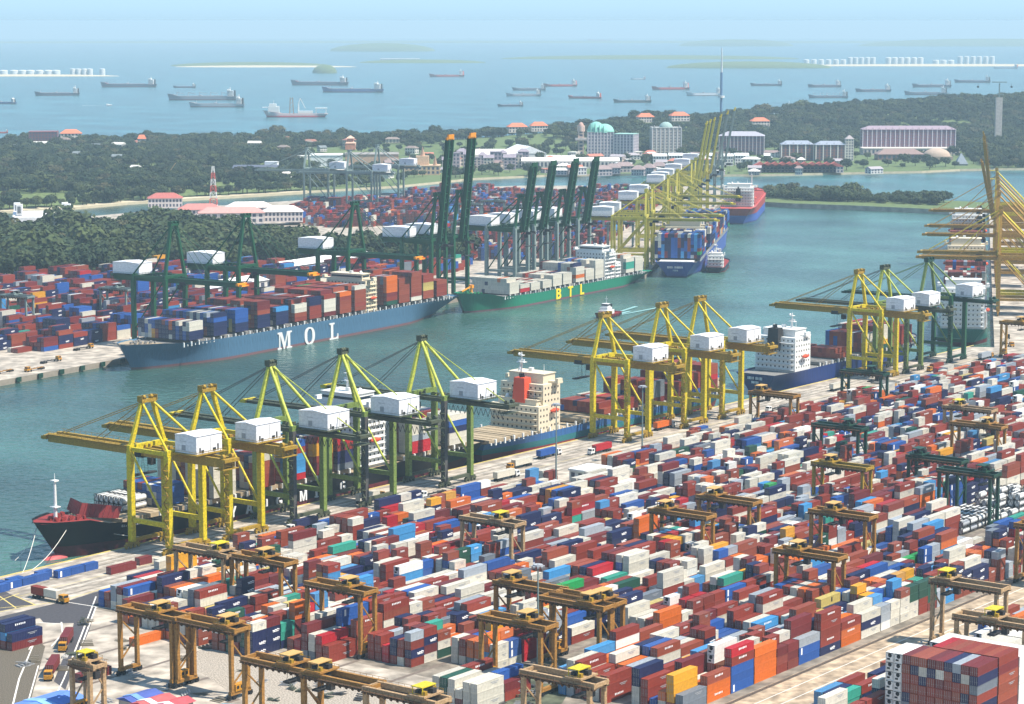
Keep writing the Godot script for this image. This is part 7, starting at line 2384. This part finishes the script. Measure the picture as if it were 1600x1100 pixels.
	# the red and white work ship with a tower and crane
	var wc := {"called": "work_ship", "length": 132.0, "beam": 24.0, "deck": 7.0, "sheer": 4.0, "fc": 0.24, "fc_rise": 3.0, "hull": hull_paint(srgb(216, 70, 74)), "band": paint_of(srgb(206, 66, 70)), "band_h": 3.4, "boot_h": 0.8, "deck_mat": M.deck_tan, "stations": 16}
	wc.hull = paint_of(srgb(226, 196, 194))
	var ws := ship(wc, "red and white work ship with a derrick tower and white crane, nearest ship at sea", W(-440, 4899, WATER + sink(440, 4899)), 0.05)
	var hb := MB.new()
	hb.box(Vector3(-44, 15, 0), Vector3(22, 14, 20))
	hb.box(Vector3(-46, 24, 0), Vector3(14, 6, 18))
	hb.box(Vector3(-58, 20, 0), Vector3(18, 0.8, 16))
	hb.tube(Vector3(-44, 26, 0), Vector3(-44, 34, 0), 0.6, 0.3, 6)
	part("deckhouse", hb.mesh(M.ship_white), ws)
	var dt := MB.new()
	for e in [-1.0, 1.0]:
		for s in [-1.0, 1.0]:
			dt.beam(Vector3(-8 + e * 4, 7, s * 4), Vector3(-8 + e * 2.4, 40, s * 2.4), 1.1)
		for i in 4:
			dt.beam(Vector3(-12, 9 + i * 8, e * 4), Vector3(-5, 16 + i * 8, e * 3), 0.7)
	part("derrick", dt.mesh(M.tan), ws)
	var kr := MB.new()
	kr.tube(Vector3(6, 7, 0), Vector3(6, 26, 0), 1.6, 1.3, 8)
	kr.beam(Vector3(6, 26, 0), Vector3(10, 38, 0), 1.8)
	kr.beam(Vector3(10, 38, 0), Vector3(20, 18, 0), 1.5)
	part("crane", kr.mesh(M.ship_white), ws)
	var sh := MB.new()
	sh.box(Vector3(52, 18, 0), Vector3(24, 1.6, 18))
	for e in [-1.0, 1.0]:
		for s in [-1.0, 1.0]: sh.box(Vector3(52 + e * 10, 12, s * 8), Vector3(1.2, 11, 1.2))
	sh.box(Vector3(20, 10, 0), Vector3(30, 5, 14))
	part("stern_frame", sh.mesh(M.ship_white), ws)
	var sb := thing("speedboat", "small white speedboat with a long wake in the left of the strait", "boat", W(-935, 5580, WATER + sink(935, 5580)))
	var bb := MB.new()
	bb.tube(Vector3(-3, 1.2, 0), Vector3(10, 1.4, 0), 2.4, 0.4, 8)
	part("hull", bb.mesh(M.ship_white), sb)
	part("cabin", bx(Vector3(-1, 3.0, 0), Vector3(5, 2.4, 3.0), M.ship_white), sb)
	var wk := MB.new()
	wk.quad(Vector3(-60, 0.15, 2.4), Vector3(-3, 0.3, 1.2), Vector3(-3, 0.3, -1.2), Vector3(-60, 0.15, -2.4))
	part("wake", wk.mesh(M.ship_white), sb)
	# islands and tanks along the horizon
	var isle := func(called, x, d, rx, rd, h, m, label):
		var b := MB.new()
		b.dome(W(x, d, sink(x, d) - 4.0), rx, h + 4.0, rd, 30, 5)
		struct(called, b.mesh(m), label)
	isle.call("low_island", -1164, 10789, 367, 128, 14.4, M.woodfloor, "long low sandy island at the upper left")
	isle.call("sand_bank", -1075, 10546, 408, 122, 3.4, M.sand, "pale beach of the long low island")
	isle.call("islet", -716, 9237, 48, 38, 29.6, M.woodfloor, "small round wooded islet")
	isle.call("far_hills", -904, 16872, 371, 130, 54.0, M.woodfloor, "faint hills on the horizon left of the middle")
	isle.call("low_island", -433, 11682, 312, 109, 12.5, M.woodfloor, "thin island behind the long white building")
	isle.call("low_island", 740, 12993, 814, 163, 17.3, M.woodfloor, "thin hazy island in the middle distance")
	isle.call("low_island", 1011, 10314, 358, 72, 24.8, M.woodfloor, "hazy island right of the middle")
	isle.call("far_hills", 1980, 21386, 513, 103, 57.0, M.woodfloor, "faint blue hills on the horizon right of the middle")
	isle.call("far_hills", 4268, 21513, 1205, 241, 63.1, M.woodfloor, "faint blue hills on the horizon at the right")
	isle.call("refinery_island", 1959, 10798, 792, 95, 5.8, M.sand, "low island with white storage tanks at the right")
	isle.call("refinery_island", -1760, 8683, 359, 43, 3.7, M.sand, "low island with white storage tanks at the left")
	isle.call("far_coast", 344, 26046, 7987, 399, 20.8, M.woodfloor, "faint low coast on the horizon")
	storage_tank("round low-domed white tank, first from the left on the left tank island", W(-1850, 8791, WATER + sink(-1850, 8791) + 1.0), 15.2, 16.9, "tanks on the left island")
	storage_tank("round low-domed white tank, second from the left on the left tank island", W(-1812, 8791, WATER + sink(-1812, 8791) + 1.0), 15.2, 16.9, "tanks on the left island")
	storage_tank("round low-domed white tank, third from the left on the left tank island", W(-1780, 8790, WATER + sink(-1780, 8790) + 1.0), 15.2, 16.9, "tanks on the left island")
	storage_tank("round low-domed white tank, fourth from the left on the left tank island", W(-1752, 8790, WATER + sink(-1752, 8790) + 1.0), 15.2, 16.9, "tanks on the left island")
	storage_tank("round low-domed white tank, fifth from the left on the left tank island", W(-1719, 8790, WATER + sink(-1719, 8790) + 1.0), 15.2, 16.9, "tanks on the left island")
	storage_tank("round low-domed white tank, sixth from the left on the left tank island", W(-1686, 8789, WATER + sink(-1686, 8789) + 1.0), 15.2, 16.9, "tanks on the left island")
	storage_tank("round low-domed white tank, seventh from the left on the left tank island", W(-1658, 8789, WATER + sink(-1658, 8789) + 1.0), 15.2, 16.9, "tanks on the left island")
	storage_tank("tall white tank, first of five at the right end of the left tank island", W(-1598, 8788, WATER + sink(-1598, 8788) + 1.0), 10.5, 22.5, "tall tanks on the left island")
	storage_tank("tall white tank, second of five at the right end of the left tank island", W(-1577, 8788, WATER + sink(-1577, 8788) + 1.0), 10.5, 22.5, "tall tanks on the left island")
	storage_tank("tall white tank, third of five at the right end of the left tank island", W(-1556, 8788, WATER + sink(-1556, 8788) + 1.0), 10.5, 22.5, "tall tanks on the left island")
	storage_tank("tall white tank, fourth of five at the right end of the left tank island", W(-1535, 8788, WATER + sink(-1535, 8788) + 1.0), 10.5, 22.5, "tall tanks on the left island")
	storage_tank("tall white tank, fifth of five at the right end of the left tank island", W(-1490, 8787, WATER + sink(-1490, 8787) + 1.0), 10.5, 22.5, "tall tanks on the left island")
	storage_tank("white storage tank, first in the leftmost cluster on the far right tank island", W(1335, 10958, WATER + sink(1335, 10958) + 1.0), 13.1, 23.4, "tanks on the right island")
	storage_tank("white storage tank, second in the leftmost cluster on the far right tank island", W(1368, 10959, WATER + sink(1368, 10959) + 1.0), 13.2, 23.4, "tanks on the right island")
	storage_tank("white storage tank, third in the leftmost cluster on the far right tank island", W(1402, 10959, WATER + sink(1402, 10959) + 1.0), 13.2, 23.4, "tanks on the right island")
	storage_tank("white storage tank, fourth in the leftmost cluster on the far right tank island", W(1435, 10959, WATER + sink(1435, 10959) + 1.0), 13.2, 23.4, "tanks on the right island")
	storage_tank("white storage tank, fifth in the leftmost cluster on the far right tank island", W(1469, 10960, WATER + sink(1469, 10960) + 1.0), 13.2, 23.4, "tanks on the right island")
	storage_tank("white storage tank, sixth in the leftmost cluster on the far right tank island", W(1502, 10960, WATER + sink(1502, 10960) + 1.0), 13.2, 23.4, "tanks on the right island")
	storage_tank("white storage tank, first in the second cluster on the far right tank island", W(1557, 11134, WATER + sink(1557, 11134) + 1.0), 11.9, 30.9, "tanks on the right island")
	storage_tank("white storage tank, second in the second cluster on the far right tank island", W(1583, 11135, WATER + sink(1583, 11135) + 1.0), 11.9, 30.9, "tanks on the right island")
	storage_tank("white storage tank, third in the second cluster on the far right tank island", W(1610, 11135, WATER + sink(1610, 11135) + 1.0), 11.9, 30.9, "tanks on the right island")
	storage_tank("white storage tank, fourth in the second cluster on the far right tank island", W(1637, 11135, WATER + sink(1637, 11135) + 1.0), 11.9, 30.9, "tanks on the right island")
	storage_tank("white storage tank, fifth in the second cluster on the far right tank island", W(1663, 11136, WATER + sink(1663, 11136) + 1.0), 11.9, 30.9, "tanks on the right island")
	storage_tank("white storage tank, first in the middle cluster on the far right tank island", W(1707, 10963, WATER + sink(1707, 10963) + 1.0), 13.2, 32.7, "tanks on the right island")
	storage_tank("white storage tank, second in the middle cluster on the far right tank island", W(1736, 10963, WATER + sink(1736, 10963) + 1.0), 13.2, 32.7, "tanks on the right island")
	storage_tank("white storage tank, third in the middle cluster on the far right tank island", W(1765, 10964, WATER + sink(1765, 10964) + 1.0), 13.2, 32.7, "tanks on the right island")
	storage_tank("white storage tank, fourth in the middle cluster on the far right tank island", W(1794, 10964, WATER + sink(1794, 10964) + 1.0), 13.2, 32.7, "tanks on the right island")
	storage_tank("white storage tank, fifth in the middle cluster on the far right tank island", W(1824, 10964, WATER + sink(1824, 10964) + 1.0), 13.2, 32.7, "tanks on the right island")
	storage_tank("white storage tank, sixth in the middle cluster on the far right tank island", W(1853, 10965, WATER + sink(1853, 10965) + 1.0), 13.2, 32.7, "tanks on the right island")
	storage_tank("white storage tank, first in the fourth cluster on the far right tank island", W(1923, 10966, WATER + sink(1923, 10966) + 1.0), 14.6, 21.1, "tanks on the right island")
	storage_tank("white storage tank, second in the fourth cluster on the far right tank island", W(1957, 10967, WATER + sink(1957, 10967) + 1.0), 14.6, 21.1, "tanks on the right island")
	storage_tank("white storage tank, third in the fourth cluster on the far right tank island", W(1992, 10967, WATER + sink(1992, 10967) + 1.0), 14.6, 21.1, "tanks on the right island")
	storage_tank("white storage tank, first in the rightmost cluster on the far right tank island", W(2065, 11142, WATER + sink(2065, 11142) + 1.0), 11.9, 35.7, "tanks on the right island")
	storage_tank("white storage tank, second in the rightmost cluster on the far right tank island", W(2095, 11142, WATER + sink(2095, 11142) + 1.0), 11.9, 35.7, "tanks on the right island")
	storage_tank("white storage tank, third in the rightmost cluster on the far right tank island", W(2125, 11143, WATER + sink(2125, 11143) + 1.0), 11.9, 35.7, "tanks on the right island")
	storage_tank("white storage tank, fourth in the rightmost cluster on the far right tank island", W(2154, 11143, WATER + sink(2154, 11143) + 1.0), 11.9, 35.7, "tanks on the right island")
	storage_tank("white storage tank, fifth in the rightmost cluster on the far right tank island", W(2184, 11144, WATER + sink(2184, 11144) + 1.0), 11.9, 35.7, "tanks on the right island")
	storage_tank("white storage tank, sixth in the rightmost cluster on the far right tank island", W(2213, 11145, WATER + sink(2213, 11145) + 1.0), 11.9, 35.7, "tanks on the right island")
	building({"called": "long_building", "w": 190, "d": 60.0, "h": 16, "wall": srgb(236, 234, 228), "roof": srgb(240, 238, 232), "floors": 1, "bays": 18}, "long white building on the thin island in the middle of the strait", W(-551, 11881, WATER + sink(-551, 11881) + 1.0), 0.0)
	building({"called": "long_building", "w": 305, "d": 80.0, "h": 16, "wall": srgb(236, 226, 222), "roof": srgb(240, 230, 228), "floors": 1, "bays": 10}, "faint white building before the far hills", W(-1008, 17316, WATER + sink(-1008, 17316) + 1.0), 0.0)
	ship({"called": "ferry", "category": "ferry", "length": 42.0, "beam": 11.0, "deck": 3.4, "hull": M.ship_white, "boot_h": 0.6, "stations": 12, "rake": 2.0, "counter": 1.0, "houses": [{"x": 4.0, "size": Vector3(18, 12, 9), "wing": 10.0, "boats": false}], "masts": [Vector3(2, 13, 0)]}, "white ferry close to the wooded shore right of the thin tower", W(604, 5240, WATER - 1.8), PI)
	building({"called": "pier", "category": "pier", "w": 60.0, "d": 14.0, "h": 5.0, "wall": srgb(140, 160, 170), "roof": srgb(150, 176, 186), "top": "gable", "rise": 2.0}, "blue-grey pier shed by the white ferry", W(545, 4950, -4.5), 0.0)
